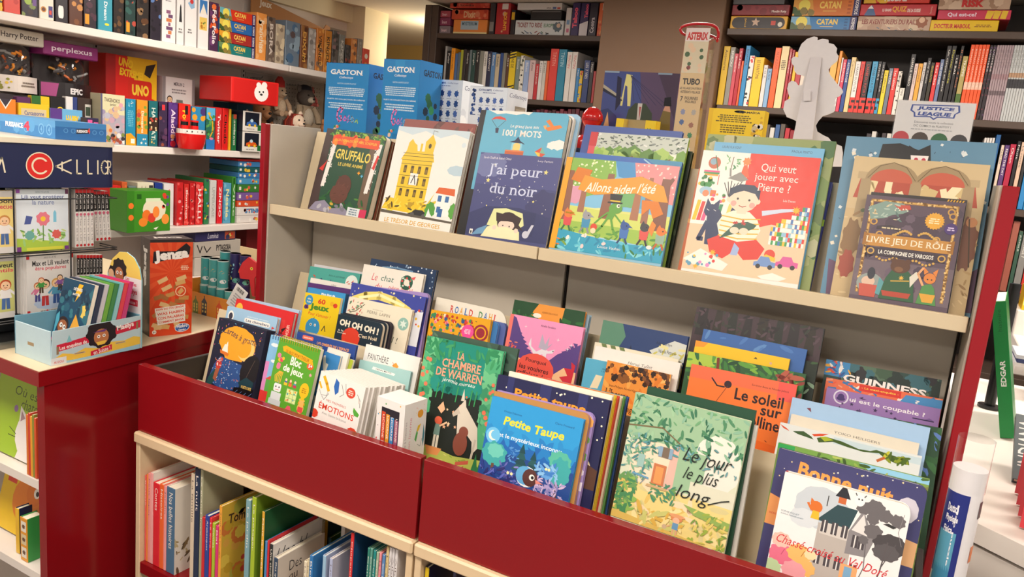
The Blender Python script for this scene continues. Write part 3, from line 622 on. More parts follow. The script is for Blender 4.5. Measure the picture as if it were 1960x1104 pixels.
    A.P([(0, 8), (14, 18), (40, 8), (36, 2), (10, 4)], 'f0ebe0'); A.scat(16, 3, 4, 36, 16, .8, 2, ['d8403a', 'e8c030', '5a9ab8', '4a9a5a', 'e88ac0'], 'E', 6); A.S(25, 16, 3, 'e8b020', 8); A.S(12, 3, 2.5, 'e8b020', 8); A.P([(66, 2), (78, 6), (90, 3), (84, 0), (70, 0)], 'f0ebe0')
    A.T('Qui veut', 53, 85, 82, 92.5, 'f6eee4', 0, serif=.05); A.T('jouer avec', 49, 77, 85, 84, 'f6eee4', 0, serif=.05); A.T('Pierre ?', 53, 70, 80, 76.5, 'f6eee4', 0, serif=.05); A.T('Léa Decan', 76, 63, 86, 64.8, 'f6eee4')
def a_role(A):                                     # ornate dark game book
    A.R(0, 0, 100, 100, '5a4a58'); A.R(0, 0, 100, 36, '6d5f68'); A.G(50, 60, 30, '4a3c4a', 9, .2, 3); A.scat(30, 5, 5, 95, 95, 4, 9, ['665666', '524254', '74646c', '4c4050'], 'G', 6)
    for w, c in ((3.2, 'a87c3c'), (1.2, 'd8b060')): A.L([(7, 4), (7, 95), (93, 95), (93, 4)], w, c)
    A.scat(60, 5.8, 5, 8.4, 94, .8, 1.4, ['e0c080', '7a5624'], 'E', 1); A.scat(60, 91.6, 5, 94.2, 94, .8, 1.4, ['e0c080', '7a5624'], 'E', 2); A.scat(40, 8, 94, 92, 96, .8, 1.4, ['e0c080', '7a5624'], 'E', 3)
    for x, y in ((88, 90), (12, 74), (90, 86), (20, 62), (78, 62)): A.E(x, y, 4, 'c89a4a', n=12); A.E(x, y, 2.4, '5a4a58', n=12)
    A.P([(4, 88), (20, 95), (40, 94), (46, 87), (40, 84), (30, 82), (22, 78), (8, 76)], '7f9a90'); A.P([(30, 92), (46, 93), (48, 89), (38, 87)], 'c05040'); A.scat(16, 5, 77, 40, 93, 2, 4, ['a8bdb0', '5f7a74', 'd8c8a0'], 'F', 4); A.scat(9, 30, 87, 46, 89, .8, 1.2, ['f0ead8'], 'S', 5)
    A.E(73, 80, 8.5, 'e0a638'); A.S(73, 80, 10, 'e0a638', 20, .86); A.lines(3, 67, 77, 79, 83, 'f4e6b8', 1); A.E(90, 74, 6.5, '4a3474'); A.lines(2, 86, 72, 94, 76, 'd8c8e8', 1)
    A.P([(16, 70), (30, 72), (46, 68), (46, 65), (30, 68.5), (16, 67)], '3a3038'); A.lines(1, 18, 67.5, 44, 70, 'd8c8a0', .8)
    for sx in (-1, 1):
        for k in range(9): a = k * .55; A.E(56 + sx * (4 + k * 2.2), 65 + 2.6 * math.sin(a), 1.5, 'cfa452', n=8)
    A.P([(8, 50), (92, 50), (92, 62), (8, 62)], 'c08a3e'); A.P([(4, 50), (10, 52), (10, 61), (4, 63)], 'a06c28'); A.P([(96, 50), (90, 52), (90, 61), (96, 63)], 'a06c28')
    A.T('LIVRE JEU DE RÔLE', 7, 51.5, 93, 61, 'f2e4c8', .01, serif=.06)
    A.P([(10, 41), (90, 41), (86, 49), (14, 49)], '3c323c'); A.T('LA COMPAGNIE DE VAROSOS', 22, 43, 78, 47, 'f4efe4', .02)
    for sx in (-1, 1):
        for k in range(8): A.E(50 + sx * (5 + k * 3.4), 38.5 + 1.6 * math.sin(k), 1.4, 'cfa452', n=8)
        A.E(50 + sx * 36, 45, 4, 'cfa452', n=12); A.E(50 + sx * 36, 45, 2.6, '4a3e4a', n=12)
    # adventurers: bearded dwarf, bear in green, fox girl
    A.E(19, 13, 14, '8f9a96', 12); A.E(17, 15, 7, 'd8b8a0', 6); A.P([(8, 12), (28, 12), (26, 0), (10, 0)], 'c05444'); A.P([(28, 20), (36, 14), (34, 2), (26, 4)], '5a9aa0'); A.E(19, 23, 4, '30343e', 7)
    A.P([(30, 0), (66, 0), (62, 24), (52, 32), (40, 30), (34, 20)], '2d5a3c'); A.E(47, 33, 10, '5a3a28', 8); A.E(40, 38, 3, '5a3a28'); A.E(54, 38, 3, '5a3a28'); A.E(46, 30, 4.5, '7d5638', 3); A.P([(32, 8), (62, 8), (60, 3), (34, 3)], 'b04430'); A.S(50, 22, 3, 'e0b040', 8); A.L([(40, 18), (58, 20)], 1.2, 'c8a040')
    A.P([(60, 14), (68, 26), (64, 30), (58, 24)], 'd8d4c4'); A.P([(68, 0), (88, 0), (84, 16), (80, 20), (72, 18)], '4f8a4a'); A.E(78, 25, 6, 'd8823a', 6); A.P([(72, 28), (70, 36), (76, 31)], 'd8823a'); A.P([(80, 31), (85, 35), (84, 27)], 'd8823a'); A.L([(72, 18), (66, 28), (70, 34)], 2.4, 'e0a878'); A.P([(70, 10), (86, 10), (84, 2), (74, 2)], 'd8a038'); A.E(76, 24, .8, '222'); A.E(80, 24, .8, '222')
def a_arches(A):
    A.R(0, 0, 100, 100, 'c8ae80'); A.R(0, 62, 100, 100, 'cdb68a'); A.P([(4, 70), (96, 70), (92, 86), (8, 86)], 'b24a34'); A.scat(26, 12, 66, 88, 80, 2, 3.4, ['e4d2a0', 'd0b880', 'f0e2b8'], 'R', 3, 1.6)
    for x in (12, 50, 88): A.P([(x - 5, 56), (x + 5, 56), (x + 4, 84), (x - 4, 84)], 'a8926c'); A.P([(x - 7, 84), (x + 7, 84), (x + 7, 89), (x - 7, 89)], 'b8a27a')
    for x in (31, 69): A.E(x, 84, 20, 'a08a64', 15, a0=0, a1=180); A.E(x, 83, 16, 'c25a40', 11, a0=0, a1=180); A.L([(x - 18, 85), (x - 10, 94), (x, 97), (x + 10, 94), (x + 18, 85)], .6, '6a5636')
    A.scat(30, 14, 60, 88, 68, 1.5, 3, ['e8dcc0', 'a04a34', '5a6a4a', '8a5a38', '3a4a5a'], 'E', 7, 1.5); A.scat(120, 1, 1, 99, 60, 1.5, 4, ['bfa070', 'd8c090', 'a88a5c', '9a7a50'], 'F', 9)
    A.G(8, 40, 7, '8a6a44', 8, .3, 2, 18); A.G(8, 22, 6, 'a04a38', 8, .3, 4, 12); A.G(93, 45, 7, '7a4e3a', 8, .3, 6, 22); A.E(94, 60, 4, 'c88a5a'); A.L([(97, 30), (92, 62)], 1, '4a3a2a')
def a_bluewitch(A):
    A.R(0, 0, 100, 100, '5c8ba8'); A.scat(70, 2, 2, 98, 98, .8, 1.8, ['dfe6e4', 'e8e0cc', 'd4dce0'], 'R', 4, .8); A.scat(40, 2, 2, 98, 96, 1, 3, ['2a3a4a', '3a4a5c'], 'Z', 6); A.P([(4, 0), (22, 0), (16, 18), (2, 22)], '6a4a6a'); A.P([(80, 0), (100, 0), (100, 26), (88, 18)], '5a3a5a')
    A.P([(26, 96), (38, 97), (52, 93), (52, 86), (24, 84)], '17181c'); A.P([(44, 96), (50, 93), (58, 97), (60, 86), (44, 85)], '17181c'); A.P([(46, 90), (58, 90), (57, 82), (48, 82)], 'efe8e4'); A.E(50, 87.5, 1.4, 'c0304a'); A.E(55, 87.5, 1.4, 'c0304a')
def a_park(A):
    A.R(0, 70, 100, 100, 'c4ccc0'); A.scat(90, 6, 74, 99, 99, 1, 2.2, ['8a948e', 'e4e6de', '5a645e', '3f5a3e'], 'R', 3, .6); A.R(6, 60, 100, 74, 'e8ead6'); A.scat(50, 6, 45, 99, 72, 4, 8, ['8fb84a', '6f9e3a', 'a8c860', '56862e'], 'G', 5); A.R(0, 0, 100, 50, '86b048'); A.L([(30, 46), (40, 58), (48, 66)], 1.2, '7a4a3a'); A.L([(70, 52), (86, 66)], 1.2, '7a4a3a'); A.R(0, 0, 7, 100, 'd84a52'); A.R(0, 78, 8, 100, 'c62a30')
def a_plain(cols, n=40, seed=1, kind='F', r=(3, 8)):
    return lambda A: A.scat(n, 1, 1, 99, 99, r[0], r[1], cols, kind, seed)
Z1 = 1.2535
s = Stack(1.683, Z1, 14.3, SERIES)
s.book('picture_book', 'dark green forest picture book with birch trunks, leftmost on the upper shelf', (627, 245), (741, 260), (.026, 155), '2a4434', a_forest, kind='board', spine='2d2422')
s.book('picture_book', 'brown book edge just behind the green forest picture book', (640, 258), (752, 271), .012, '6a3320')
s = Stack(1.672, Z1, 14.3, SERIES)
s.book('picture_book', 'white picture book with a tall yellow mansion', (764, 241), (901, 252), (.009, 182), 'f0ece4', a_georges)
s.book('picture_book', 'white picture book edge second behind the yellow mansion book', (767, 243), (905, 254), .012, 'e8e4dc', spine='ddd8ce')
s.book('picture_book', 'reddish brown picture book peeking up behind the yellow mansion book', (776, 227), (912, 238), .014, '8a4038', a_plain(['a0584a', '5e2a26', '6a4038', 'c07a60'], 40, 2, 'F', (4, 12)))
s.gap(.001).book('picture_book', 'thin cream book rearmost behind the yellow mansion book', (772, 300), (915, 312), .005, 'c8a86a')
s = Stack(1.658, Z1, 14.3, SERIES)
s.book('picture_book', 'night blue picture book of a child asleep in bed', (921, 291), (1077, 303), (.007, 156), '454a7d', a_noir, kind='soft')
s.gap(.002).book('picture_book', 'sky blue first words book with black cloth spine strip', (921, 210), (1091, 218), (.022, 150), '16171a', a_words, kind='board')
s.book('picture_book', 'white edged board book behind the sky blue first words book', (940, 212), (1101, 222), .012, 'f0ece6', kind='board', cat='book')
s.book('picture_book', 'pale blue board book rearmost behind the first words book', (945, 212), (1112, 219), .010, '9cc4e0', kind='board')
s = Stack(1.652, Z1, 14.3, SERIES)
s.book('picture_book', 'bright forest picture book with an orange ribbon and marching animals', (1086, 300), (1302, 319), (.009, 173), '8cc0d8', a_summer, spine='eaa416')
s.book('picture_book', 'blue picture book just behind the orange ribbon book', (1102, 291), (1306, 310), (.010, 170), '2f64b4', lambda A: (A.P([(68, 100), (76, 94), (100, 92), (100, 100)], '3a8ab0'), A.L([(66, 99), (76, 92), (99, 89)], 1.2, '9cc8dc')), spine='244f96')
s.gap(.004).book('picture_book', 'green park landscape picture book with a red spine strip', (1132, 252), (1319, 265), (.010, 120), '8fb04a', a_park, spine='c62a30')
s.book('picture_book', 'tall royal blue book behind the green park picture book', (1121, 238), (1307, 252), .012, '34509c', spine='2a4288')
s.gap(.002).book('picture_book', 'dark leafy book rearmost behind the orange ribbon book', (1130, 272), (1326, 290), .014, '20301f', a_plain(['2e4a2a', '1a241c', '4a5a3a'], 60, 3), pages='2b3a2a')
s = Stack(1.648, Z1, 14.3, SERIES)
s.book('picture_book', 'red and white picture book of a boy in a striped sweater with a cat', (1347, 287), (1572, 303), (.009, 225), 'f0ece4', a_pierre)
s.gap(.003).book('picture_book', 'light blue picture book just behind the striped sweater boy book', (1369, 271), (1579, 285), (.009, 240), '6fb2d8', lambda A: (A.T('LAURE FLAVIGNY', 8, 95.5, 26, 97.5, '2f4a6a'), A.T('PAOLA PINTO', 72, 95.5, 90, 97.5, '2f4a6a')))
s.book('picture_book', 'mossy green picture book behind the light blue one', (1356, 256), (1601, 271), (.012, 240), '8c9a58', a_plain(['6f8a3e', 'a8ac70', '55702e', 'b4b48a', '3f6a34'], 60, 5, 'G', (4, 12)))
s.gap(.002).book('picture_book', 'orange and black picture book leaning rearmost at the left of the boy book', (1338, 322), (1560, 345), .010, 'd8692a', a_plain(['e8883a', '26201e', 'b04a1e', 'f0a040'], 50, 6, 'F', (5, 14)), spine='2a2220')
s.book('picture_book', 'navy book with lime band rearmost at the right of the boy book', (1420, 330), (1594, 349), .014, '2f3a86', lambda A: A.R(0, 60, 100, 66, '9cc43a'), pages='cdb894')
s = Stack(1.6365, Z1, 14.3, SERIES)
s.book('picture_book', 'ornate dark gaming book with gold frame and orange title band', (1660, 372), (1849, 389), (.012, 190), '5a4a58', a_role, spine='4a3c48')
s.book('picture_book', 'dark book with yellow hazard stripe just behind the ornate gaming book', (1668, 367), (1852, 383), (.006, 190), '2f2a2c', lambda A: [A.P([(80 + k * 3, 97), (81.5 + k * 3, 97), (82.5 + k * 3, 99), (81 + k * 3, 99)], 'e0a820') for k in range(6)], kind='soft')
s.gap(.003).book('picture_book', 'large tan picture book with stone arches behind the ornate gaming book', (1637, 298), (1896, 316), (.012, 261), 'c8ae80', a_arches)
s.gap(.004).book('picture_book', 'very large blue picture book with a black masked figure, rearmost at the right', (1621, 260), (1910, 274), (.012, 300), '5c8ba8', a_bluewitch)
# ============================================================ books in the red-fronted bin
BF = 'picture books in the front row of the bin'; BB = 'picture books in the back row of the bin'
ZB = .80
def a_scratch(A):
    A.R(0, 0, 100, 100, '1b2036'); A.scat(50, 2, 60, 98, 98, .8, 1.8, ['e05a8a', '5fb0d0', 'f0a030', '8a6ac0', 'e8e0d0'], 'F', 2)
    A.G(48, 72, 38, 'f0a228', 12, .06, 3, 24); A.P([(20, 60), (72, 60), (64, 48), (30, 46)], 'f0a228'); A.P([(4, 10), (30, 4), (70, 8), (66, 44), (20, 48), (10, 34)], '2a4f8a'); A.scat(80, 8, 6, 66, 46, 1, 2, ['cfdcea', 'e07a50', '6f9cd0'], 'F', 4)
    A.E(68, 66, 17, 'f6c878', 17); A.E(63, 68, 15, 'f0a228', 15); A.T('Cartes à gratter', 14, 74, 92, 86, '26304a', .0, .2, rot=-6, wave=1)
    A.P([(18, 52), (34, 50), (36, 54), (16, 57)], 'd8722c'); A.P([(20, 56), (33, 55), (30, 66), (24, 66)], 'f2ead8'); A.P([(26, 64), (31, 64), (29, 71)], 'f2ead8'); A.E(84, 40, 18, '16161c', 24, rot=-20); A.P([(66, 20), (80, 30), (96, 26), (96, 10), (80, 6)], '173a44'); A.L([(80, 30), (86, 46), (90, 56)], .8, '5a4a42')
    A.P([(2, 2), (14, 6), (24, 22), (14, 28), (4, 14)], '1d4a4a'); A.P([(14, 14), (20, 12), (24, 32), (16, 34)], 'a05a40'); A.E(20, 36, 6, 'c03a34', 7); A.S(24, 44, 4, 'd8463a'); A.scat(10, 14, 34, 26, 46, .8, 1.2, ['f4e8e0'], 'E', 3)
    for i in range(4): A.P([(58 + i * 9, 0), (70 + i * 9, 2), (72 + i * 9, 14 + i), (60 + i * 9, 12 + i)], '0c0c10'); A.L([(60 + i * 9, 2), (70 + i * 9, 11)], .5, '6a8ac0')
    A.T('POCHETTE 12 CARTES', 74, 14, 94, 18, 'e8c060', .02); A.L([(60, -1), (98, 5)], 1.6, 'd8b878')
def a_bloc(A):
    A.R(0, 0, 100, 100, '5aa32e'); A.P([(16, 82), (84, 74), (88, 82), (20, 91), (12, 88)], 'f2b01e'); A.T('DU BLOC POUR T ÉVEILLER', 22, 79, 80, 85, '7a4a10', .01, rot=-5)
    A.T('Bloc', 38, 65, 64, 78, 'f4f2e4', .03, rot=-2); A.T('de jeux', 24, 50, 74, 64, 'f4f2e4', .03, rot=-4)
    A.scat(7, 8, 54, 24, 80, 3, 5, ['e0485a', 'e87a9a', 'f0c030'], 'G', 3); A.E(85, 72, 8, 'e85a2a', 6); A.P([(78, 76), (92, 74), (88, 80), (82, 80)], 'f0b020'); A.T('5+', 81, 70, 90, 75, 'fff', .03); A.S(90, 60, 4, 'f4a0b0', 6)
    for k in range(5): A.L([(12 + k * 3, 36), (9 + k * 4, 44), (18 + k * 2, 52)], 1.8, 'e8b840')
    for k in range(3): A.P([(34 + k * 11, 38), (42 + k * 11, 37), (38 + k * 11, 47)], ('3a5ab0', 'd8485a', '3a9ab0')[k]); A.E(38 + k * 11, 43, 2.6, 'f4d0a8'); A.R(34 + k * 11, 35, 42 + k * 11, 39, ('e8c030', 'e07a2a', 'c03a5a')[k])
    A.E(84, 36, 11, 'f2c01e', 14); A.R(80, 18, 88, 26, 'f2c01e'); A.R(76, 15, 92, 19, 'd89a18'); A.lines(3, 78, 32, 90, 40, 'a87a10', 1)
    A.R(44, 12, 70, 32, 'a8c878'); A.R(45, 13, 69, 31, 'dce8a0')
    for k in (1, 2): A.L([(44 + k * 8.6, 12), (44 + k * 8.6, 32)], .8, '7aa858'); A.L([(44, 12 + k * 6.6), (70, 12 + k * 6.6)], .8, '7aa858')
    A.scat(8, 46, 14, 68, 30, 1.4, 2, ['d8485a', 'e89a2a', '3a9ab0'], 'E', 4); A.P(rrect(3, 3, (1, 1, 1, 1), 12, 22, 30, 34), 'e8eaea'); A.R(9, 6, 33, 21, 'd5dadc'); A.R(6, 2, 36, 10, 'c4cacc'); A.E(17, 29, 1.6, '333'); A.E(25, 29, 1.6, '333'); A.L([(17, 25), (25, 25)], 1, 'd8485a'); A.L([(21, 34), (21, 38)], 1, 'aaa')
    A.E(84, 10, 8, 'e8b860', 9); A.E(84, 18, 6, 'e8b860', 5); A.E(79, 22, 2, 'e8b860'); A.E(89, 22, 2, 'e8b860'); A.R(78, 4, 90, 12, 'e0504a'); A.P([(48, 0), (66, 0), (60, 8), (54, 8)], 'e05a6a')
def a_emotions(A):
    A.R(0, 0, 100, 100, 'f0ece6'); A.L([(10, 90), (18, 78), (24, 66)], 6, 'e8b424'); A.E(12, 60, 11, 'f0ece6', 8); A.L([(4, 62), (10, 52), (22, 54), (24, 64)], .8, '777'); A.L([(2, 76), (8, 66)], 4, 'e8b424'); A.L([(12, 50), (18, 44), (26, 60)], 1, '777')
    A.P([(36, 96), (44, 90), (46, 70), (40, 62), (34, 78)], '2f6ab8'); A.L([(50, 88), (58, 70), (50, 62)], .9, '777'); A.L([(58, 92), (62, 74)], .9, '777'); A.E(72, 78, 10, 'd84a34', 9); A.lines(3, 66, 72, 78, 84, 'f6e0d0', 1.2)
    A.L([(86, 80), (94, 70), (96, 56)], 1, '777'); A.P([(84, 52), (98, 42), (96, 36), (88, 36), (84, 44)], '55a83a'); A.P([(88, 76), (96, 66), (92, 62)], 'd8d0c8')
    A.T('MES PREMIÈRES', 24, 43, 68, 49, 'c05a48', 0); A.T('ÉMOTIONS', 10, 24, 88, 40, 'd8422c', .012); A.T('Avec Gaston la licorne', 20, 15, 74, 20, '8a8884', 0, .1)
    A.G(2, 10, 10, 'd8442c', 8, .1, 2, 8); A.G(90, 4, 10, 'd8442c', 8, .15, 4, 6)
def a_warren(A):
    A.R(0, 0, 100, 100, '1f2622'); A.R(0, 58, 100, 100, '1c8a78'); A.R(0, 0, 12, 70, '4fae7a'); A.R(84, 20, 100, 70, '4fae7a')
    A.scat(70, 0, 40, 14, 99, 4, 8, ['4fae7a', '6cc08a', '3a9468'], 'G', 2, ); A.scat(70, 86, 34, 100, 99, 4, 8, ['4fae7a', '6cc08a', '3a9468'], 'G', 3); A.scat(26, 18, 60, 84, 66, 4, 7, ['168070', '1f9080', '0f6a5e'], 'G', 4); A.scat(30, 4, 86, 98, 99, 4, 9, ['2f8a5a', '3f9a64'], 'F', 8)
    A.scat(14, 1, 40, 12, 90, 2, 3, ['f07a5a'], 'E', 6); A.scat(9, 88, 38, 99, 88, 2, 3, ['f07a5a'], 'E', 7)
    A.T('LA', 44, 86, 54, 92, 'f6a888', .02, serif=.06); A.T('CHAMBRE', 26, 78, 76, 85, 'f6a888', .02, serif=.06); A.T('DE WARREN', 20, 70, 80, 77, 'f6a888', .02, serif=.06); A.T('jérémie moreau', 30, 65, 72, 69, 'e8f0e8', 0, .3, wave=.5)
    for x in (26, 34, 52, 70, 76): A.L([(x, 64), (x - 1, 52)], 1.4, '3a9a5a')
    A.P([(30, 44), (36, 50), (40, 44), (36, 40)], 'f2b890'); A.scat(7, 40, 30, 58, 48, 1.6, 2.6, ['f2b890', 'f4d0a8'], 'S', 5); A.scat(2, 58, 48, 66, 60, 1, 1.4, ['e8603a'], 'E', 6)
    A.P([(56, 48), (64, 56), (66, 50), (84, 36), (88, 20), (82, 14), (80, 24), (70, 30), (60, 26), (58, 36)], 'dcd2c0'); A.P([(58, 54), (60, 64), (63, 54)], 'dcd2c0'); A.P([(56, 48), (50, 42), (52, 40), (60, 44)], 'c8bcaa'); A.L([(66, 30), (60, 18)], 2.6, 'dcd2c0'); A.L([(84, 26), (82, 10)], 2.6, 'c8bcaa')
    A.E(66, 20, 9, '8a4a3a', 13); A.E(68, 30, 6, '8a4a3a', 6); A.E(34, 34, 5, 'e8684a', 4.5); A.P([(30, 22), (38, 22), (38, 31), (31, 31)], '7a9a90'); A.R(31, 12, 34, 22, 'e8e0cc'); A.R(35, 12, 38, 22, 'e8e0cc'); A.L([(37, 30), (45, 34)], 2, 'f2c8a0')
    A.P([(0, 0), (100, 0), (100, 12), (60, 9), (30, 12), (0, 8)], 'b4bf5a'); A.P([(22, 12), (44, 12), (40, 6), (26, 5)], 'e8985a'); A.scat(20, 0, 0, 99, 9, 2, 4, ['8fa83e', '5f8a34', 'd0cc78'], 'F', 9); A.P([(84, 0), (88, 16), (92, 4), (96, 18), (99, 2)], '2f7a4a'); A.P([(64, 2), (80, 6), (80, 9), (64, 5)], 'c8604a'); A.scat(16, 70, 0, 84, 3, 1, 2, ['a84a34'], 'F', 5)
def a_taupe(A):
    A.R(0, 0, 100, 100, '2f9ad8'); A.R(0, 0, 100, 52, '1f66b4'); A.R(0, 0, 100, 34, '24488e'); A.scat(16, 0, 50, 100, 58, 8, 14, ['2580c6', '2b8ecf'], 'F', 3)
    A.T('Christian Delacrosse', 16, 84, 36, 86.5, '1a4a86'); A.T('Claire Frossard', 72, 86, 92, 88.5, '1a4a86')
    A.T('Petite Taupe', 18, 65, 84, 79, 'e8dc3a', .03, .15, wave=.8); A.T('et le mystérieux inconnu', 15, 51, 84, 58, 'e8f2f6', .015)
    A.E(9, 52, 8, '6fc0ea'); A.E(9, 52, 5, 'f2f0e0'); A.E(11, 53, 4.4, '6fc0ea')
    A.G(14, 30, 14, '3fa8a8', 9, .2, 2, 12); A.G(15, 34, 9, '6cc8b8', 9, .2, 3, 7); A.R(13, 4, 16, 18, '6a4a3a'); A.G(84, 44, 12, '57b8a0', 9, .25, 4, 9); A.G(86, 30, 11, '3fa8a8', 9, .25, 5, 14); A.R(83, 0, 87, 16, '5a3f38')
    for x, y, h in ((44, 18, 34), (57, 16, 30)):
        for k in range(4): A.P([(x - 9 + k * 1.8, y + k * h / 4.6), (x + 9 - k * 1.8, y + k * h / 4.6), (x, y + h * .42 + k * h / 5)], '1f4a52' if k % 2 else '285a5e')
    A.scat(40, 22, 2, 60, 22, 2, 4, ['6a6ab8', '8a8ad0', '54549c'], 'F', 7); A.scat(60, 62, 0, 92, 18, 2, 4, ['b0a0d0', '9088c0', 'd0b8d8'], 'F', 8); A.scat(20, 30, 26, 42, 44, 1.6, 3, ['5a9ad8', '3f7fc8'], 'F', 9); A.scat(26, 62, 20, 84, 34, 3, 6, ['5fa0e0', '8ac0ea', '3f7fc8'], 'F', 10); A.scat(26, 0, 0, 40, 14, 2, 5, ['243a86', '5f6ac0', '2f2f6e'], 'F', 12)
    A.E(53, 14, 11, 'e8eef2', 10); A.E(51, 15, 9.5, '5fa8d8', 9); A.E(57, 14, 8, '5a3430', 8.5); A.P([(63, 14), (72, 11), (64, 9)], 'e08a80'); A.E(59, 15, 3, 'f4f0e8'); A.E(59.6, 15, 1.6, '1a1a22'); A.E(33, 12, 1.5, 'f0e8b0'); A.E(37, 12, 1.5, 'f0e8b0'); A.E(72, 30, 1.4, 'f0e8b0'); A.E(75, 30, 1.4, 'f0e8b0')
def a_jour(A):
    A.R(0, 0, 100, 100, 'd8dcc0'); A.R(0, 66, 100, 100, '9cc09a'); A.G(80, 60, 20, 'e8e6d8', 9, .1, 3, 26); A.R(48, 34, 72, 66, '9cc09a'); A.R(62, 30, 100, 44, 'dcdcc4')
    A.R(8, 28, 46, 66, 'f0dcc0'); A.P([(40, 28), (48, 28), (48, 70), (42, 66)], 'e0b8a8'); A.R(0, 0, 100, 32, 'e8d488'); A.scat(40, 0, 2, 100, 30, 4, 10, ['f0e0a0', 'e0c068', 'd8cc90', 'f2d8b0'], 'F', 4)
    A.scat(150, 0, 66, 99, 99, 2, 5, ['4f8a62', '3f7a5a', '6fa878', '8ab89a', '2f6a4e', 'a0c8a0'], 'F', 5); A.L([(0, 74), (30, 78), (50, 68)], 1.2, '7a6a4a')
    A.scat(90, 0, 34, 26, 66, 2, 4, ['5f9a7a', '7fae8a', '4f8a8a', '9ac0a4'], 'F', 6); A.scat(60, 0, 6, 16, 34, 3, 6, ['6a9a5a', '8fb85a', '4a8a5a'], 'F', 7); A.scat(40, 30, 22, 52, 36, 2, 4, ['6a9a5a', '4a8a6a'], 'F', 8); A.scat(36, 10, 58, 60, 70, 2, 3.4, ['3f7a6a', '8ab8c0', '5a9aa0'], 'F', 9); A.scat(24, 62, 52, 98, 72, 1.6, 3, ['4a7a72', '6a9aa0', '3a6a62'], 'F', 10)
    A.R(29, 34, 40, 50, 'c8784e'); A.R(31, 35, 38, 48, 'e09a5a'); A.P([(26, 33), (43, 33), (44, 31), (25, 31)], 'c8a878'); A.R(34, 56, 40, 64, '7a6a5a'); A.R(31, 56, 34, 64, '8aa8c0'); A.R(40, 56, 43, 64, '8aa8c0'); A.R(14, 44, 20, 54, '9ac0b8'); A.L([(12, 38), (26, 37)], 1.6, '6aa0c0'); A.L([(14, 37), (18, 31)], .6, '6a8a9a'); A.L([(24, 37), (20, 31)], .6, '6a8a9a')
    A.P([(60, 26), (100, 22), (100, 16), (70, 20)], '8fae5a'); A.scat(50, 70, 0, 100, 24, 2, 4, ['9ab04a', 'c8c05a', '7a9a4a', 'e0cc70'], 'F', 11); A.P([(0, 6), (60, 2), (90, 0), (0, 0)], 'd8b860'); A.scat(30, 20, 2, 60, 14, 3, 7, ['d8b050', 'f0dc98', 'c8c878'], 'F', 12)
    T = '1c2420'
    # brush lettering: Le jour / le plus / long
    A.T('Le jour', 53, 55, 92, 69, T, -.006, .3, wave=.4); A.T('le plus', 56, 42, 84, 54.5, T, -.006, .3, wave=.4); A.T('long', 53, 27, 80, 40, T, -.006, .3); A.L([(80, 31), (90, 36), (96, 38)], .9, T)
    A.E(57, 13.5, 5, 'd88a5a', 3); A.E(57, 15.5, 7, 'e0a070', 1.6); A.E(57, 12, 3, 'e8b898', 2.6); A.R(54.5, 5, 59.5, 10, '6a9ac0'); A.R(55, 1, 56.6, 5, 'd8a880'); A.R(57.6, 1, 59.2, 5, 'd8a880'); A.L([(54, 8), (49, 5)], 1, 'd8a880'); A.E(48, 5, 2, 'c8b090')
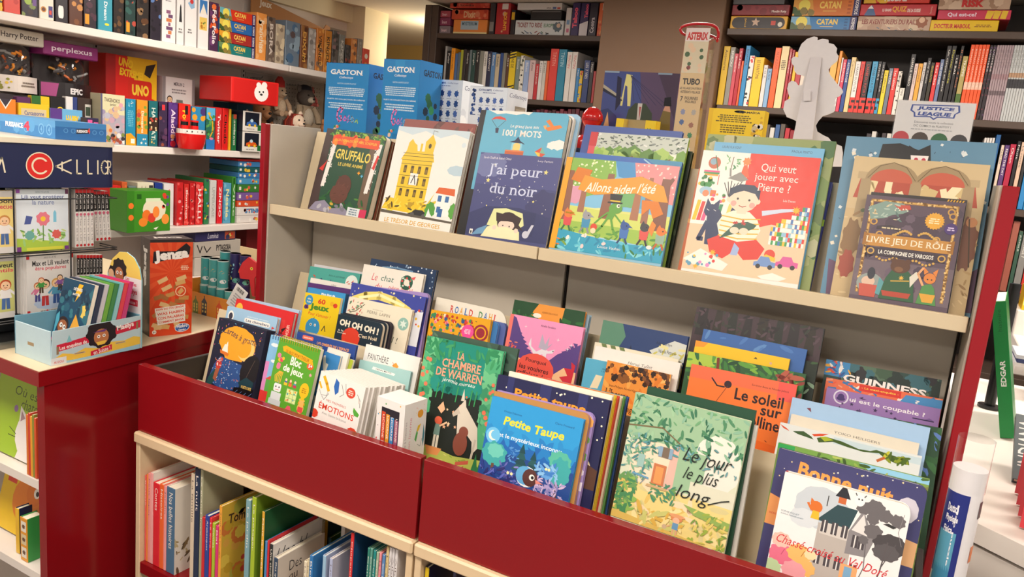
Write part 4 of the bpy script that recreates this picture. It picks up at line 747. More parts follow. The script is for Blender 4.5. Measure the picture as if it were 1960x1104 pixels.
def a_valdore(A):
    A.R(0, 0, 100, 100, 'eceae8'); A.G(34, 74, 22, 'c4ccd2', 10, .08, 3, 18); A.G(22, 60, 12, 'd4dade', 9, .1, 4, 8)
    A.R(34, 0, 62, 60, 'b8b0a8'); A.R(36, 50, 60, 62, 'cfc8c0'); A.P([(32, 62), (46, 82), (62, 82), (58, 62)], '2f4a50'); A.P([(58, 60), (66, 84), (78, 58), (74, 40), (58, 38)], '8a8688'); A.P([(60, 62), (67, 80), (73, 60)], 'e0dcd8'); A.R(46, 84, 52, 90, 'c86a3a'); A.P([(43, 90), (55, 90), (49, 104)], '2a2c34'); A.L([(49, 100), (49, 99)], .5, '333'); A.L([(38, 78), (38, 88)], .8, '444')
    for x, y in ((39, 52), (47, 52), (55, 52), (64, 46), (69, 46), (38, 20), (46, 20), (54, 20), (66, 18)): A.R(x - 2.4, y, x + 2.4, y + 12, '4a4448'); A.R(x - .5, y, x + .5, y + 12, 'e0dcd8')
    A.R(57, 8, 70, 28, 'e8a870'); A.R(60, 8, 66, 26, '7aa8c8')
    for (x, y, r) in ((66, 86, 6), (74, 88, 8), (82, 84, 6), (92, 82, 6), (76, 66, 7), (74, 78, 5), (70, 56, 4)): A.G(x, y, r, '6a6668', 8, .25, int(x), r * .9)
    A.G(90, 58, 13, '4a4648', 9, .2, 8, 9); A.G(88, 50, 10, '5a5658', 9, .2, 9, 7); A.L([(88, 60), (86, 30), (84, 20)], 1, '5a5456'); A.L([(86, 34), (94, 60)], .7, '5a5456'); A.L([(96, 90), (94, 72), (98, 60)], .4, '8a8688'); A.L([(72, 56), (74, 30), (70, 10)], .7, '6a6668')
    A.P([(82, 76), (90, 74), (92, 76), (86, 78)], '333'); A.E(62, 92, 4, 'f2f0ee', 5); A.L([(59, 96), (58, 98)], .8, '555'); A.L([(65, 96), (66, 98)], .8, '555'); A.E(61, 93, .7, '222'); A.E(63.5, 93, .7, '222')
    A.E(30, 74, 5, 'd8722c', 5); A.P([(25, 76), (25, 82), (29, 78)], 'd8722c'); A.P([(27, 62), (34, 62), (33, 70), (28, 70)], 'e8b830'); A.P([(27, 68), (22, 76), (24, 77)], 'd8722c')
    A.T('SOPHIE PIQUET', 3, 60, 18, 62, '8a9aa4'); A.T('AURÉLIE CARRIER-JANNY', 3, 57.5, 22, 59.5, '8a9aa4')
    for x, y, r, c in ((10, 18, 11, 'e0708a'), (24, 24, 10, 'f0b86a'), (30, 12, 9, 'f0b86a'), (8, 32, 8, 'f2c0b0'), (22, 6, 10, 'e8a0a8'), (4, 4, 8, 'b8d0a0'), (33, 26, 5, 'f6d8a8')): A.G(x, y, r, c, 9, .18, int(x * 3), r * .8)
    A.L([(10, 18), (12, 24)], .6, 'c04a6a'); A.L([(26, 22), (28, 28)], .6, 'b87a3a')
    A.T('Chassé-croisé au Val Doré', 4, 28, 92, 36.5, 'd0303a', .0, .3, rot=-1.6, serif=.03)
def a_nuit(A):
    A.R(0, 0, 100, 100, '40406f'); A.scat(30, 2, 40, 98, 98, .5, 1.1, ['e8d8a0', 'f0ece0'], 'S', 3); A.T('Bonne nuit', 16, 68, 80, 88, 'f09a4a', .03, rot=-2); A.G(90, 66, 7, 'c8c4d0', 9, .08, 3, 9); A.P([(0, 0), (28, 0), (22, 30), (0, 40)], 'e09a5a'); A.P([(70, 0), (100, 0), (100, 30), (84, 34), (74, 22)], 'd8a878'); A.T('BÉBÉ LYS', 2, 14, 12, 17, 'c85a3a', .01)
def a_soleil(A):
    A.R(0, 0, 100, 100, 'ee7a34'); A.R(0, 84, 100, 100, 'ec6f48'); A.R(84, 78, 100, 100, 'ea5a50'); A.P([(0, 0), (100, 0), (100, 22), (40, 30), (0, 26)], 'e86a26'); A.E(38, 84, 3.6, '33222a'); A.L([(38, 82), (28, 56)], .5, '6a3024'); A.L([(22, 88), (28, 80), (35, 80)], 1.4, '33222a'); A.E(24, 50, 8, '33222a'); A.E(33, 46, 5, '33222a'); A.G(42, 40, 6, '33222a', 8, .3, 4, 5); A.R(20, 30, 40, 46, '33222a')
    A.T('Sandrine Beau et Nicolas Jolivot', 60, 88, 94, 91, '5a2a20'); A.T('Le soleil', 46, 68, 91, 82, '2a1c20', .02); A.T('sur', 72, 56, 91, 65, '2a1c20', .02); A.T('la colline', 46, 40, 91, 54, '2a1c20', .02); A.scat(8, 60, 6, 94, 34, .8, 1.6, ['8a3a20'], 'F', 5)
def a_vouivres(A):
    A.R(0, 0, 100, 100, 'f09ac4'); A.P([(0, 0), (0, 100), (9, 96), (20, 74), (30, 56), (40, 50), (40, 0)], '5a4486'); A.P([(100, 0), (100, 76), (84, 64), (72, 56), (62, 44), (60, 0)], '5a4486')
    for i in range(9): A.P([(6 + i * 4, 92 - i * 6), (13 + i * 4, 86 - i * 5.4), (6 + i * 4, 82 - i * 6)], '5a4486')
    for i in range(8): A.P([(96 - i * 4.4, 76 - i * 4), (90 - i * 4.4, 76 - i * 5), (96 - i * 4, 66 - i * 4)], '5a4486')
    A.P([(0, 0), (0, 46), (24, 40), (34, 22), (30, 0)], 'f0c090'); A.P([(76, 0), (70, 26), (84, 40), (100, 36), (100, 0)], 'f0c090'); A.scat(26, 2, 40, 16, 62, 1.6, 3, ['e8604a', 'f08a6a'], 'F', 4)
    A.P([(80, 6), (96, 8), (98, 46), (92, 50), (94, 40), (84, 40), (90, 30), (80, 26), (88, 18)], 'cc2f3e'); A.P([(0, 0), (5, 0), (5, 100), (0, 100)], 'f07a70')
    A.S(24, 86, 2.4, 'f6e4ee', 4, .2); A.S(70, 76, 2.8, 'f6e4ee', 4, .2); A.S(88, 72, 3, 'f6e4ee', 4, .2); A.S(84, 66, 3, 'f6e4ee', 4, .2); A.T('Amélie Strobino', 44, 90, 64, 93, '5a2a4a')
    A.P([(34, 72), (36, 60), (44, 54), (52, 60), (60, 58), (68, 62), (66, 56), (58, 54), (58, 46), (54, 46), (53, 52), (48, 50), (46, 44), (42, 48), (38, 54), (32, 62)], 'e8e2ea'); A.P([(46, 60), (48, 80), (54, 66), (58, 78), (58, 64), (64, 70), (56, 58)], 'b8b0c4'); A.E(66, 59, .8, '222')
    A.E(46, 28, 26, 'e8584a', 20); A.T('Pourquoi', 32, 36, 60, 43, '2a1c20', .012, rot=-2); A.T('les vouivres', 25, 26, 65, 33, '2a1c20', .012, rot=-2); A.T('raffolent des', 24, 17, 66, 24, '2a1c20', .012, rot=-2); A.T('bijoux ?', 34, 8, 58, 15, '2a1c20', .012, rot=-2)
def a_jeux60(A):
    A.R(0, 0, 100, 100, 'eccb1f'); A.E(14, 84, 11, '3a94c4'); A.T('dès', 9, 85, 19, 89, 'f4f0d0', .02); A.T('4 ans', 8, 78, 20, 83, 'f4f0d0', .02); A.T('60', 39, 79, 60, 91, 'd8402a', .04); A.T('Jeux', 19, 60, 74, 78, '4a8a2e', .05); A.T("Pour s'amuser !", 18, 50, 80, 58, 'd8502c', .01, .15, rot=-2); A.scat(4, 4, 66, 18, 72, 3, 5, ['7a4a8a', '5a3a74'], 'E', 3); A.E(78, 84, 5, 'e8b020'); A.E(88, 81, 6, 'd8402a', 5); A.E(84, 82, 1, '222')
    A.E(36, 24, 20, '3a94c8', 20); A.E(30, 30, 3, 'f4f4ec'); A.E(42, 30, 3, 'f4f4ec'); A.E(30, 30, 1.4, '111'); A.E(42, 30, 1.4, '111'); A.L([(36, 44), (36, 48)], 1, '222'); A.L([(62, 20), (68, 32), (72, 20)], 2, '333')
def a_roald(A):
    for i, (ch, c) in enumerate(zip('ROALD DAHL', ('d8382c', '2f6ab0', 'e8a020', '2f6ab0', 'd8382c', '', '3a8a4a', '2f6ab0', 'e8a020', 'd8382c'))):
        if c: A.T(ch, 22 + i * 6.6, 90.5, 27 + i * 6.6, 96, c, .02, serif=.06)
def a_folk(A):
    A.R(0, 0, 100, 100, 'e8a81c'); A.scat(150, 2, 2, 78, 92, 1.2, 3, ['d8442c', 'f2e4c8', '3a8a5a', '2f5a8a', 'f0829a', 'b8342a'], 'G', 4); A.scat(60, 2, 2, 78, 94, 1, 2, ['f2e4c8', '2a4a3a', 'd8442c'], 'F', 5); A.E(87, 66, 12, '9a2a3a'); A.E(87, 66, 9, 'e8a81c'); A.E(87, 66, 7, '9a2a3a'); A.E(66, 64, 10, 'ec4f9a'); A.lines(4, 60, 58, 72, 70, 'f8d8e8', 1)
def a_comet(A):
    A.R(0, 0, 100, 100, '3f4aa0'); A.scat(24, 2, 60, 98, 98, .8, 2, ['f0e4a0', 'f4f0e0'], 'S', 3); A.L([(8, 66), (22, 78), (40, 84), (60, 80), (80, 66)], 9, 'ead878'); A.L([(14, 72), (40, 86), (74, 74)], 3, 'f6eeb8'); A.P([(84, 0), (100, 0), (100, 70), (90, 66)], 'e4e8f0'); A.scat(12, 78, 40, 98, 74, 1, 2, ['d8442c', 'f4f0e0', 'e8b830'], 'E', 6); A.P([(0, 0), (6, 0), (3, 66), (0, 70)], 'e4e8f0')
def a_chat(A):
    A.T('Le', 18, 70, 27, 85, 'd84a5a', 0, .2); A.T('chat', 33, 72, 54, 84, '2f6a5a', 0, .2); A.T('du', 26, 54, 36, 66, 'd84a5a', 0, .2); A.T('père Noël', 48, 54, 86, 66, 'd84a5a', 0, .2); A.E(75, 77, 10, '2a5a48'); A.scat(20, 66, 68, 84, 86, 1, 2, ['e8ece0', '5a8a6a', 'd84a4a'], 'E', 4); A.E(75, 77, 4.5, 'ece4d2'); A.P([(80, 88), (88, 92), (86, 84)], 'e05a5a')
def a_lapin(A):
    A.R(0, 0, 100, 100, 'ece4cc'); A.T('PIERRE', 32, 79, 48, 84, '7a6a5a'); A.T('LAPIN', 52, 79, 68, 84, '7a6a5a'); A.T('UN CADEAU POUR', 40, 86, 56, 88, '9a8a7a'); A.E(90, 74, 8, '8fbcb0'); A.S(90, 74, 6, 'dcebe0', 6); A.scat(26, 2, 70, 24, 94, 1.4, 3, ['4a7a5a', '7a9a7a', 'c84a44'], 'F', 3); A.L([(4, 74), (14, 78), (26, 92)], 1, '6a5a4a'); A.T('Joyeux', 34, 52, 66, 60, 'c04a44', 0, .2); A.T('Noël !', 58, 40, 86, 50, '4a5a4a', 0, .2); A.scat(20, 2, 2, 98, 20, 2, 5, ['c84a44', '4a7a5a'], 'F', 6)
def a_oh(A):
    A.R(0, 0, 100, 100, '1d2f3c'); A.T('OH OH OH !', 6, 64, 93, 86, 'f0e6d0', .05, rot=-2); A.E(36, 34, 20, 'd8402c', 18); A.T("C'est Noël", 52, 42, 92, 54, 'e8d8b8', .02); A.T('à la', 6, 48, 18, 54, 'f0e6d0', .01); A.T('boutique', 5, 40, 24, 46, 'f0e6d0', .01); A.T('.', 80, 30, 83, 34, 'f0e6d0', .02)
def a_heure(A):
    A.R(0, 0, 100, 100, 'e8943c'); A.scat(26, 0, 10, 100, 96, 6, 14, ['eca84e', 'e07f2c', 'f0bc6a'], 'F', 2); A.scat(70, 0, 72, 99, 99, 2, 5, ['4a2c1c', '6a3c1e', '2f2018', '8a5424'], 'G', 3); A.T('Jean-Philippe Arrou-Vignod', 10, 58, 58, 63, '7a4420'); A.T("L'heure", 6, 42, 44, 56, '4a2c20', 0, serif=.05); A.T('magique', 36, 22, 70, 34, '4a2c20', 0, serif=.05)
def a_alia(A):
    A.R(0, 0, 100, 100, '2c4272'); A.P([(0, 100), (24, 100), (30, 86), (20, 62), (0, 58)], '5a8a72'); A.P([(70, 84), (80, 66), (100, 60), (100, 40), (60, 40)], 'd8d47e'); A.P([(60, 76), (86, 92), (100, 90), (100, 70), (76, 62)], 'd4d8d0'); A.scat(20, 66, 62, 100, 84, 3, 6, ['c8c060', 'e4dc9a'], 'F', 4); A.T('Alia Cardyn', 66, 84, 84, 88, '1f2a44'); A.T('Valeria Petrone', 70, 76, 90, 80, '1f2a44'); A.P([(34, 60), (38, 78), (44, 60)], '24304e')
def a_tullet(A): A.T('Hervé Tullet', 42, 78, 70, 84, '4a4a48', -.004, .25, wave=.4)
def a_fern(A):
    A.R(0, 0, 100, 100, '2c5a34'); A.P([(0, 100), (30, 100), (24, 84), (0, 80)], 'a8c84a'); A.scat(80, 0, 60, 99, 99, 3, 8, ['3a7a3a', '7ab03e', '1f4a2c', '2a6a3a', '5a9a3e'], 'F', 3); A.scat(12, 78, 66, 99, 94, 4, 8, ['8a3a34', 'b05a44', '4a7a3e'], 'F', 5); A.L([(27, 98), (29, 70)], 2.5, '7a3424')
def a_guinness(A):
    A.R(0, 0, 100, 100, '2f4a44'); A.scat(40, 20, 60, 99, 99, 4, 9, ['3f5a44', '24342f', '54705a', '2c2c30', '3a6a74'], 'G', 4); A.R(0, 66, 22, 100, '3f8ac0'); A.scat(20, 0, 70, 24, 100, 2, 5, ['d84a34', 'e8a83a', 'f0e8e0', '2f5a9a'], 'F', 7)
    A.T('GUINNESS', 17, 57, 90, 74, '1a1a1c', .06, rot=-1); A.T('GUINNESS', 17.5, 58, 89.5, 74, 'f4f0ea', .035, rot=-1)
def a_maxi(A):
    A.R(0, 0, 100, 100, 'e8704a'); A.scat(30, 0, 70, 100, 99, 2, 4, ['f4e4d4', 'e85a3a', '3f7ab0', 'f0a07a'], 'R', 3); A.R(30, 78, 66, 98, 'd8342a'); A.T('- La maxi-enquête -', 32, 84, 64, 92, 'f6c84a', .02); A.P([(66, 70), (100, 70), (100, 96), (70, 92)], '4a90c8'); A.T('?', 78, 72, 82, 82, 'f4f0e8', .02)
def a_coupable(A):
    A.R(0, 0, 100, 100, '9a78b4'); A.E(14, 87, 7, 'e4dcec'); A.E(14, 87, 5.6, '9a78b4'); A.E(14, 87.6, 3, '4a3470'); A.E(14, 84, 4, '4a3470', 2); A.T('ui est le coupable ?', 22, 79, 88, 89, 'f6f0f4', .015, rot=-1); A.P([(30, 92), (34, 95), (33, 92), (37, 91), (33, 90)], '3a2c54'); A.scat(9, 6, 66, 70, 78, 1.4, 2.4, ['3a2c54', '5a4474'], 'S', 5); A.R(78, 74, 96, 76, '3a2c54'); A.P([(88, 76), (92, 80), (96, 76)], '7a5a98'); A.R(0, 0, 100, 60, '7a5a98')
def a_glasses(A):
    A.R(0, 0, 100, 100, 'dfe6e6'); A.R(40, 80, 100, 96, 'c8dce4'); G = '7a8a24'
    A.P([(28, 84), (34, 92), (46, 90), (58, 82), (66, 84), (70, 90), (76, 88), (92, 84), (93, 74), (84, 70), (76, 76), (72, 84), (62, 78), (50, 80), (40, 84), (34, 78), (30, 74)], '3f5a24'); A.P([(30, 88), (34, 92), (40, 88), (34, 80)], 'a8b82e'); A.scat(16, 76, 72, 92, 86, 2, 4, ['c8c83a', '8a9a2a', '4f6a24'], 'F', 3)
    A.P([(20, 98), (24, 90), (30, 96), (36, 100), (32, 92), (26, 86)], 'd8502c'); A.P([(0, 96), (5, 90), (8, 84), (3, 88)], 'd8502c'); A.L([(76, 76), (72, 66)], 2, 'c0683a'); A.P([(10, 86), (18, 92), (24, 84), (26, 78), (14, 82)], '3a5a30')
def a_leaves(cols, seed=1, n=70): return lambda A: A.scat(n, 0, 0, 100, 100, 3, 8, cols, 'F', seed)
def a_night(A):
    A.R(0, 0, 100, 100, '23254e'); A.scat(40, 1, 40, 99, 99, .5, 1.1, ['f0ecd0'], 'E', 3); A.R(10, 80, 16, 100, '2f3468'); A.R(40, 70, 50, 100, '2f3468'); A.R(74, 70, 82, 100, '2f3468'); A.T('Petite taupe', 18, 76, 82, 89, 'f09c28', .035); A.E(86, 22, 8, 'f0e0b0'); A.P([(64, 0), (100, 0), (100, 22), (84, 30), (70, 24)], '5a3a2a'); A.R(78, 10, 88, 24, 'e8c040')

# --- front row, left to right
s = Stack(1.272, ZB, 13, BF)
s.book('activity_book', 'black and orange scratch card book at the left end of the bin', (420, 607), (511, 633), (.030, 131), '1b2036', a_scratch, kind='soft', spine='14182a', pages='23253a')
s.book('picture_book', 'light blue knights book behind the black scratch card book', (436, 585), (532, 608), (.012, 85), '9cc0dc', lambda A: (A.E(10, 80, 6, 'f0ece4', 8), A.E(10, 80, 4, '3a3a4a', 5), A.T('QUESTIONS RÉPONSES', 42, 86, 84, 89, 'e8f0f4', .01), A.P(rrect(4, 3, (1, 1, 1, 1), 38, 74, 88, 84), 'f0ece4'), A.T('Les chevaliers', 41, 76, 86, 82, '3a4a6a', .02), A.P([(84, 50), (92, 72), (99, 50)], '5a5a6a'), A.P([(92, 72), (98, 76), (92, 79)], 'd8443a')))
s.book('picture_book', 'red picture book leaning behind the light blue knights book', (453, 571), (564, 599), (.014, 120), 'd0262a', lambda A: (A.R(16, 0, 88, 86, 'd63a34'), A.E(8, 86, 6, 'e8b040', 7), A.P([(78, 70), (88, 66), (84, 60), (76, 62)], '8a1a1c'), A.P([(84, 72), (92, 76), (86, 66)], '2a2020'), A.TV('TCHOUPI', 92, 56, 97, 80, 'f0c8b8', .02, True), A.P([(74, 0), (100, 0), (100, 22), (78, 28)], '3a8a4a')), pages='ddd6c8')
s.book('picture_book', 'pale blue picture book rearmost behind the red one at bin left end', (468, 570), (573, 594), .010, 'a8c4dc')
s = Stack(1.262, ZB, 13, BF)
def spiral(o, M, w, h, t, n, col):
    q = MB()
    for i in range(n):
        x = w * (.06 + .88 * i / (n - 1)); pts = [(x + .0008 * math.sin(a), t / 2 + (t / 2 + .002) * math.cos(a), h - .003 + .0085 * math.sin(a)) for a in [k * math.pi / 5 for k in range(10)]]
        q.tube(pts, .0009, col, 5, True)
    return q.build('spiral_binding', M_GLOSS, o)
M, w, hh = s.fit((536, 645), (614, 669)); o = s.book('activity_pad', 'green spiral bound games pad with yellow wire', (536, 645), (614, 669), (.012, 126), '5aa32e', a_bloc, kind='soft'); spiral(o, M, w, hh, .012, 17, 'd8c23a'); s.gap(.006)
M, w, hh = s.fit((519, 640), (612, 664)); o = s.book('activity_pad', 'sky blue and pink spiral pad behind the green games pad', (519, 640), (612, 664), (.010, 125), '86bce4', lambda A: (A.R(0, 0, 100, 34, '5aa84a'), A.R(0, 0, 8, 60, 'd88ac0'), A.G(12, 86, 8, 'e8f0f4', 8, .2, 2, 3), A.G(16, 62, 6, 'e8f0f4', 8, .2, 3, 2.5), A.P([(6, 34), (16, 40), (20, 34)], 'd8503a'), A.R(0, 0, 18, 16, 'd83a34')), kind='soft'); spiral(o, M, w, hh, .010, 17, '4a5a8a')
s = Stack(1.330, ZB, 13, BF)
s.book('picture_book', 'navy space book with a coral corner label behind the square books', (570, 634), (682, 661), (.008, 95), '2c4a92', lambda A: (A.P(rrect(3, 2, (1, 1, 1, 1), 10, 88, 29, 96), 'e86a50'), A.T('nickelodeon', 12, 90.5, 27, 94, 'f6e0d4', .02), A.T("LES OMBRES DE L'ESPACE", 36, 84, 90, 90, 'e8a05a', .03)), pages='4a4a6a')
s = Stack(1.302, ZB, 13, BF)
for (a, b, c, l) in (((622, 672), (652, 682), '3f86c4', 'small blue booklet standing between the spiral pad and square books'), ((628, 664), (668, 677), 'e4e0d6', 'small white booklet with a round emblem behind the blue booklet'), ((650, 680), (676, 690), 'b0c03a', 'small lime booklet behind the white square books')):
    s.book('booklet', l, a, b, .007, c, (lambda A: (A.E(40, 74, 22, '8a9ab0', 16), A.E(40, 74, 19, 'e4e0d6', 14), A.lines(2, 26, 70, 54, 80, '4a5a7a', 1.5))) if c == 'e4e0d6' else (lambda A: A.scat(8, 10, 30, 90, 95, 6, 12, ['9cc8e0', 'e8e4d8'], 'R', 3)) if c[0] == '3' else None, kind='soft')
s = Stack(1.243, ZB, 8, BF)
EM = 'white square emotion books in one block'
for i in range(11):
    e = 1.2 * (i % 3); x0, y0, x1, y1 = 615 + i * 7.0, 709 - i * .4, 699 + i * 7.2 + e, 748 - i * 1.0
    if i == 0: o = s.book('square_picture_book', 'white square emotions book with red title, front of its block', (x0, y0), (x1, y1), (.0085, 88), 'f0ece6', a_emotions, kind='soft', pages='e2ddd6', h=None)
    else: s.book('square_picture_book', 'white square book standing in the block behind the red titled emotions book', (x0, y0), (x1, y1), .0085, 'eeeae4', kind='soft', pages='e2ddd6', group=EM)
s = Stack(1.352, ZB, 13, BF)
s.book('picture_book', 'pale turquoise picture book behind the white square block', (689, 688), (787, 711), (.006, 68), 'a4ccca', lambda A: (A.P([(26, 82), (70, 78), (72, 84), (28, 90)], 'eef0ea'), A.T('HENRI MATTI', 34, 82, 64, 86, '4a5a5a', .01, rot=-3)), pages='b8c8c4')
s.gap(.002).book('picture_book', 'white panther picture book behind the turquoise one', (701, 658), (805, 685), (.006, 170), 'eceae4', lambda A: (A.T('PANTHÈRE', 8, 84, 46, 93, '3a3a3c', -.004), A.P([(54, 84), (60, 88), (66, 84), (60, 80)], 'f0a040'), A.scat(6, 54, 80, 66, 88, 1, 2, ['d8702a'], 'F', 3), A.L([(90, 70), (90, 78)], .8, '444')))
# box of unicorn booklets
P0 = onP(710, 833, (0, 1.236, 0), (0, 1, 0)); P1 = onY(723, 757, 1.236); q1 = onZ(776, 776, P1.z); q2 = onZ(838, 769, P1.z)
U = (q1 - P1); U.z = 0; w = U.length; U.normalize(); Y = V3((-U.y, U.x, 0)); dd = (q2 - q1).dot(Y); O = P1.copy(); O.z = ZB
def uni_front(A):
    A.R(0, 0, 100, 100, 'f0ece8'); A.scat(40, 3, 3, 97, 97, 1.4, 2.6, ['d8444a', 'e8a83a', '5a9ac0', '5aa85a', '4a4a5a'], 'E', 3); A.R(18, 30, 82, 88, '2a2630')
    for i, c in enumerate(('d84a2c', 'e8982a', '3f8ac8', 'a05a7a')): A.R(20 + i * 15.5, 32, 33 + i * 15.5, 82 - i * 2, c); A.R(20 + i * 15.5, 32, 33 + i * 15.5, 42, 'e8e2da'); A.TV('LICORNE', 24 + i * 15.5, 46, 30 + i * 15.5, 78, 'f6e8d8', .01)
def uni_right(A):
    A.R(0, 0, 100, 100, 'f0ece8'); A.TV('ma boîte à histoires', 6, 20, 14, 76, 'a8a0a0', 0, True); A.TV('mon licorne', 24, 30, 34, 80, 'e0889a', 0, True); A.E(72, 82, 13, 'e8a02a'); A.E(76, 48, 25, 'f4f0ec', 26); A.P([(56, 54), (64, 66), (78, 68), (70, 60)], 'e8c030'); A.P([(52, 48), (60, 60), (66, 56), (60, 44)], '5ab05a'); A.P([(90, 66), (98, 52), (94, 34), (88, 44)], '4a8a9a'); A.L([(66, 40), (80, 36), (86, 46)], 1.6, '888'); A.scat(8, 50, 84, 96, 96, 1.5, 2.6, ['d8444a', 'e8a83a'], 'S', 4)
facebox('booklet_box', 'white open fronted box of unicorn booklets, beside the drawer gap', frame(O, U, Y, (0, 0, 1)), w, P1.z - ZB, max(.06, min(dd, .085)), 'f0ece8', uni_front, uni_right, cat='box', bev=.001)
s = Stack(1.318, ZB, 12, BF)
s.book('picture_book', 'tall green jungle picture book with a white donkey and brown bear', (818, 642), (965, 673), (.011, 226), '3f9a72', a_warren, spine='2f7a5c')
s.gap(.004).book('picture_book', 'dark jungle picture book just behind the green donkey book', (829, 632), (992, 668), (.008, 150), '3f5a4c', a_leaves(['2a3a34', '5a7a62', '1f2a28', '46665a'], 3, 60), pages='7aa8c8')
s.book('picture_book', 'purple and blue book edge behind the dark jungle book', (880, 660), (988, 682), .010, '5a5aa8', lambda A: A.scat(20, 60, 60, 99, 99, 4, 8, ['7a6ac0', '3a5ab0', '9ac0e0'], 'G', 4), pages='6a8ab8')
s = Stack(1.232, ZB, 13, BF)
s.book('picture_book', 'bright blue picture book of a small mole in a night wood', (943, 757), (1118, 803), (.009, 148), '2f9ad8', a_taupe, spine='2a86c4', pages='2f6ab8')
s.book('picture_book', 'orange brown topped board book just behind the bright blue mole book', (947, 748), (1130, 793), .010, 'c08a4a', kind='board', pages='a88ac0')
s.book('picture_book', 'lilac board book with round corners behind the mole book', (952, 746), (1139, 792), .010, 'a690cc', lambda A: A.scat(20, 80, 2, 99, 98, 3, 6, ['6a9a5a', 'e8c8a0', 'f0b060', 'e8e0f0'], 'G', 5), kind='board', pages='b09ad0')
s.book('picture_book', 'dark night picture book with large orange title behind the lilac one', (954, 716), (1168, 767), (.012, 160), '23254e', a_night, pages='6a5aa0')
for i, (c, l, pg) in enumerate((('f2ecd8', 'white', 'c04a8a'), ('e8c83a', 'yellow', 'e8c83a'), ('d8503a', 'red', 'f0a04a'), ('f0e8c8', 'cream', 'd8423a'), ('6aa85a', 'green', 'e8a83a'), ('34589c', 'blue', '2f4a8a'))):
    s.book('picture_book', l + ' book edge in the pile behind the dark night book with orange title', (975 + i * 8, 710 - (i > 1) * 3 + i * 2), (1172 + i * 6, 757 + i * .6), .0095, c, pages=pg)
s = Stack(1.285, ZB, 12, BF)
s.book('picture_book', 'pale green picture book of a country house with handwritten black title', (1217, 750), (1437, 806), (.012, 235), 'd8dcc0', a_jour, spine='c8ccae')
s.gap(.004).book('picture_book', 'dark green picture book just behind the country house book', (1240, 739), (1447, 786), .010, '1f4a34', pages='d8d0c0')
s.book('picture_book', 'plain white backed book rearmost behind the country house book', (1250, 770), (1450, 815), .012, 'e0dcd2', h=.24)
s = Stack(1.250, ZB, 13, BF)
s.book('picture_book', 'white board book with a slate roofed house and pink trees', (1503, 902), (1746, 969), (.022, 184), 'eceae8', a_valdore, kind='board', spine='c8303a')
s.book('picture_book', 'indigo board book with orange title behind the slate roof book', (1492, 857), (1778, 933), (.016, 142), '40406f', a_nuit, kind='board', spine='3a3a66')
s.book('picture_book', 'leafy green picture book behind the indigo board book', (1490, 847), (1780, 918), (.014, 160), '7a9a4a', lambda A: (A.R(0, 94, 12, 100, '2a9a4a'), A.P([(12, 100), (60, 100), (70, 92), (40, 90), (14, 94)], '6f9a44'), A.P([(55, 100), (100, 100), (100, 94), (62, 94)], '8ac0dc'), A.scat(90, 20, 60, 100, 100, 2, 5, ['4a6a2e', '8aa84a', '38541f', 'a8b85a'], 'F', 5), A.scat(60, 84, 0, 100, 90, 2, 5, ['4a5a2e', '7a7a4a', '5a6a34'], 'F', 7)))

# --- back row, left to right
ZC = .766
s = Stack(1.500, ZC, 13, BB)
s.book('activity_book', 'yellow games book with green title and a blue round creature', (585, 559), (653, 571), (.009, 82), 'eccb1f', a_jeux60, kind='soft')
s.book('activity_book', 'blue notepad just behind the yellow games book', (590, 549), (662, 562), (.016, 84), '3a94cc', lambda A: A.T('Mon bloc de', 38, 88, 74, 93, 'f0f4f4', .03, .1), kind='soft', pages='3f6a94')
s.gap(.012).book('picture_book', 'purple picture book edge behind the blue notepad', (590, 540), (676, 554), .010, '5a3474')
s.gap(.012).book('picture_book', 'white picture book between the purple and teal ones', (595, 531), (682, 547), (.010, 105), 'ece8de', lambda A: A.T('LEÇ', 48, 92, 58, 95, '5a5a5a'))
s.gap(.02).book('picture_book', 'teal fish picture book with little red fishes', (594, 509), (690, 524), (.010, 120), '4fa89c', lambda A: (A.T('Adrien et Lucile Bélanger', 40, 88, 72, 92, '1f4a4a'), A.T('Sardines', 22, 66, 66, 84, '24386a', .01, .2), A.E(86, 84, 12, 'e4ece4'), A.scat(6, 78, 78, 94, 90, 2.5, 3.5, ['d8442c'], 'F', 4), A.scat(3, 8, 80, 14, 88, 2.5, 3.5, ['d8442c'], 'F', 5)))
s.gap(.004).book('picture_book', 'pale grey picture book rearmost behind the teal fish book', (602, 505), (696, 521), .008, 'd4d0d4', spine='b03a44')
s = Stack(1.452, ZC, 13, BB)
s.book('board_book', 'dark teal christmas board book with cream letters and a red disc', (648, 601), (734, 620), (.014, 58), '1d2f3c', a_oh, kind='board')
for i, l in enumerate(('second', 'third')): s.book('board_book', l + ' board book in the stack behind the dark teal christmas one', (652 + i * 6, 599 - i), (742 + i * 8, 618 - i), .012, ('24303c', '2a2430')[i], kind='board', pages=('cfc8bc', '3a3440')[i])
s.gap(.004).book('picture_book', 'cream rabbit picture book with a pale green seal', (670, 567), (790, 593), (.009, 110), 'ece4cc', a_lapin, pages='e8dcc0')
s.gap(.006).book('picture_book', 'royal blue night picture book with a golden comet trail', (674, 540), (816, 569), (.012, 90), '3f4aa0', a_comet, pages='4a3a6a')
s.book('picture_book', 'lilac edged book behind the golden comet book', (690, 545), (822, 556), .012, 'a890c8', kind='board', pages='b8a8d0')
s.gap(.006).book('picture_book', 'white christmas cat picture book with a green wreath', (697, 505), (812, 525), (.012, 89), 'ece6d8', a_chat, spine='2f7a5a')
s.book('picture_book', 'dark navy starry picture book rearmost, tallest at the left of the bin', (711, 494), (836, 517), (.010, 90), '22395a', lambda A: (A.scat(50, 1, 50, 99, 99, .6, 1.4, ['9ab4cc', 'e8ecf0'], 'E', 3), A.L([(20, 86), (40, 90), (66, 88)], 2, '6a90b0')))
s = Stack(1.530, ZC, 13, BB)
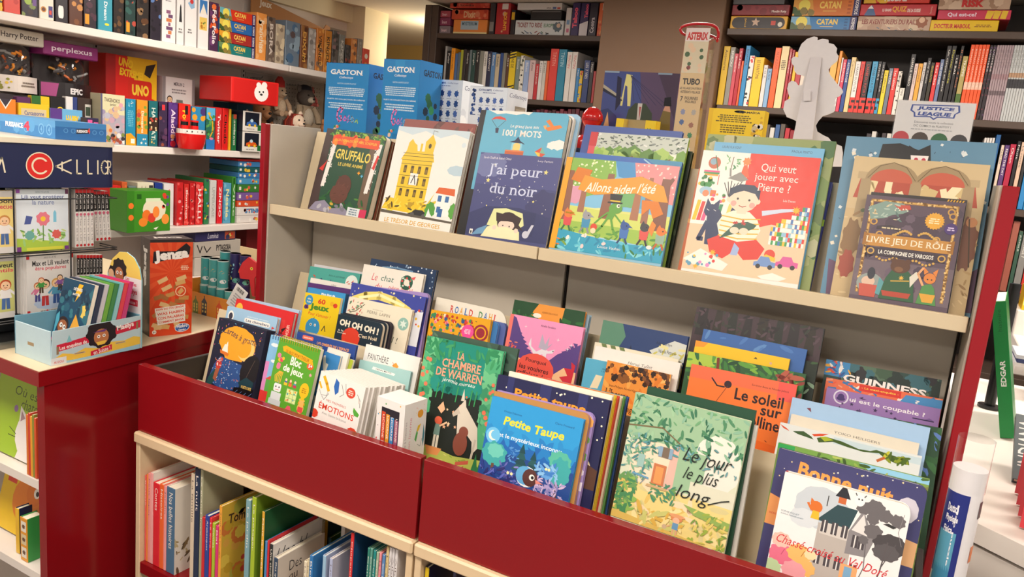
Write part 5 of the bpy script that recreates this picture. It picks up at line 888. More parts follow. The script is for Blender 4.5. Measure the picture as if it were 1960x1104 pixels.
s.book('picture_book', 'yellow folk pattern picture book with a pink sticker', (826, 592), (940, 612), (.012, 80), 'e8a81c', a_folk, spine='d8942a')
s.book('picture_book', 'blue board book behind the yellow folk pattern book', (850, 596), (955, 617), .012, '3f80c0', kind='board', pages='7a9ad0')
s.book('picture_book', 'slate blue board book behind the yellow folk pattern book', (856, 598), (970, 619), .014, '5a6aa8', kind='board', pages='5f70a8')
M, w, hh = s.gap(.004).fit((836, 568), (975, 598)); o = empty('display_sign', M, 'white round cornered header card with letters in many colours', 'sign'); q = MB()
win = rrect(16, 13, (0, 1, 0, 0), n=8); q.prism([(x * w / 100, y * hh / 100) for x, y in win], (0, .003, 0), (1, 0, 0), (0, 0, 1), (0, -1, 0), .003, 'ece6d4'); a_roald(Art(q, (0, -.00002, 0), (1, 0, 0), (0, 0, 1), (0, -1, 0), w, hh, win)); q.build('header_card', M_MATTE, o)
q = MB(); q.prism([(0, 0), (.009, 0), (0, hh * .7)], (w * .5, .0032, 0), (0, 1, 0), (0, 0, 1), (1, 0, 0), .002, 'd8d0be'); q.build('easel_back', M_MATTE, o)
s = Stack(1.560, ZC, 13, BB)
s.book('picture_book', 'pink picture book with a red disc and a small white dragon', (978, 600), (1118, 627), (.012, 130), 'f09ac4', a_vouivres, spine='f07a70')
s.gap(.003).book('picture_book', 'orange and dark green picture book behind the pink dragon book', (985, 573), (1121, 597), (.010, 100), 'e8983c', lambda A: (A.P([(0, 100), (36, 100), (30, 86), (26, 70), (10, 60), (0, 62)], '1f4a2c'), A.P([(72, 100), (100, 100), (100, 56), (86, 62), (70, 72)], '1f4a2c'), A.scat(30, 0, 58, 34, 80, 4, 8, ['1f4a2c', '2c6a34'], 'F', 3), A.scat(30, 68, 58, 99, 78, 4, 8, ['1f4a2c', '2c6a34'], 'F', 4), A.T('ADRIEN DELACROIX', 42, 84, 64, 87, '8a4a1c'), A.E(36, 78, 6, 'f2ead8', 3)))
s.gap(.004).book('picture_book', 'pale blue picture book rearmost behind the pink dragon book', (1000, 578), (1129, 603), .014, '9cbcd0', pages='8aa0a0')
s = Stack(1.520, ZC, 13, BB)
s.book('picture_book', 'autumn orange picture book with dark maple leaves', (1163, 689), (1285, 717), (.009, 114), 'e8943c', a_heure, kind='soft')
s.book('picture_book', 'sky blue picture book with a cream paper shape, beside the autumn book', (1122, 684), (1215, 703), (.009, 82), '5ab0d0', lambda A: (A.P([(18, 34), (34, 36), (40, 66), (26, 66)], 'e8dcb8'), A.T('Anne-Claire', 36, 80, 68, 84, '2a5a7a'), A.T('Lévêque', 36, 74, 58, 78, '2a5a7a'), A.P([(50, 44), (60, 50), (58, 40)], 'd84a5a')), kind='soft')
s.gap(.004).book('picture_book', 'plain white picture book with handwritten author line', (1140, 661), (1303, 695), (.012, 100), 'eceae2', a_tullet)
s.book('picture_book', 'cream picture book with olive stripes behind the plain white one', (1139, 654), (1299, 688), (.010, 100), 'e4dcc4', lambda A: [A.P([(8 + k * 11, 100), (14 + k * 11, 100), (18 + k * 11, 88), (12 + k * 11, 88)], '6a7a4a') for k in range(3)], spine='c07a7a')
s.gap(.006).book('picture_book', 'navy and pale yellow seaside picture book rearmost behind the white one', (1155, 612), (1318, 644), (.012, 160), '2c4272', a_alia)
s = Stack(1.520, ZC, 13, BB)
s.book('picture_book', 'orange sunset picture book with black title and kite silhouette', (1324, 696), (1526, 737), (.010, 150), 'ee7a34', a_soleil)
s.gap(.003).book('picture_book', 'green jungle picture book behind the orange sunset book', (1318, 672), (1543, 716), (.010, 150), '2c5a34', a_fern)
s.gap(.002).book('picture_book', 'yellow picture book edge behind the green jungle book', (1332, 651), (1512, 687), (.010, 120), 'ecc020', lambda A: (A.P([(0, 100), (14, 100), (10, 92), (0, 90)], 'f0982a'), A.E(82, 88, 1.4, 'd8a890'), A.P([(64, 90), (66, 93), (68, 90)], '5a4a20')))
s.book('picture_book', 'blue sky picture book behind the yellow one', (1347, 629), (1545, 669), (.010, 120), '3a66a8', a_leaves(['4a78b8', '2f5896', '5a88c0'], 4, 30))
s.book('picture_book', 'dark green thicket book, right of the yellow and blue ones', (1400, 664), (1566, 694), (.010, 120), '1f2a20', a_leaves(['3a5a34', '16201a', '8aa88a', '2a4a2a'], 5, 90), pages='3a4a34')
s.gap(.004).book('picture_book', 'large dark brown woodland picture book rearmost in the bin', (1334, 586), (1579, 629), (.012, 130), '3a2f30', lambda A: (A.R(0, 0, 100, 100, '44343a'), [A.P([(2 + k * 12 + (k % 3), 60), (11 + k * 12, 60), (10 + k * 12, 100), (3 + k * 12 + (k % 2) * 2, 100)], ('2a2628', '2f2a24', '262a26')[k % 3]) for k in range(9)], A.scat(70, 0, 62, 99, 99, 1.5, 4, ['54424a', '241f22', '333a30'], 'F', 3)))
s = Stack(1.475, ZC, 13, BB)
s.book('picture_book', 'white picture book with red ribbons and a green reptile tail', (1494, 808), (1765, 874), (.012, 75), 'e4e8e6', a_glasses, pages='e0dcd2')
s.gap(.003).book('picture_book', 'cream picture book with small spaced capital letters', (1515, 792), (1760, 849), (.010, 107), 'e2dac8', lambda A: A.T('YOKO HEILIGERS', 36, 84, 72, 88, '6a645c', .0, rot=-1))
s.gap(.003).book('picture_book', 'light blue picture book behind the cream one with capitals', (1517, 760), (1781, 819), (.010, 100), 'a4c6e8', lambda A: A.P([(12, 86), (15, 88), (16, 80)], '7a3a4a'))
s.book('picture_book', 'dark foliage picture book with blue flowers, lower right of the bin', (1532, 768), (1804, 820), (.012, 120), '2a4a34', a_leaves(['3a6a3e', '24402c', '5a7ab8', '2f5a34'], 6, 90))
s = Stack(1.600, ZC, 13, BB)
s.book('picture_book', 'purple detective picture book wrapped in film', (1583, 741), (1801, 783), (.012, 100), '9a78b4', a_coupable, pages='6a5a8a')
s.gap(.004).book('picture_book', 'orange mystery picture book with a red title strip', (1582, 722), (1805, 764), (.012, 60), 'e8704a', a_maxi)
s.gap(.004).book('record_book', 'record book with thick white capitals, rearmost at the right of the bin', (1582, 687), (1803, 727), (.018, 85), '2f4a44', a_guinness)
# ============================================================ spine-out books in the lower case
LB = 'children books in the lower case'
def low(Y, z0, items, place, d=.19):
    for i, (xl, xr, yt, c, txt, cov, art, lab) in enumerate(items):
        p = onY(xl, yt, Y); q = onY(xr, yt, Y); w = max(.004, q.x - p.x - .0006)
        spine_book('picture_book', lab or '%s spined book, %s from the left %s' % (cname(c), ORD[i + 1], place), frame((p.x, Y, z0), (1, 0, 0), (0, 1, 0), (0, 0, 1)), w, p.z - z0, d + (i % 3) * .004, c, txt, 'f4ece0' if sum(hx(c)[:3]) < 1.2 else '5a4a44', cov, art, group=LB)
def a_sketch(A): A.R(0, 0, 100, 100, 'e6e0d4'); A.scat(40, 0, 2, 80, 40, 3, 8, ['8a7450', 'a89468', '6a5a44', 'c4b48a'], 'F', 3); A.G(60, 38, 14, 'f0ece4', 8, .2, 2, 20); A.E(60, 50, 8, 'd0c4a8', 10); A.P([(40, 20), (60, 34), (80, 22), (70, 16)], 'c8a878'); A.L([(30, 8), (60, 20), (90, 10)], 1.4, '6a5434')
def a_leafcov(A): A.R(0, 0, 100, 100, 'd8b040'); A.scat(40, 5, 2, 98, 96, 6, 13, ['e8c850', 'c8a030', 'd87a3a', 'b8b048', 'e0a84a'], 'G', 3); A.scat(16, 40, 10, 98, 70, 4, 7, ['c8483a', 'd86a4a'], 'G', 7); A.T('Tom', 12, 78, 44, 88, '4a3424', .02, rot=-4)
def a_cloche(A): A.R(0, 0, 100, 100, 'e8e4e0'); A.T('Une bl', 8, 76, 66, 92, '3a3a40', -.006, .35)
def a_desq(A): A.R(0, 0, 100, 100, 'ddd4c8'); A.T('Des', 24, 74, 50, 88, '3a3a3c', -.004); A.T('qu', 24, 56, 42, 68, '3a3a3c', -.004)
def a_browncov(A): A.R(0, 0, 100, 100, '7a5430'); A.scat(60, 2, 20, 98, 98, 3, 8, ['8a6238', '5a3c22', 'a87a44', 'c89a4a'], 'F', 3)
low(1.208, .3355, [(277.5, 280.4, 909, 'ea5e5a', 'Beatrix', 0, 0, 0), (280.8, 283.5, 907, 'f08a3a', 0, 0, 0, 0), (283.5, 288, 905, 'f0948e', 'Petit lapin', 0, 0, 0), (288, 293, 904, 'f2aaa8', 0, 'ece6dc', 0, 0), (293.5, 306, 922, 'e02c38', 'Contes', 0, 0, 0), (306, 314, 925, 'ee6a34', 'Histoires', 0, 0, 0), (314, 319, 929, 'f0a0a0', 'Jardin', 0, 0, 0),
 (319.5, 336, 930, '4a708e', 'Nos belles histoires', 'e6e0d4', a_sketch, 'slate blue spined book with a pencil sketch cover, in the lower case')], 'of the lower case front', .195)
low(1.208, .3355, [(366, 373, 905, 'd8c8b0', 'La famille', 0, 0, 'beige spined book beside the tall navy spine in the lower case'), (373.5, 383, 895, '22344e', 'La nuit', 0, 0, 'tall navy spined book right of the gap in the lower case'), (384, 389.5, 898, 'a8a888', 'Le grand livre', 0, 0, 'sage patterned spine beside the tall navy book in the lower case')], '', .12)
low(1.200, .3355, [(387, 392.5, 989, 'd02a30', 0, 0, 0, 0), (393, 401, 985, '2a4496', 'Arabesques', 0, 0, 0), (401.5, 406, 990, 'e0303a', 'Le livre', 0, 0, 0), (406.5, 412.5, 1000, 'a8c030', 'Contes', 0, 0, 0), (413, 418.5, 1005, 'd8347a', 'Bal', 0, 0, 0), (420, 426, 967, 'e8a23a', 'Tout est rouge', 'd8b040', a_leafcov, 'book with an orange spine and a golden leaf cover in the lower case'), (471, 480, 955, '7aa4ac', 'Le jardin', '8ab0b0', 0, 0), (483, 491, 950, 'a4bc2e', 'Le potager', '7a9a2a', 0, 0), (502, 507, 978, 'e0a838', 'Mais la forêt', '1f5a34', 0, 0), (507.5, 512, 1035, '4a88c0', 0, 0, 0, 0), (512.3, 516, 1034, 'd02a34', 0, 0, 0, 0), (516.5, 523.5, 1040, '1e2a2c', 'Une cloche', 'e8e4e0', a_cloche, 'book with a black spine and white cover in black script'), (524.5, 533, 1066, '2f4660', 'Des questions', 'ddd4c8', a_desq, 'navy spined book with a beige cover, right of the black spine'),
 (582, 588, 1073, 'e4d8be', 'La mer', 0, 0, 0), (588.3, 592.6, 1072, 'd8c8a4', 'Le vent', 0, 0, 0), (593, 600, 1062, '2f78b8', 'Bleu', '3a80bc', 0, 0), (618, 624.5, 1062, '9cc0da', 0, 'b0bcd8', 0, 0), (631, 637, 1068, 'b4bcdc', 'Neige', 'd4d0dc', 0, 0), (672, 678.5, 1019, 'd82c2e', 'Chaperon Rouge', '24507e', 0, 0), (704, 709, 1048, '2f8272', 'Conte', 0, 0, 0), (709.3, 714, 1049, '5a9a8a', 'Conte', 0, 0, 0), (715, 720.5, 1053, '1f8a86', 'Conte', 0, 0, 0), (721, 726, 1056, 'a0b49a', 'Conte', 0, 0, 0), (726.5, 731, 1057, 'f0949c', 'Rose', 0, 0, 0), (732, 738, 1061, '5a88c0', 'Ciel', 0, 0, 0), (740, 745.5, 1046, 'dcc48c', 'Le chat', 0, 0, 0), (746, 751, 1047, 'e0dcdc', 'Album', 0, 0, 0), (751.3, 756.5, 1049, 'dcd8da', 'Album', 0, 0, 0), (757, 762.5, 1051, 'e0dcdc', 'Album', 0, 0, 0)], 'of the lower case front', .155)
low(1.418, .3355, [(396, 400.5, 942, '58a8cc', 0, 0, 0, 0), (401.8, 404, 940, 'd8d0b8', 0, 0, 0, 0), (404.5, 409, 936, 'e0d8c8', 'Ours', '7a5430', a_browncov, 'book with a white spine and brown woodland cover behind the golden leaf book'), (494, 501, 936, '4a90c0', 0, '3a78a8', 0, 0), (536.5, 542, 958, 'a88a5a', 0, 0, 0, 0), (543, 548, 961, 'e0707c', 'Fleur', 0, 0, 0), (548.5, 554, 960, '2f5aa4', 0, '1f3a70', 0, 0), (554.3, 557.5, 993, '8ac0dc', 0, 0, 0, 0), (558, 564, 993, 'e0862a', 'Lion', '8a4a1c', 0, 0), (574, 580, 993, '4a545c', 0, '2f363a', 0, 0), (590, 597, 1012, 'd8d4ce', 'Printemps', 0, 0, 0), (597.3, 604.5, 1013, 'ee8a1e', 'Forêt', 0, 0, 0), (607, 614, 992, 'd4d0cc', 'Tempête', 0, 0, 0), (615, 622, 997, 'd8d0b4', 0, 0, 0, 0), (622.4, 628, 993, 'c8a02a', 0, '2f4a54', 0, 0), (628.4, 634, 1028, '4a90b4', 0, '3a6a2a', 0, 0)], 'in the rear row of the lower case', .125)
low(1.208, .3355, [(814, 822, 1085, 'e0c020', 0, '1f2244', 0, 'navy book with a yellow spine, first in the right lower case'), (868, 874, 1088, '3a3a5a', 0, '2a2a44', 0, 'dark book second in the right lower case')], '', .15)
# ============================================================ books and games on the dark bookcases
def spines(Y, z0, items, place, group, kind='comic', d=.22, parts=False):
    for i, (xl, xr, yt, c, txt, tc, sa) in enumerate(items):
        yb = proj((onY(xl, 205, Y).x, Y, z0))[1]; p = onY(xl, yb, Y); q = onY(xr, yb, Y); T = onY(xl, yt, Y); w = max(.004, q.x - p.x - .0008)
        spine_book(kind, '%s %s spine, %s from left %s' % (cname(c), kind.replace('_', ' '), ORD[i + 1], place), frame((p.x, Y, z0 + .0005), (1, 0, 0), (0, 1, 0), (0, 0, 1)), w, T.z - z0, d, c, txt, tc or 'f4f0e8', None, None, sa, parts=parts, group=group, kind='soft')
def redblocks(c2): return lambda A: (A.R(0, 0, 100, 30, c2), A.R(0, 8, 60, 14, '1b1a1c'), A.R(30, 20, 100, 25, '1b1a1c'))
def dots(cols): return lambda A: A.scat(24, 5, 3, 95, 97, 14, 30, cols, 'G', 3)
K = '1d1b1e'
W = 'e6e0da'
r2 = [(1371, 1383, 88, 'd8b02a', 'Aventures', '3a2a10', 0), (1384, 1393, 90, '8a867e', 'SPIROU', 0, 0), (1393, 1400, 102, 'c84a58', 'Enquête', 0, 0), (1400.5, 1407.5, 92, 'b02634', 'Le Juge', 0, 0), (1408, 1412, 116, 'e2643a', 0, 0, 0), (1412.5, 1421, 87, '2f88be', 'BORGIA', '1a2a4a', 0), (1422, 1431, 106, 'e8e0da', 0, 0, dots(['d8403a', '2a2a2c', 'e8e0da'])), (1432, 1450, 109, 'f0bf28', 'LE FANTÔME', '3a2a10', 0), (1451, 1458.5, 124, 'd8d4d0', 'S.O.Z.', '333', 0), (1459, 1467, 131, '86acd0', 'BLACK', '223', 0), (1468, 1479, 91, 'f0602a', 'ALCAZAR', 'a83a10', 0), (1480, 1494, 88, 'e6d09c', 0, 0, lambda A: A.lines(6, 14, 62, 86, 78, '4a3a2a', 4)), (1495, 1500, 93, 'b0343e', 'Chronique', 0, 0), (1500.5, 1505, 95, 'a02a36', 'Chronique', 0, 0), (1506, 1512, 99, 'e8b82a', 0, 0, 0),
 (1512.5, 1522, 102, 'b0353f', 0, 0, 0), (1522.5, 1534, 118, 'd8c8b8', 0, 0, 0), (1534.5, 1546, 112, '6a2a3a', 0, 0, 0), (1546.5, 1560, 118, 'c8b8a8', 0, 0, 0), (1560.5, 1575, 110, '7a2a3a', 0, 0, 0), (1575.5, 1588, 105, 'e0b050', 0, 0, 0),
 (1589, 1594.5, 97, 'ea942c', 0, 0, 0), (1595, 1598, 110, 'e0d8d4', 0, 0, 0), (1598.5, 1605, 113, 'd83e5a', 'ASTRONAUTE', 0, 0), (1605.5, 1613, 113, '28488a', 'ASTROLOGIE', 0, 0), (1613.5, 1622, 109, 'e0c68c', 'Carnets', '8a5a2a', 0), (1622.5, 1632, 117, W, "L'ARABE DU FUTUR", '333', redblocks('d8342c')), (1632.5, 1640.5, 117, 'd8342c', 'DU FUTUR', K, redblocks('e03a30')), (1641, 1652.5, 117, K, "L'ARABE DU FUTUR 3", 'c83a34', redblocks('d8342c')), (1654, 1664.5, 117, '3a96c0', "L'ARABE DU FUTUR", K, redblocks('d8342c')), (1665, 1671.5, 117, K, "FUTUR 5", W, redblocks('d8342c')), (1672, 1678.5, 118, K, 'LE JEUNE ACTEUR', W, redblocks('3a96c0')), (1679, 1687, 134, 'e8cc2a', 'La différence', '333', 0), (1687.5, 1695, 130, '6c7686', 'TINTIN', 0, 0), (1695.5, 1705, 130, 'd8342e', 'Les cahiers', 0, 0), (1705.5, 1713, 136, 'e4ddd2', 'DORMEUR', '333', dots(['333', 'e4ddd2'])), (1713.5, 1723, 168, 'e0dcd0', 'MINI', '333', 0),
 (1724, 1733, 103, K, 'CHARLIE HEBDO', 'f4f0e8', 0), (1733.5, 1740.5, 121, 'd8c0b8', 'Le retour', '444', 0), (1741, 1749, 121, 'e8a63a', 'Automne', '5a3010', 0), (1749.5, 1755.5, 119, 'ccc8c6', 'Le Monde', '444', 0), (1756, 1763.5, 110, K, 'Guy Cosset', 0, 0), (1764, 1771, 119, '2f2a1c', 'GOLIATH', 'e0c030', 0), (1772, 1780, 119, 'd8383a', 'Les ailes', 0, 0), (1780.5, 1787.5, 113, '6a7aa0', 'VUE DE MER', 0, 0), (1788, 1797, 87, K, 'Un casque en peau', 0, 0), (1797.5, 1806, 87, K, 'Dernier conte', 'd8d040', 0), (1806.5, 1813.5, 104, K, 'LE BAL', 0, 0), (1814, 1820, 87, K, 'Il était 2 fois', 'e0804a', 0), (1821, 1831, 107, 'b0a060', 'TRAPPE', 0, lambda A: A.R(0, 0, 100, 40, '4a6a2a'))]
spines(3.935, 1.8035, r2, 'on the right dark bookcase', 'comics on the right dark bookcase')
def series(Y, z0, xs, yt, col, txt, tc, label, group, sa=None, kind='comic', d=.22):
    for a, b in zip(xs, xs[1:]):
        yb = proj((onY(a, 205, Y).x, Y, z0))[1]; p = onY(a, yb, Y); q = onY(b, yb, Y); T = onY(a, yt, Y)
        spine_book(kind, label, frame((p.x, Y, z0 + .0005), (1, 0, 0), (0, 1, 0), (0, 0, 1)), q.x - p.x - .0008, T.z - z0, d, col, txt, tc, None, None, sa, parts=False, group=group, kind='soft')
series(3.935, 1.8035, [1832, 1839.4, 1846.6, 1853.6, 1860.4, 1867], 85, 'ee5a2a', 'ROMAN GRAPHIQUE', 'f6e0d0', 'orange comic spine in the set of five before the grey series', 'orange comic series', lambda A: A.R(0, 40, 100, 50, 'e8b8a0'))
series(3.935, 1.8035, [1867.6, 1873.5, 1880], 86, '2a2228', "L'OMBRE", 'e8e0e0', 'black comic spine between the orange set and the mauve series', 'black comics beside the orange set', dots(['5a3a6a', '2a2228', '8a3a4a']))
series(3.935, 1.8035, [1880.5 + 4.6 * i for i in range(8)], 86, 'a8949a', 'Série', '6a5a60', 'mauve grey comic spine in the series right of the black ones', 'mauve grey comic series', lambda A: (A.R(0, 34, 100, 40, '6a5a60'), A.R(0, 55, 100, 62, '9a7a80')))
series(3.935, 1.8035, [1913 + 5.0 * i for i in range(14)], 86, 'c0c4c4', 'Série', '6a7274', 'light grey comic spine in the long series at the right end', 'light grey comic series', lambda A: (A.R(0, 44, 100, 56, '2a2a30'), A.R(0, 58, 100, 64, 'b08a6a')))
rd = random.Random(4)
spines(3.935, 1.4425, [(1440 + i * 9.5, 1448.5 + i * 9.5, 236 + rd.randint(0, 14), rd.choice(['8a2a30', '3a5a8a', 'c8c4bc', 'a8b03a', 'b0303a', '2a2a2e', '5a5048', 'd8d0c4']), None, 0, 0) for i in range(10)] + [(1640 + i * 9.5, 1648.5 + i * 9.5, 250 + rd.randint(0, 12), rd.choice(['b02a3a', '3a3438', 'c8c4bc', '8a2a40']), None, 0, 0) for i in range(6)] + [(1860 + i * 5, 1864.6 + i * 5, 262, 'd4d0cc', None, 0, 0) for i in range(4)] + [(1881, 1890, 256, '1f5a94', None, 0, 0), (1894, 1900, 276, 'd8c4b0', 'ALBUM', '444', 0), (1901, 1910, 276, '5a3a72', 'READ THE DAY', 0, 0), (1911, 1922, 274, 'b02040', 'Olsen', 0, 0), (1923, 1930, 268, '221f22', 'Nuit', 0, 0), (1931, 1939, 270, 'd8b8a0', 'La route', '444', 0), (1940, 1946, 275, '2a2a2c', 'Noir', 0, 0), (1947, 1958, 300, '2f86c4', 'Océan', 0, 0), (1958.5, 1970, 290, '3a96d0', 'Océan', 0, 0)], 'on the lower right dark shelf', 'comics on the lower right dark shelf')
spines(3.935, 1.0855, [(1915, 1928, 420, 'a05a4a', 0, 0, 0), (1929, 1937, 440, '3a5a4a', 'JUNGLE', 0, 0), (1938, 1952, 448, '8a8884', 'VOYAGE 7', 0, 0), (1953, 1960, 452, 'd03a30', 'Rouge', 0, 0), (1960.5, 1968, 455, 'e8c030', 'Or', 0, 0)], 'beside the red post, right bookcase', 'comics beside the red post')
l2 = [(846, 849.5, 88, 'a8a6a2', 0, 0, 0), (850, 857.5, 97, K, 'Polar', 0, 0), (858, 865, 92, 'f09a1e', 'DE MON PÈRE', K, 0), (866, 870.6, 102, '4a6c9c', 0, 0, 0), (871, 875.6, 100, '5a6a7a', 0, 0, 0), (876, 880.6, 95, 'a8ac30', 0, 0, 0), (881, 886, 94, '3a3230', 0, 0, 0), (886.5, 892.6, 96, '2a2422', 'Ombre', 0, 0), (893, 897, 95, '6a7a7c', 0, 0, 0), (897.4, 904.6, 96, '2a4a44', 'Jungle', 0, 0), (905, 912, 95, '2c2826', 'Loup', 0, 0), (912.4, 919.6, 97, '8a8a80', 0, 0, 0), (920, 926.6, 98, 'e0dcd4', 'HOMMES', K, 0), (927, 934.6, 98, '2c2e4a', 'LE RAPPORT', 0, 0), (935, 942.6, 100, '5a86b8', 'Bleue', 0, 0), (943, 950.6, 103, 'c8b89a', 'Sable', K, 0), (951, 956.6, 101, '2a4a8a', 0, 0, 0), (957, 963, 101, '8a8878', 0, 0, 0), (963.5, 968.6, 105, '5a3c2c', 'ARTE', 0, 0), (969, 981, 98, 'e8c820', 'ZONE DE', K, lambda A: [A.P([(0, 84 + k * 6), (100, 88 + k * 6), (100, 91 + k * 6), (0, 87 + k * 6)], K) for k in range(3)] + [A.P([(0, 4 + k * 6), (100, 8 + k * 6), (100, 11 + k * 6), (0, 7 + k * 6)], K) for k in range(4)]), (982, 989.6, 108, '7a8a84', 'Sonia', 0, 0), (990, 997.6, 106, 'e4e0d4', 'Vert', '3a6a3a', dots(['333', 'c8c4b8'])), (998, 1007.6, 115, '9ab0d8', 'Blanc', 0, 0), (1008, 1018.6, 115, 'd8bcba', 'Rose', '5a3a3a', 0), (1019, 1026, 122, 'c02c34', 'EDGAR P. JACOBS', 0, 0), (1026.4, 1033, 116, 'e0dcd8', 'Essai', '444', 0), (1033.4, 1039.6, 116, 'cfcac0', 'Essai', '444', 0), (1040, 1045, 116, 'e8642c', 0, 0, 0), (1045.5, 1060.5, 93, 'df382c', 'TINTIN', 'f0a090', 0), (1061, 1076, 94, '1c86a6', 'TINTIN', 'b8e0ec', 0), (1077, 1086.4, 99, 'eae4dc', 'TINTIN', 'd8342c', 0), (1087, 1097, 99, 'eae4dc', 'TINTIN', 'd8342c', 0), (1098, 1103.6, 130, '3a8ac8', 'Mer', 0, 0), (1104, 1110, 135, 'e8c030', 'Or', K, dots(['d8342c', '3a8ac8', 'e8c030'])), (1111, 1122, 115, '283e7a', 'LES 7 VIES', 0, 0), (1122.5, 1129.6, 118, '2a2426', 'Noir', 0, 0), (1130, 1134.6, 136, 'b8343a', 0, 0, 0), (1135, 1149, 138, 'e8dcc0', 0, 0, 0), (1149.5, 1153, 150, '6a6a70', 0, 0, 0)]
spines(4.225, 1.7935, l2, 'on the left dark bookcase', 'comics on the left dark bookcase')
rd = random.Random(9)
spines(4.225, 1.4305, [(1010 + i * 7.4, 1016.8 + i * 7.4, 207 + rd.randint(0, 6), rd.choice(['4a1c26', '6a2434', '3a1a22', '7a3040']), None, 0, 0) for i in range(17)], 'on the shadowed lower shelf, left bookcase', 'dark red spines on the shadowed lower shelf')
def gbox(Y, xl, xr, yt, yb, col, label, front, d=.26, group='board games on the dark bookcases', zoff=0):
    p = onY(xl, yb, Y); q = onY(xr, yb, Y); T = onY(xl, yt, Y); zs = 2.1675 if Y < 4 else 2.1685
    if abs(p.z - zs) < .02: p.z = zs
    T.z = min(T.z, 2.355); p.x = max(p.x, -1.028 if Y < 4 else -2.957)
    return facebox('game_box', label, frame((p.x, Y, p.z), (1, 0, 0), (0, 1, 0), (0, 0, 1)), q.x - p.x - .003, T.z - p.z - .0014, d, col, front, group=group, bev=.002)
def title(t, x0, y0, x1, y1, c, bg=(), bold=.02, seed=1, kind='G'):
    return lambda A: ((A.scat(10, 2, 5, 98, 95, 3, 8, list(bg), kind, seed) if bg else 0), A.T(t, x0, y0, x1, y1, c, bold))
def a_catan(c, sky):
    return lambda A: (A.P([(0, 0), (34, 0), (28, 100), (0, 100)], sky), A.E(17, 60, 9, 'f0e060', 9), A.scat(9, 0, 0, 36, 40, 3, 6, ['6a5a2a', '3f5a2a', '8a7a3a'], 'G', 3), A.T('CATAN', 40, 42, 72, 84, 'f4d060', .04), A.R(46, 26, 66, 30, 'e8c060'), A.R(90, 0, 100, 100, '2a2a6a'), A.TV('KOSMOS', 92.5, 8, 97.5, 92, 'f4f0f0', .03), [A.R(82, 12 + k * 21, 87, 24 + k * 21, c) for k in range(4)])
gbox(3.93, 1386, 1502, -6, 8.5, '5a5a5c', 'grey game box on top of the dark red one, right bookcase', None)
gbox(3.93, 1392, 1511, 9, 29, '8a2a30', 'dark red game box with white lettering, right bookcase', title('Moulin Roty', 70, 20, 95, 50, 'f0e0d8', ('7a2028',)))
gbox(3.93, 1393, 1506, 30, 57, 'e0a828', 'black game box with a yellow border, bottom left of the right bookcase top shelf', lambda A: (A.P(rrect(10, 40, x0=3, y0=8, x1=96, y1=92), '241c1e'), A.TV('Jyhad', 25, 20, 29, 84, 'e8b020'), A.S(45, 55, 8, 'c8a890', 5), A.R(72, 34, 80, 66, 'c83a2c'), A.E(88, 40, 4, 'e0d8c8')))
gbox(3.93, 1516, 1645, -3, 30, 'd8782a', 'orange island game box above the blue one, right bookcase', a_catan('b85a1c', 'e0a040'))
gbox(3.93, 1511, 1638, 31, 58.5, '2a7ab8', 'blue island game box beneath the orange one, right bookcase', a_catan('1c5a94', '7ab0d0'))
gbox(3.93, 1653, 1780, -12, 6.5, 'd83a2c', 'red and yellow game box on top of the quiz box', lambda A: (A.P([(0, 0), (20, 0), (14, 100), (0, 100)], 'e8b82a'), A.G(30, 50, 10, 'f0c030', 8, .3, 3), A.T('FEUDAL', 32, 20, 66, 80, 'f4e8e0', .04)))
gbox(3.93, 1645, 1792, 7.5, 29.5, 'c8323c', 'red quiz game box with a mountain drawing', lambda A: (A.P([(6, 0), (12, 80), (16, 90), (22, 0)], '4a6a9a'), A.P([(10, 60), (14, 90), (18, 60)], 'f0ece8'), A.T('LE GRAND', 30, 36, 42, 60, 'f4e8e0', .03), A.T('QUIZ', 43, 26, 62, 82, 'f0b030', .03), A.T('DE LA SUISSE', 63, 30, 80, 60, 'f4e8e0', .03), A.TV('Helvetiq', 92, 20, 95, 80, 'e8b8a8')))
gbox(3.93, 1639, 1780, 30.5, 58.8, 'c8a890', 'beige railway game box with red title, right bookcase', lambda A: (A.scat(12, 0, 0, 100, 90, 4, 9, ['d0b49c', 'b8947c', 'dcc4a8'], 'G', 3), A.T('LES AVENTURIERS DU RAIL', 6, 46, 80, 80, '8a2a24', .025), A.scat(14, 4, 8, 92, 22, 1.6, 2.6, ['8a3a34', '3a6a8a', '4a6a3a', 'b08a3a', 'e0d0c0'], 'R', 5), A.G(88, 60, 8, '9a5a3a', 8, .3, 3), A.E(88, 76, 4, 'e8c0a0')))
gbox(3.93, 1795, 1934, -8, 18, 'c8ac94', 'tan strategy game box with big red letters, right bookcase', lambda A: (A.scat(14, 0, 0, 100, 95, 4, 9, ['b89a80', 'd8c0a8', 'a88870'], 'G', 3), A.T('RISK', 33, 16, 64, 72, 'c82a2c', .06)))
gbox(3.93, 1793, 1935, 18.5, 37, 'd03a5a', 'pink guessing game box with yellow cards drawn on it', lambda A: (A.T('Qui est-ce?', 14, 24, 54, 74, 'f0e0f0', .03), [A.P([(66 + k * 10, 10), (74 + k * 10, 6), (78 + k * 9, 90), (68 + k * 10, 94)], 'f0c83a') for k in range(3)]))
gbox(3.93, 1779, 1911, 37.5, 57.8, 'f0c81c', 'yellow doctor game box with red letters, right bookcase', lambda A: (A.T('DOCTEUR MABOUL', 6, 30, 60, 68, 'd0302a', .04), A.lines(2, 64, 40, 92, 66, 'a0641c', 1)))
for j, (yt, yb, c, l) in enumerate(((20, 33, 'b04a5a', 'top'), (33.5, 48.5, '8a3a5a', 'middle'), (49, 60.5, '8a7a80', 'bottom'))): gbox(4.22, 829 + j * .6, 862 - j * .3, yt, yb, c, 'small film wrapped box, %s one of the leftmost trio on the left bookcase' % l, title('Smart', 20, 25, 70, 65, 'e8c8d0', ()), .12)
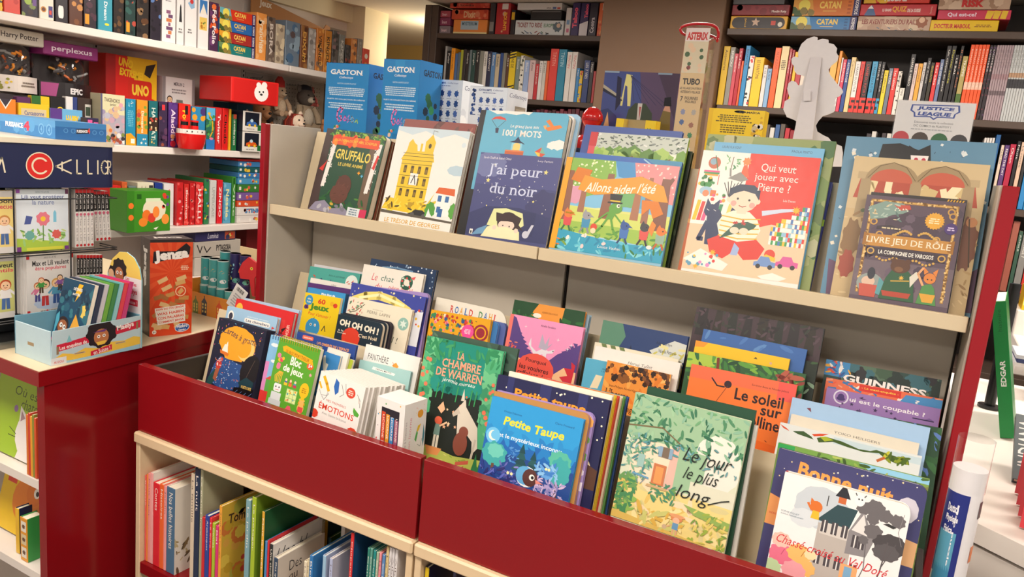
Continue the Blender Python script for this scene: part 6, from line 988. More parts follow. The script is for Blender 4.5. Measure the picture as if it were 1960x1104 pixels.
gbox(4.22, 861, 937, -8, 15, 'cc4a34', 'red orange game box above another, left bookcase', title('Stella', 26, 34, 62, 76, '5a2a1c', ('d8604a', 'c03a2c')))
gbox(4.22, 864, 934, 18, 36.5, 'd0502f', 'vermilion game box in the middle of the pile, left bookcase', title('Dixit', 34, 16, 66, 84, 'e8c090', ('b83a24', 'e0805a')))
gbox(4.22, 867, 932, 37, 62, 'e88a3c', 'orange game box with a pale blue label, bottom of the pile, left bookcase', lambda A: (A.R(22, 30, 74, 92, 'a8bcc8'), A.T('MYSTERIUM', 26, 60, 70, 84, '4a6a7a', .02), A.R(0, 0, 100, 14, 'f0dca0')))
gbox(4.22, 935, 945, 2, 62, '3a3438', 'narrow dark game box standing beside the orange pile, left bookcase', lambda A: A.R(10, 10, 90, 40, '8a8480'))
gbox(4.22, 947, 974, 2, 62, 'b8282c', 'upright red game box, left bookcase', lambda A: (A.R(40, 80, 84, 98, 'e8e0d8'), A.E(60, 66, 14, 'd8a890'), A.TV('BOUNTI', 56, 14, 80, 70, 'f0b030', .04), A.S(50, 10, 9, 'e0b080', 8)), .2)
gbox(4.22, 976, 984, 18, 62, '2a2226', 'narrow black and yellow game box beside the red upright one', lambda A: A.R(10, 60, 90, 90, 'e0b020'))
gbox(4.22, 985, 1078, 38, 63, 'd4d8d8', 'white railway game box with red title, left bookcase', lambda A: (A.T('TICKET TO RIDE', 4, 52, 56, 84, '8a2a24', .02), A.T('EUROPE', 60, 54, 80, 78, '3f7a4a', .02), A.scat(12, 3, 10, 70, 26, 2, 3.4, ['8a3a34', '3a5a7a', '3f6a4a', '222'], 'R', 5), A.G(88, 56, 9, '5a6a74', 8, .3, 3), A.E(90, 66, 4, 'd8b8a0')))
gbox(4.22, 1015, 1075, 19, 37.5, '1d1a1c', 'black film wrapped game box on the white railway box', lambda A: A.R(4, 80, 96, 92, '6a6664'))
gbox(4.22, 990, 1076, -10, 18.5, 'dcd8d4', 'white game box atop the black one, left bookcase', lambda A: (A.lines(2, 66, 10, 78, 34, '666', 1), A.R(80, 8, 88, 40, '5a6a9a'), A.R(90, 8, 97, 34, 'd0503a')))
gbox(4.22, 1080, 1091, 14, 63, 'dcd4d0', 'narrow white upright game box, left bookcase', lambda A: (A.R(24, 40, 80, 56, '7a9ac0'), A.R(30, 12, 80, 26, 'c86a8a')), .2)
gbox(4.22, 1091.5, 1107, -8, 63, '3a2a5e', 'upright purple game box with pink letters, left bookcase', lambda A: A.TV('Taboo', 16, 24, 74, 86, 'f05a78', .05, True), .2)
gbox(4.22, 1107.5, 1124, -8, 63, '38285a', 'upright purple and white game box beside the pink lettered one', lambda A: (A.P([(0, 0), (100, 0), (100, 46), (0, 36)], 'e0d8dc'), A.TV('Taboo', 50, 54, 90, 96, 'f05a78', .05, True)), .2)
gbox(4.22, 1124.5, 1141, -8, 63, '2f2838', 'upright black game box with white script, left bookcase', lambda A: A.TV('Contra', 22, 10, 70, 56, 'e8e0e4', .02, True), .2)
gbox(4.22, 1142, 1168, 5, 64, 'e8703a', 'upright orange game box at the right end, left bookcase', lambda A: (A.R(26, 78, 76, 98, 'f0e0d4'), A.TV('Monopolis', 30, 22, 58, 76, 'f6e8d8', .02, True), A.scat(9, 5, 2, 95, 70, 8, 12, ['f09a5a', 'd8502a'], 'E', 4)), .2)
# ============================================================ games and toys on the white wall shelves
WX = -3.42
def wbox(z0, xl, xr, yt, yb, col, label, front=None, d=.26, X=WX, group='games on the white wall shelves', side=None, name='game_box', m=None, tall=None):
    """box whose printed face looks along +X; xl..xr at the shelf line yb, top at yt"""
    p = onX(xl, yb, X); q = onX(xr, yb, X); h = tall or onX(xl, yt, X).z - z0
    M = frame((X, p.y, z0 + .0006), (0, 1, 0), (-1, 0, 0), (0, 0, 1)); sd = (lambda A: A.R(0, 0, 100, 100, side)) if side else None
    return facebox(name, label, M, q.y - p.y - .004, h - .0012, d, col, front, sd, None, sd, group=group, m=m, bev=.002)
def tv(t, c, cols=(), seed=1, x0=28, x1=72, y0=15, y1=85, bold=.02, up=False, extra=None):
    return lambda A: (A.scat(12, 5, 3, 95, 97, 12, 28, list(cols), 'G', seed) if cols else 0, A.TV(t, x0, y0, x1, y1, c, bold, up) if t else 0, extra(A) if extra else 0)
Z = 1.8425
for (xl, xr, c, t, tc, cols, lab) in ((-14, 7, 'e8b82a', '', '222', ('2a2224', 'e8b82a'), 'yellow and black game box at the left edge of the top wall shelf'), (8, 41, 'd8483a', 'CONTES', 'f4e8d8', ('e8704a', 'c03028'), 'red game box beside the yellow one, top wall shelf'), (42, 75, '2a2430', '', 'f', ('4a3a5a', '7a8a4a', '3a2a2a'), 'black game box with a green flask picture, top wall shelf'), (76, 105, 'ece4d4', 'POTIONS', 'c84a3a', (), 'cream game box with round badges, top wall shelf'), (107, 132, '241f28', 'BANDIT', 'f0ece8', (), 'dark game box with white capitals, top wall shelf'), (133, 160, '5a3424', 'MYSTÈRE', 'e8b060', ('7a4a2a', '3a2418', 'c88a4a'), 'brown game box with ochre lettering, top wall shelf'), (161, 186, '2c1f2a', 'Mille', 'd8b0c0', ('4a2a3a', '1f161e'), 'dark plum game box with a small orange label, top wall shelf'), (188, 217, '3a9ab0', '', 'f', (), 'teal game box with a photograph on its upper half, top wall shelf'), (218, 239, '241c1a', '', 'f', ('4a3424', '6a4a2a'), 'black game box with brown swirls, top wall shelf'), (240, 261, '1f3a38', '', 'f', ('2f5a54', 'b0483a', '16282a'), 'dark green game box with an orange label, top wall shelf'), (262, 286, '2a2422', '', 'f', ('5a3a24', '8a6a4a', '1a1618'), 'black game box with tan figures, top wall shelf'), (288, 309, '2a2430', '', 'f', ('c88a5a', '5a7ab0', '1a1820'), 'black game box with a blue and orange scene, top wall shelf')):
    def fr(A, t=t, tc=tc, cols=cols, lab=lab):
        if cols: A.scat(16, 4, 2, 96, 98, 10, 26, list(cols), 'G', len(lab))
        if t: A.TV(t, 34, 40, 68, 92, tc, .03)
        if 'orange label' in lab: A.R(8, 5, 42, 20, 'e8982a')
        if 'round badges' in lab: A.E(28, 14, 20, 'c88a3a'); A.E(28, 14, 13, '6a3a2a'); A.R(62, 4, 92, 20, '3a3a7a'); A.R(68, 8, 84, 14, 'd8483a')
        if 'photograph' in lab: A.R(0, 50, 100, 100, 'c8a070'); A.scat(24, 4, 52, 96, 98, 6, 12, ['e8d0a8', '7a4a34', 'd87a4a', '3a6a5a'], 'G', 4); A.TV('Dream', 40, 16, 64, 44, 'e8f0f0', .02); A.E(60, 10, 16, 'e8d83a', 8)
        if 'flask' in lab: A.E(38, 22, 22, '9ab84a', 26); A.R(30, 26, 46, 36, '9ab84a'); A.R(66, 16, 90, 34, '6a4a8a')
        if 'white capitals' in lab: A.P(rrect(10, 6, x0=20, y0=6, x1=64, y1=24), 'f0ece8')
    wbox(Z, xl, xr, 0, 20 + .188 * xl, c, lab, fr, tall=.29)
for (xl, xr, yt, lab, fr) in ((310, 337, 0, 'white game box with purple and orange blocks, top wall shelf', lambda A: (A.T('Resolve', 20, 84, 76, 92, '5a5a60', .02), A.lines(3, 20, 70, 70, 80, '8a8a8e', 3), [A.R(30 + (k % 2) * 14, 8 + k * 7, 62 + (k % 3) * 8, 14 + k * 7, ('8a5a7a', 'c87a4a', '6a4a6a')[k % 3]) for k in range(7)])), (338, 353, 0, 'narrow white game box with a dark statue, beside the block game', lambda A: (A.P([(30, 40), (70, 40), (60, 66), (50, 72), (40, 66)], '2a2c30'), A.lines(2, 20, 20, 80, 30, '777', 4))), (354, 377, -2, 'white game box with a small hang glider picture, top wall shelf', lambda A: (A.P([(20, 80), (76, 92), (80, 74), (50, 70)], '8ab0d0'), A.E(54, 84, 16, 'c83a3a'), A.lines(2, 20, 24, 60, 34, '777', 4))), (379, 400, 0, 'white game box with a pyramid and camel picture, top wall shelf', lambda A: (A.R(10, 66, 82, 92, '3a78b8'), A.P([(14, 66), (46, 86), (80, 66)], 'e8e0d0'), A.R(10, 36, 82, 60, 'e0c060'), A.scat(7, 14, 40, 78, 56, 6, 10, ['5a7a3a', 'b0742a'], 'G', 3)))):
    wbox(Z, xl, xr, yt, 20 + .188 * xl, 'e6e2e0', lab, fr, tall=.262 if xl > 340 else .275)
wbox(Z, 400.5, 418.5, 2, 95.5, '4a2a4a', 'orange and purple game box with white script, left of the island game stack', tv('Fée Folie', 'f4ece8', ('e8743a', '6a3a6a', 'd8502a'), 3))
zz = Z
for j, (c, s_, l) in enumerate((('1f7a78', '6a8a5a', 'teal island game box at the bottom of the stack of four'), ('a8302c', 'e0a030', 'dark red island game box second from the bottom of the stack'), ('2a6ab0', 'e0c050', 'blue island game box second from the top of the stack'), ('d8381f', '6ab0b8', 'bright red island game box topping the stack of four'))):
    wbox(zz, 419, 488.5, 0, 99, c, l, a_catan(c, s_), tall=.0575); zz += .0580
T2 = 26.0
for (xl, xr, yt, c, t, tc, cols, lab) in ((490, 509.5, 22, 'e8984a', 'Franchise', 'f4e4c8', ('f0b070',), 'orange game box with vertical script, right of the island stack'), (510, 526, 30, '6a5a50', 'BORA', 'd8ccc0', ('8a7a6a', '4a3e38'), 'brown grey game box beside the orange one, top wall shelf'), (527, 544, 44, 'b8a890', '', 'f', ('d8c8a8', '8a7a68'), 'beige game box with a thin white edge, top wall shelf'), (545, 573, 37, '6a7a8a', '', 'f', ('8aa0b0', '5a4a4a', '4a6a8a'), 'large film wrapped blue grey game box, top wall shelf'), (574, 588.5, 46, '7a4a2c', 'DIXUM', 'e0a850', ('9a6a3a', '5a3420'), 'brown orange game box, top wall shelf right section'), (589.5, 603, 52, 'a09a94', '', 'f', ('c0bab4', '7a7470'), 'silvery film wrapped game box, top wall shelf right section'), (604, 618, 52, 'c87a34', 'VIKINGS', '4a3020', ('e0a050', '8a6a54'), 'orange and grey game box, top wall shelf right section'), (619, 633, 56, 'c8802f', 'KINGDO', '3a2a1c', ('d89a4a',), 'ochre game box with black vertical capitals'), (634, 646.5, 56, '5a5450', '', 'f', ('8a6a6a', '3a3634'), 'dark grey game box with pink marks, top wall shelf'), (647, 658, 64, '7a7a74', 'KAMELOT', 'c8c4bc', ('9a9a94',), 'silver grey game box with pale lettering'), (659, 669.5, 84, '2a2628', '', 'f', ('8a3a34', '4a4446'), 'small black game box with a red mark'), (670, 681, 72, 'c87a3a', '', 'f', ('e0a060', '6a4a3a'), 'small orange game box near the pilaster'), (682, 691.5, 72, '8a8078', '', 'f', ('a89e94',), 'small grey game box near the pilaster'), (692, 705.5, 91, 'd8402c', '', 'f', (), 'little red and yellow box at the end of the top wall shelf')):
    ex = (lambda A: [A.E(50, 20 + k * 28, 24, ('f0c030', 'e8a02a', 'e8e0d0')[k]) for k in range(3)]) if 'little red' in lab else None
    wbox(Z, xl, xr, yt, 20 + .188 * xl + .6, c, lab, tv(t, tc, cols, len(lab), extra=ex))
# shelf sign shaped like a puzzle strip
p0 = onX(478, 64, -3.80)
q = MB(); P = [(0, .03), (.03, .06), (.03, .20), (.0, .21), (.02, .26), (.06, .25), (.09, .22), (.66, .13), (.68, .16), (.72, .15), (.72, .09), (.69, .07), (.66, .08), (.66, .0), (.1, .0)]
q.prism(P, (-3.79, 3.40, 2.03), (0, 1, 0), (0, 0, 1), (1, 0, 0), .006, 'b47a44'); A = Art(q, (-3.7839, 3.40, 2.03), (0, 1, 0), (0, 0, 1), (1, 0, 0), .72, .26, [(-9, -9), (109, -9), (109, 109), (-9, 109)]); A.T('Jeux', 13, 60, 27, 80, 'e8dccb', .03)
tag(q.build('shelf_sign', M_MATTE), 'brown puzzle piece shaped sign reading Jeux above the top wall shelf', 'sign')
# ---- middle shelf
Z = 1.3355
def dome_toy(y, w, h, zb, X, col, header, txt, tc, label, foot):
    r = empty('puzzle_ball_pack', (X, y, zb), label, 'toy', 'puzzle ball packs')
    q = MB(); q.box((-.16, -w / 2, 0), (-.10, w / 2, h - .03), '2a2426', .003); q.build('backing_card', M_PRINT, r)
    q = MB(); q.box((-.16, -w / 2 - .006, h - .06), (.0, w / 2 + .006, h), header, .004); Art(q, (.00003, -w / 2 - .006, h - .06), (0, 1, 0), (0, 0, 1), (1, 0, 0), w + .012, .06).T(txt, 14, 24, 88, 74, tc, .015); q.build('header_band', M_PRINT, r)
    q = MB(); n = 14; R = [[V3((-.14, -w / 2 + w * i / n, z)) for i in range(n + 1)] for z in (0, .075)]
    pts = [(-.16, -w / 2)] + [(-.05 + .06 * math.sin(math.pi * i / n), -w / 2 + w * i / n) for i in range(n + 1)] + [(-.16, w / 2)]
    q.prism(pts, (0, 0, .0), (1, 0, 0), (0, 1, 0), (0, 0, 1), .07, foot)
    A = Art(q, (0, 0, 0), (0, 1, 0), (0, 0, 1), (1, 0, 0), w, .07, bend=lambda x, y, e: V3((-.05 + .06 * math.sin(math.pi * min(max(x, 0), 100) / 100) + .002 + e, -w / 2 + w * x / 100, .07 * y / 100)))
    if foot == '241f22': A.P([(2, 8), (22, 8), (26, 92), (2, 92)], 'b04a8a'); A.T('EPIC', 44, 30, 70, 70, 'e8e4e4', .05)
    else: A.scat(8, 4, 20, 40, 80, 2, 4, ['e0c030', '8a8a30'], 'G', 3); A.lines(2, 46, 34, 92, 70, '8a8078', 1)
    q.build('base', M_PRINT, r)
    q = MB(); rr = .078
    rd = random.Random(len(label))
    for k in range(16):
        a = rd.uniform(0, 6.28); b = rd.uniform(-1, 1); c = .045; p = V3((-.06 + .03 * math.cos(a), c * math.cos(a + k), c * b + .128)); d = V3((rd.uniform(-.02, .03), rd.uniform(-.04, .04), rd.uniform(-.03, .03)))
        q.tube([p, p + d * .5 + V3((.01, 0, 0)), p + d], .006, rd.choice(['d8862a', 'c0602a', '8a8a8a', 'e0a040', '4a4446']), 6)
    q.build('maze_track', M_GLOSS, r)
    q = MB(); q.ball((-.055, 0, .13), (.085, rr, rr), 'fff', 20, 14); q.build('clear_ball', M_CLEAR, r)
    return r
dome_toy(1.955, .198, .265, 1.530, -3.55, 'f', 'd8d0c4', 'Harry Potter', '3a2c28', 'white topped puzzle ball pack at the left of the middle wall shelf', 'e0d8d0')
dome_toy(2.19, .243, .245, 1.525, -3.56, 'f', '8a2a72', 'perplexus', 'f0e4f0', 'purple topped puzzle ball pack with a black curved base', '241f22')
facebox('box_plinth', 'stack of low boxes hidden under the two puzzle ball packs', frame((-3.56, 1.82, Z), (0, 1, 0), (-1, 0, 0), (0, 0, 1)), .50, .185, .24, '3a3238', cat='box')
wbox(Z, 203, 300, 95, 281, 'd8261f', 'large red and yellow card game box with black title, back of middle wall shelf', lambda A: (A.P([(40, 100), (100, 100), (100, 52), (62, 60)], 'e8b81c'), A.P([(0, 0), (18, 0), (18, 100), (0, 100)], 'a81c1c'), A.T('UNO', 24, 87, 52, 97, 'f4c820', .05, rot=-8), A.T('EXTREME!', 26, 76, 72, 85, 'f4c820', .05, rot=-6), A.P([(78, 92), (98, 96), (86, 78), (74, 82)], '2a2420'), A.P(rrect(6, 4, x0=42, y0=48, x1=90, y1=74), 'd02a1c'), A.T('UNO', 50, 56, 84, 69, 'f4d040', .05), A.P([(60, 6), (100, 2), (100, 30), (60, 32)], 'd8261f'), A.E(82, 22, 16, 'f0e0d8', 7), A.E(82, 22, 15, 'd8261f', 6), A.person(34, 6, 30, 'd8a070', '3a2418', 'e8b020', '3a3a3a'), A.person(48, 6, 32, 'c88a60', '2a1a14', '4a3a2a', '3a3a3a')), X=-3.66, d=.14, tall=.43)
wbox(Z, 310, 372, 143, 283, 'd8d4d0', 'white console game box with a grey handheld picture', lambda A: (A.R(0, 0, 9, 100, '8a8484'), A.R(91, 0, 100, 100, '8a8484'), A.T('MERLIN 2', 34, 88, 66, 93, '3a3a3e', .02), A.lines(2, 20, 76, 80, 84, '8a8484', 1), A.P(rrect(5, 5, x0=36, y0=28, x1=68, y1=64), '7a8078'), A.R(40, 46, 64, 60, '9aa094'), A.R(48, 48, 60, 56, 'c05a5a'), A.R(42, 62, 62, 68, '6a706a'), A.scat(7, 14, 14, 86, 26, 2.5, 3.5, ['2a2a2e', 'c0303a', '8a8484'], 'E', 4), A.person(22, 46, 26, 'e0b890', '2a2a2a', 'c0303a', '3a3a3a'), A.person(78, 12, 22, 'e0b890', '2a2a2a', 'c0303a', '3a3a3a')), X=-3.66, d=.1, tall=.36)
wbox(Z, 452, 483, 198, 291, '1c5a70', 'tall teal box with two round bear badges under the red box', lambda A: [(A.E(46, 74 - k * 44, 24, 'e8e0d8'), A.E(62, 86 - k * 44, 8, 'e8e0d8'), A.E(46, 74 - k * 44, 15, ('c08a5a', '3a3a40')[k], 13)) for k in range(2)], X=-3.53, d=.2, tall=.262)
p = onX(442, 197, -3.34); q_ = onX(493, 200, -3.34)
facebox('toy_box', 'bright red box with a white bear badge resting on the teal box', frame((-3.34, p.y, 1.3355 + .262), (.13, .9915, 0), (-.9915, .13, 0), (0, 0, 1)), .30, .128, .30, 'd81f1c', lambda A: (A.R(5, 6, 95, 94, 'c81a18'), A.E(62, 48, 15, 'f0ece8', 15), A.E(68, 82, 6, 'f0ece8'), A.E(56, 80, 5, 'f0ece8'), A.E(58, 52, 1.8, '222'), A.E(66, 54, 1.8, '222'), A.E(62, 42, 3, '333', 2)), cat='box', bev=.004)
def animal(x, y, body, ear, c2): return lambda A: 0
for (xl, xr, yt, c, t, tc, cols, lab, ex) in ((193, 240, 178, 'c8c0a0', '', 'f', (), 'pastel bamboo game box with small pandas, front of middle wall shelf', lambda A: (A.R(0, 0, 100, 100, 'd8d4ac'), A.R(0, 0, 100, 60, 'b0a8b4'), A.scat(30, 2, 20, 98, 75, 6, 14, ['c8a0b0', '9a90b0', 'b8b8c8', 'd8b890'], 'G', 3), A.T('TAKENOKO', 14, 84, 80, 92, '6a5a4a', .02, rot=-3), A.T('junior', 38, 76, 64, 82, '6a5a4a', .02), A.G(84, 80, 9, 'e8a0b0', 8, .3, 2), A.scat(24, 2, 2, 98, 30, 5, 10, ['7a8a4a', 'd87a4a', 'e8e0d8', '3a3a3e', '9a4a3a'], 'G', 7), A.R(0, 0, 7, 100, '5a5a7a'))), (241, 261, 188, '1f8ab0', '', 'f', (), 'teal blue game box with a yellow foot, middle wall shelf', lambda A: (A.scat(8, 10, 84, 90, 96, 8, 10, ['e8e4d8', '8ac4d4'], 'S', 3), A.lines(9, 14, 40, 80, 76, '6ab8d0', 5), A.P([(0, 0), (100, 0), (100, 16), (50, 26), (0, 24)], 'e8a020'), A.R(50, 4, 90, 14, 'f0ece0'))), (262, 284, 190, 'e8952a', '', 'f', (), 'orange game box with a dinosaur picture, middle wall shelf', lambda A: (A.R(0, 0, 100, 26, '2a8ab0'), A.scat(12, 10, 40, 90, 98, 12, 20, ['f0b84a', 'd8702a', '7a9a3a', 'c04a3a'], 'G', 4), A.TV('Dinosaures', 40, 28, 64, 76, 'f4ead0', .02), A.scat(5, 10, 4, 90, 18, 9, 12, ['e8e4d8'], 'S', 5))), (285, 303, 192, '1c6a70', 'HABITAT', 'd8e4d8', (), 'dark teal game box with a small photograph band, middle wall shelf', lambda A: (A.R(0, 34, 100, 64, '3a2a22'), A.scat(10, 6, 36, 94, 62, 8, 14, ['d8a070', 'c0483a', 'e8d0a0'], 'G', 4), A.scat(5, 16, 6, 84, 22, 9, 12, ['8ac0b0', 'e8c060'], 'S', 3))), (304, 321, 194, '3a2c4a', '', 'f', ('5a3a5a', '8a4a3a', '2a2038'), 'dark violet game box with a small red badge, middle wall shelf', lambda A: A.R(34, 82, 70, 94, 'd83a44')), (322, 341, 195, '4a2a72', 'Aladdin', 'f0d8e8', ('5a3a84',), 'purple game box with pink script, middle wall shelf', lambda A: (A.E(50, 8, 30, 'd8304a'), A.G(46, 24, 22, 'e0a070', 8, .3, 3, 24))), (342, 365, 197, 'd8281f', 'Poulailler', 'f0e030', (), 'red game box with a black tag, behind the toy boat', lambda A: A.R(50, 76, 76, 96, '2a1c1c')), (366, 393, 203, '2f8ab8', '', 'f', ('5ab0d0', '3a7a4a', 'e8a030', '4a3a7a'), 'blue game box with a robot picture, behind the toy boat', 0), (394, 411.5, 205, '2a6a5a', '', 'f', (), 'giraffe picture game box right of the toy boat', lambda A: (A.R(0, 70, 100, 100, '5ab0d8'), A.scat(18, 2, 30, 98, 80, 10, 18, ['3a8a4a', '2f6a3a', '5aa050'], 'G', 3), A.L([(30, 84), (70, 70), (76, 44), (44, 30)], 13, 'e0a82a'), A.E(30, 86, 18, 'e8b83a', 12), A.R(0, 0, 100, 24, '2f78c0'), A.G(60, 26, 24, 'e87aa0', 8, .3, 3, 12))), (412.5, 424.5, 206, 'cc2a2c', 'Twister', 'f4e8e0', (), 'red game box with white script, left of the taller red detective box', 0), (425, 437, 206, 'd41f1c', 'Cluedo', '2a1a18', (), 'red detective game box with black title, middle wall shelf', 0), (437.5, 442.5, 208, 'e8a81f', '', 'f', (), 'thin yellow game box beside the detective box', 0), (443.5, 453, 218, '1f6a3a', 'LES MYSTÈRES DU BOIS', 'e8e8d8', (), 'dark green game box, middle wall shelf', lambda A: A.R(20, 88, 90, 100, 'c04a34'))):
    wbox(Z, xl, xr, yt, 277 + .053 * (xl - 223) + .8, c, lab, tv(t, tc, cols, len(lab), extra=ex or None), d=.08 if xl < 250 or xl > 440 else .22)
# boxed toys with windows
for j, (dz, l, c) in enumerate(((0, 'lower', 'd85a1c'), (.112, 'upper', '3a6ab0'))):
    wbox(Z + dz, 463, 500 - j * .5, 0, 290.5, 'e0dcd4', l + ' of the two small dark boxes with a window and a toy car inside', lambda A, c=c: (A.R(12, 26, 88, 94, '161c2a'), A.P([(20, 30), (80, 30), (72, 46), (58, 50), (52, 60), (42, 60), (34, 48), (22, 44)], c), A.E(36, 30, 6, 'e8c030'), A.E(66, 30, 6, 'e8c030'), A.E(48, 54, 8, 'b8d4e0', 7), A.R(80, 6, 98, 34, '1f6a34'), A.lines(1, 14, 8, 70, 16, '8a8a86', 2)), d=.13, X=-3.38, side='141a2c', tall=.110)
wbox(Z, 501, 514, 252, 291, '24404a', 'small dark box beside the two window toy boxes', lambda A: A.R(10, 60, 90, 90, 'd8d4cc'), tall=.14, d=.08)
# toy boat
b0 = onX(343, 285, -3.34); b1 = onX(396, 287, -3.34); L = b1.y - b0.y; r = empty('toy_boat', (-3.36, (b0.y + b1.y) / 2, Z + .001), 'red plastic toy boat with small black and red funnels on the middle wall shelf', 'toy')
q = MB(); R = [[V3((.055 * s_ * math.cos(a) * (1 if True else 1), L * .5 * s2 * math.sin(a), z)) for a in [2 * math.pi * k / 24 for k in range(24)]] for s_, s2, z in ((.75, .80, 0), (.95, .92, .03), (1.0, 1.0, .075))]
q.rings(R, 'd4201f'); q.build('hull', M_GLOSS, r)
q = MB(); R = [[V3((.05 * math.cos(a), L * .47 * math.sin(a), z)) for a in [2 * math.pi * k / 24 for k in range(24)]] for z in (.0755, .098)]; q.rings(R, 'e8e4dc', sm=False)
for k in range(5): q.ball((.047, -.06 + k * .03, .088), .004, '222', 8, 6)
q.build('deck', M_GLOSS, r)
for y in (-.04, .02):
    q = MB(); q.lathe([(.02, 0), (.02, .018)], (0, y, .0985), 'd4201f', 14); q.lathe([(.0185, .018), (.0185, .036)], (0, y, .0985), '1c1a1c', 14); q.lathe([(.02, .036), (.02, .045)], (0, y, .0985), 'd4201f', 14); q.build('funnel', M_GLOSS, r)
# small games in front of the puzzle balls
for (xl, xr, yt, c, lab, fr) in ((-8, 34, 187, 'e8862a', 'orange card game box at the left of the small games', lambda A: (A.P([(20, 100), (50, 74), (80, 100)], 'f0ece4'), A.P([(24, 100), (50, 80), (76, 100)], '3a3440'), A.TV('BLANC MANGER', 56, 6, 76, 62, 'c8303a', .04, True))), (37, 97, 196, 'e8c62a', 'yellow edged tile game box with a castle scene', lambda A: (A.R(8, 6, 90, 86, 'c8a870'), A.R(8, 66, 90, 86, 'd8c8a0'), A.T('Carcassonne', 18, 68, 82, 80, '4a5a9a', .02), A.scat(10, 12, 8, 84, 40, 4, 8, ['8a5a34', '5a3a2a', 'd8b890', 'e8e0d0'], 'G', 4), A.person(78, 8, 50, 'd8a880', '6a3a2a', 'e8e0d8', '7a4a34'))), (97, 160, 206, '6ab0dc', 'sky blue card game box with yellow title', lambda A: (A.R(0, 0, 36, 100, '5a3a8a'), A.scat(5, 4, 10, 32, 80, 4, 8, ['8a6ab0', '3a2a5a'], 'G', 3), A.scat(5, 40, 20, 96, 90, 5, 9, ['8ac4e8', 'e8f0f4'], 'G', 5), A.T('HAPPY', 48, 54, 88, 82, 'f4c820', .05), A.T('CITY', 56, 28, 80, 50, 'f08a2a', .05)))):
    p = onX(xl, 242, -3.20); 
    wbox(Z, xl, xr, yt, 270, c, lab, fr, d=.04, X=-3.43, group='small games behind the blue tray', tall=onX(xl, yt, -3.43).z - Z)
for (xl, xr, yt, c, lab, fr) in ((34, 62, 184, '5a2a5e', 'purple box top peeking behind the tile game', None), (62, 98, 182, 'e8c41f', 'yellow box behind the tile game with a green lid', lambda A: A.R(0, 78, 50, 100, '2f6a2f')), (98, 127, 184, '1c1a1c', 'black box with a yellow ring, behind the blue card game', lambda A: (A.E(66, 70, 24, 'e8c41f'), A.E(66, 70, 16, '1c1a1c'))), (127, 150, 184, 'e4e0dc', 'white box with a blue side, behind the blue card game', lambda A: (A.R(60, 0, 100, 100, '2f3f7a'), A.T('LUX', 64, 60, 94, 72, 'e8e4e0', .03))), (150, 178, 186, '3a2c28', 'brown film wrapped box behind the small pink game', lambda A: (A.R(50, 40, 92, 86, 'c8c4bc'), A.R(54, 60, 88, 80, '3a4a3a')))):
    wbox(Z, xl, xr, yt, 273, c, lab, fr, d=.03, X=-3.48, group='small games behind the blue tray')
wbox(Z, 120, 166, 232, 273, 'e0d4d8', 'white word tile game box with red letters, above the blue tray', lambda A: (A.T('Qwirkle', 30, 24, 90, 80, 'c8282c', .03)), d=.05, X=-3.37, group='small games behind the blue tray', tall=.07)
wbox(Z, 167, 191, 222, 273, '2f2a4a', 'dark blue small game box with pink labels', lambda A: (A.R(6, 60, 44, 92, 'd85a9a'), A.R(56, 60, 94, 84, 'd85a9a'), A.R(50, 8, 98, 44, '3a4a7a')), d=.05, X=-3.37, group='small games behind the blue tray', tall=.115)
# ---- plush animals by the pegboard
def plush(name, loc, label, s, cols, ears='round', face='', rz=0, extra=None):
    r = empty(name, frame(loc, (math.cos(rz), math.sin(rz), 0), (-math.sin(rz), math.cos(rz), 0), (0, 0, 1)), label, 'plush toy', 'plush animals below the top wall shelf'); b, h, m_ = cols
    q = MB(); q.ball((0, 0, .10 * s), (.062 * s, .07 * s, .095 * s), b, 16, 12); q.ball((.03 * s, 0, .095 * s), (.045 * s, .05 * s, .07 * s), m_, 14, 10); q.build('body', M_PLUSH, r)
    q = MB(); q.ball((.012 * s, 0, .23 * s), (.058 * s, .064 * s, .060 * s), h, 16, 12); q.ball((.06 * s, 0, .215 * s), (.028 * s, .03 * s, .022 * s), m_, 12, 8)
    for sy in (-1, 1): q.ball((.0, sy * .05 * s, .285 * s), (.012 * s, .022 * s, .026 * s if ears == 'round' else .045 * s), h, 10, 8)
    q.build('head', M_PLUSH, r)
    q = MB(); q.ball((.088 * s, 0, .222 * s), (.008 * s, .011 * s, .008 * s), '1a1618', 8, 6)
    for sy in (-1, 1): q.ball((.062 * s, sy * .026 * s, .245 * s), .007 * s, '14110f', 8, 6)
    q.build('face_details', M_GLOSS, r)
    for sy in (-1, 1):
        q = MB(); q.tube([(.02 * s, sy * .06 * s, .165 * s), (.045 * s, sy * .09 * s, .11 * s), (.06 * s, sy * .085 * s, .06 * s)], [.024 * s, .024 * s, .02 * s], b, 10); q.build('arm', M_PLUSH, r)
        q = MB(); q.tube([(.01 * s, sy * .045 * s, .04 * s), (.07 * s, sy * .06 * s, .028 * s), (.11 * s, sy * .065 * s, .03 * s)], [.03 * s, .028 * s, .026 * s], b, 10); q.build('leg', M_PLUSH, r)
    if extra: extra(r, s)
    return r
def doll_hair(r, s):
    q = MB(); rd = random.Random(3)
    for k in range(26): a = k * .5; q.tube([(.0 + .03 * math.cos(a) * s, .05 * math.sin(a) * s, .285 * s), (-.01 * s + .05 * math.cos(a) * s, .085 * math.sin(a) * s, .23 * s), (.02 * math.cos(a) * s, .10 * math.sin(a) * s, .12 * s)], .010 * s, rd.choice(['8a2a1a', 'a0381f', '6a1f14']), 6)
    q.build('hair', M_PLUSH, r)
def red_hat(r, s):
    q = MB(); q.lathe([(.05 * s, 0), (.045 * s, .06 * s), (.02 * s, .1 * s)], (0, 0, .275 * s), 'c83a34', 14); q.build('hat', M_PLUSH, r)
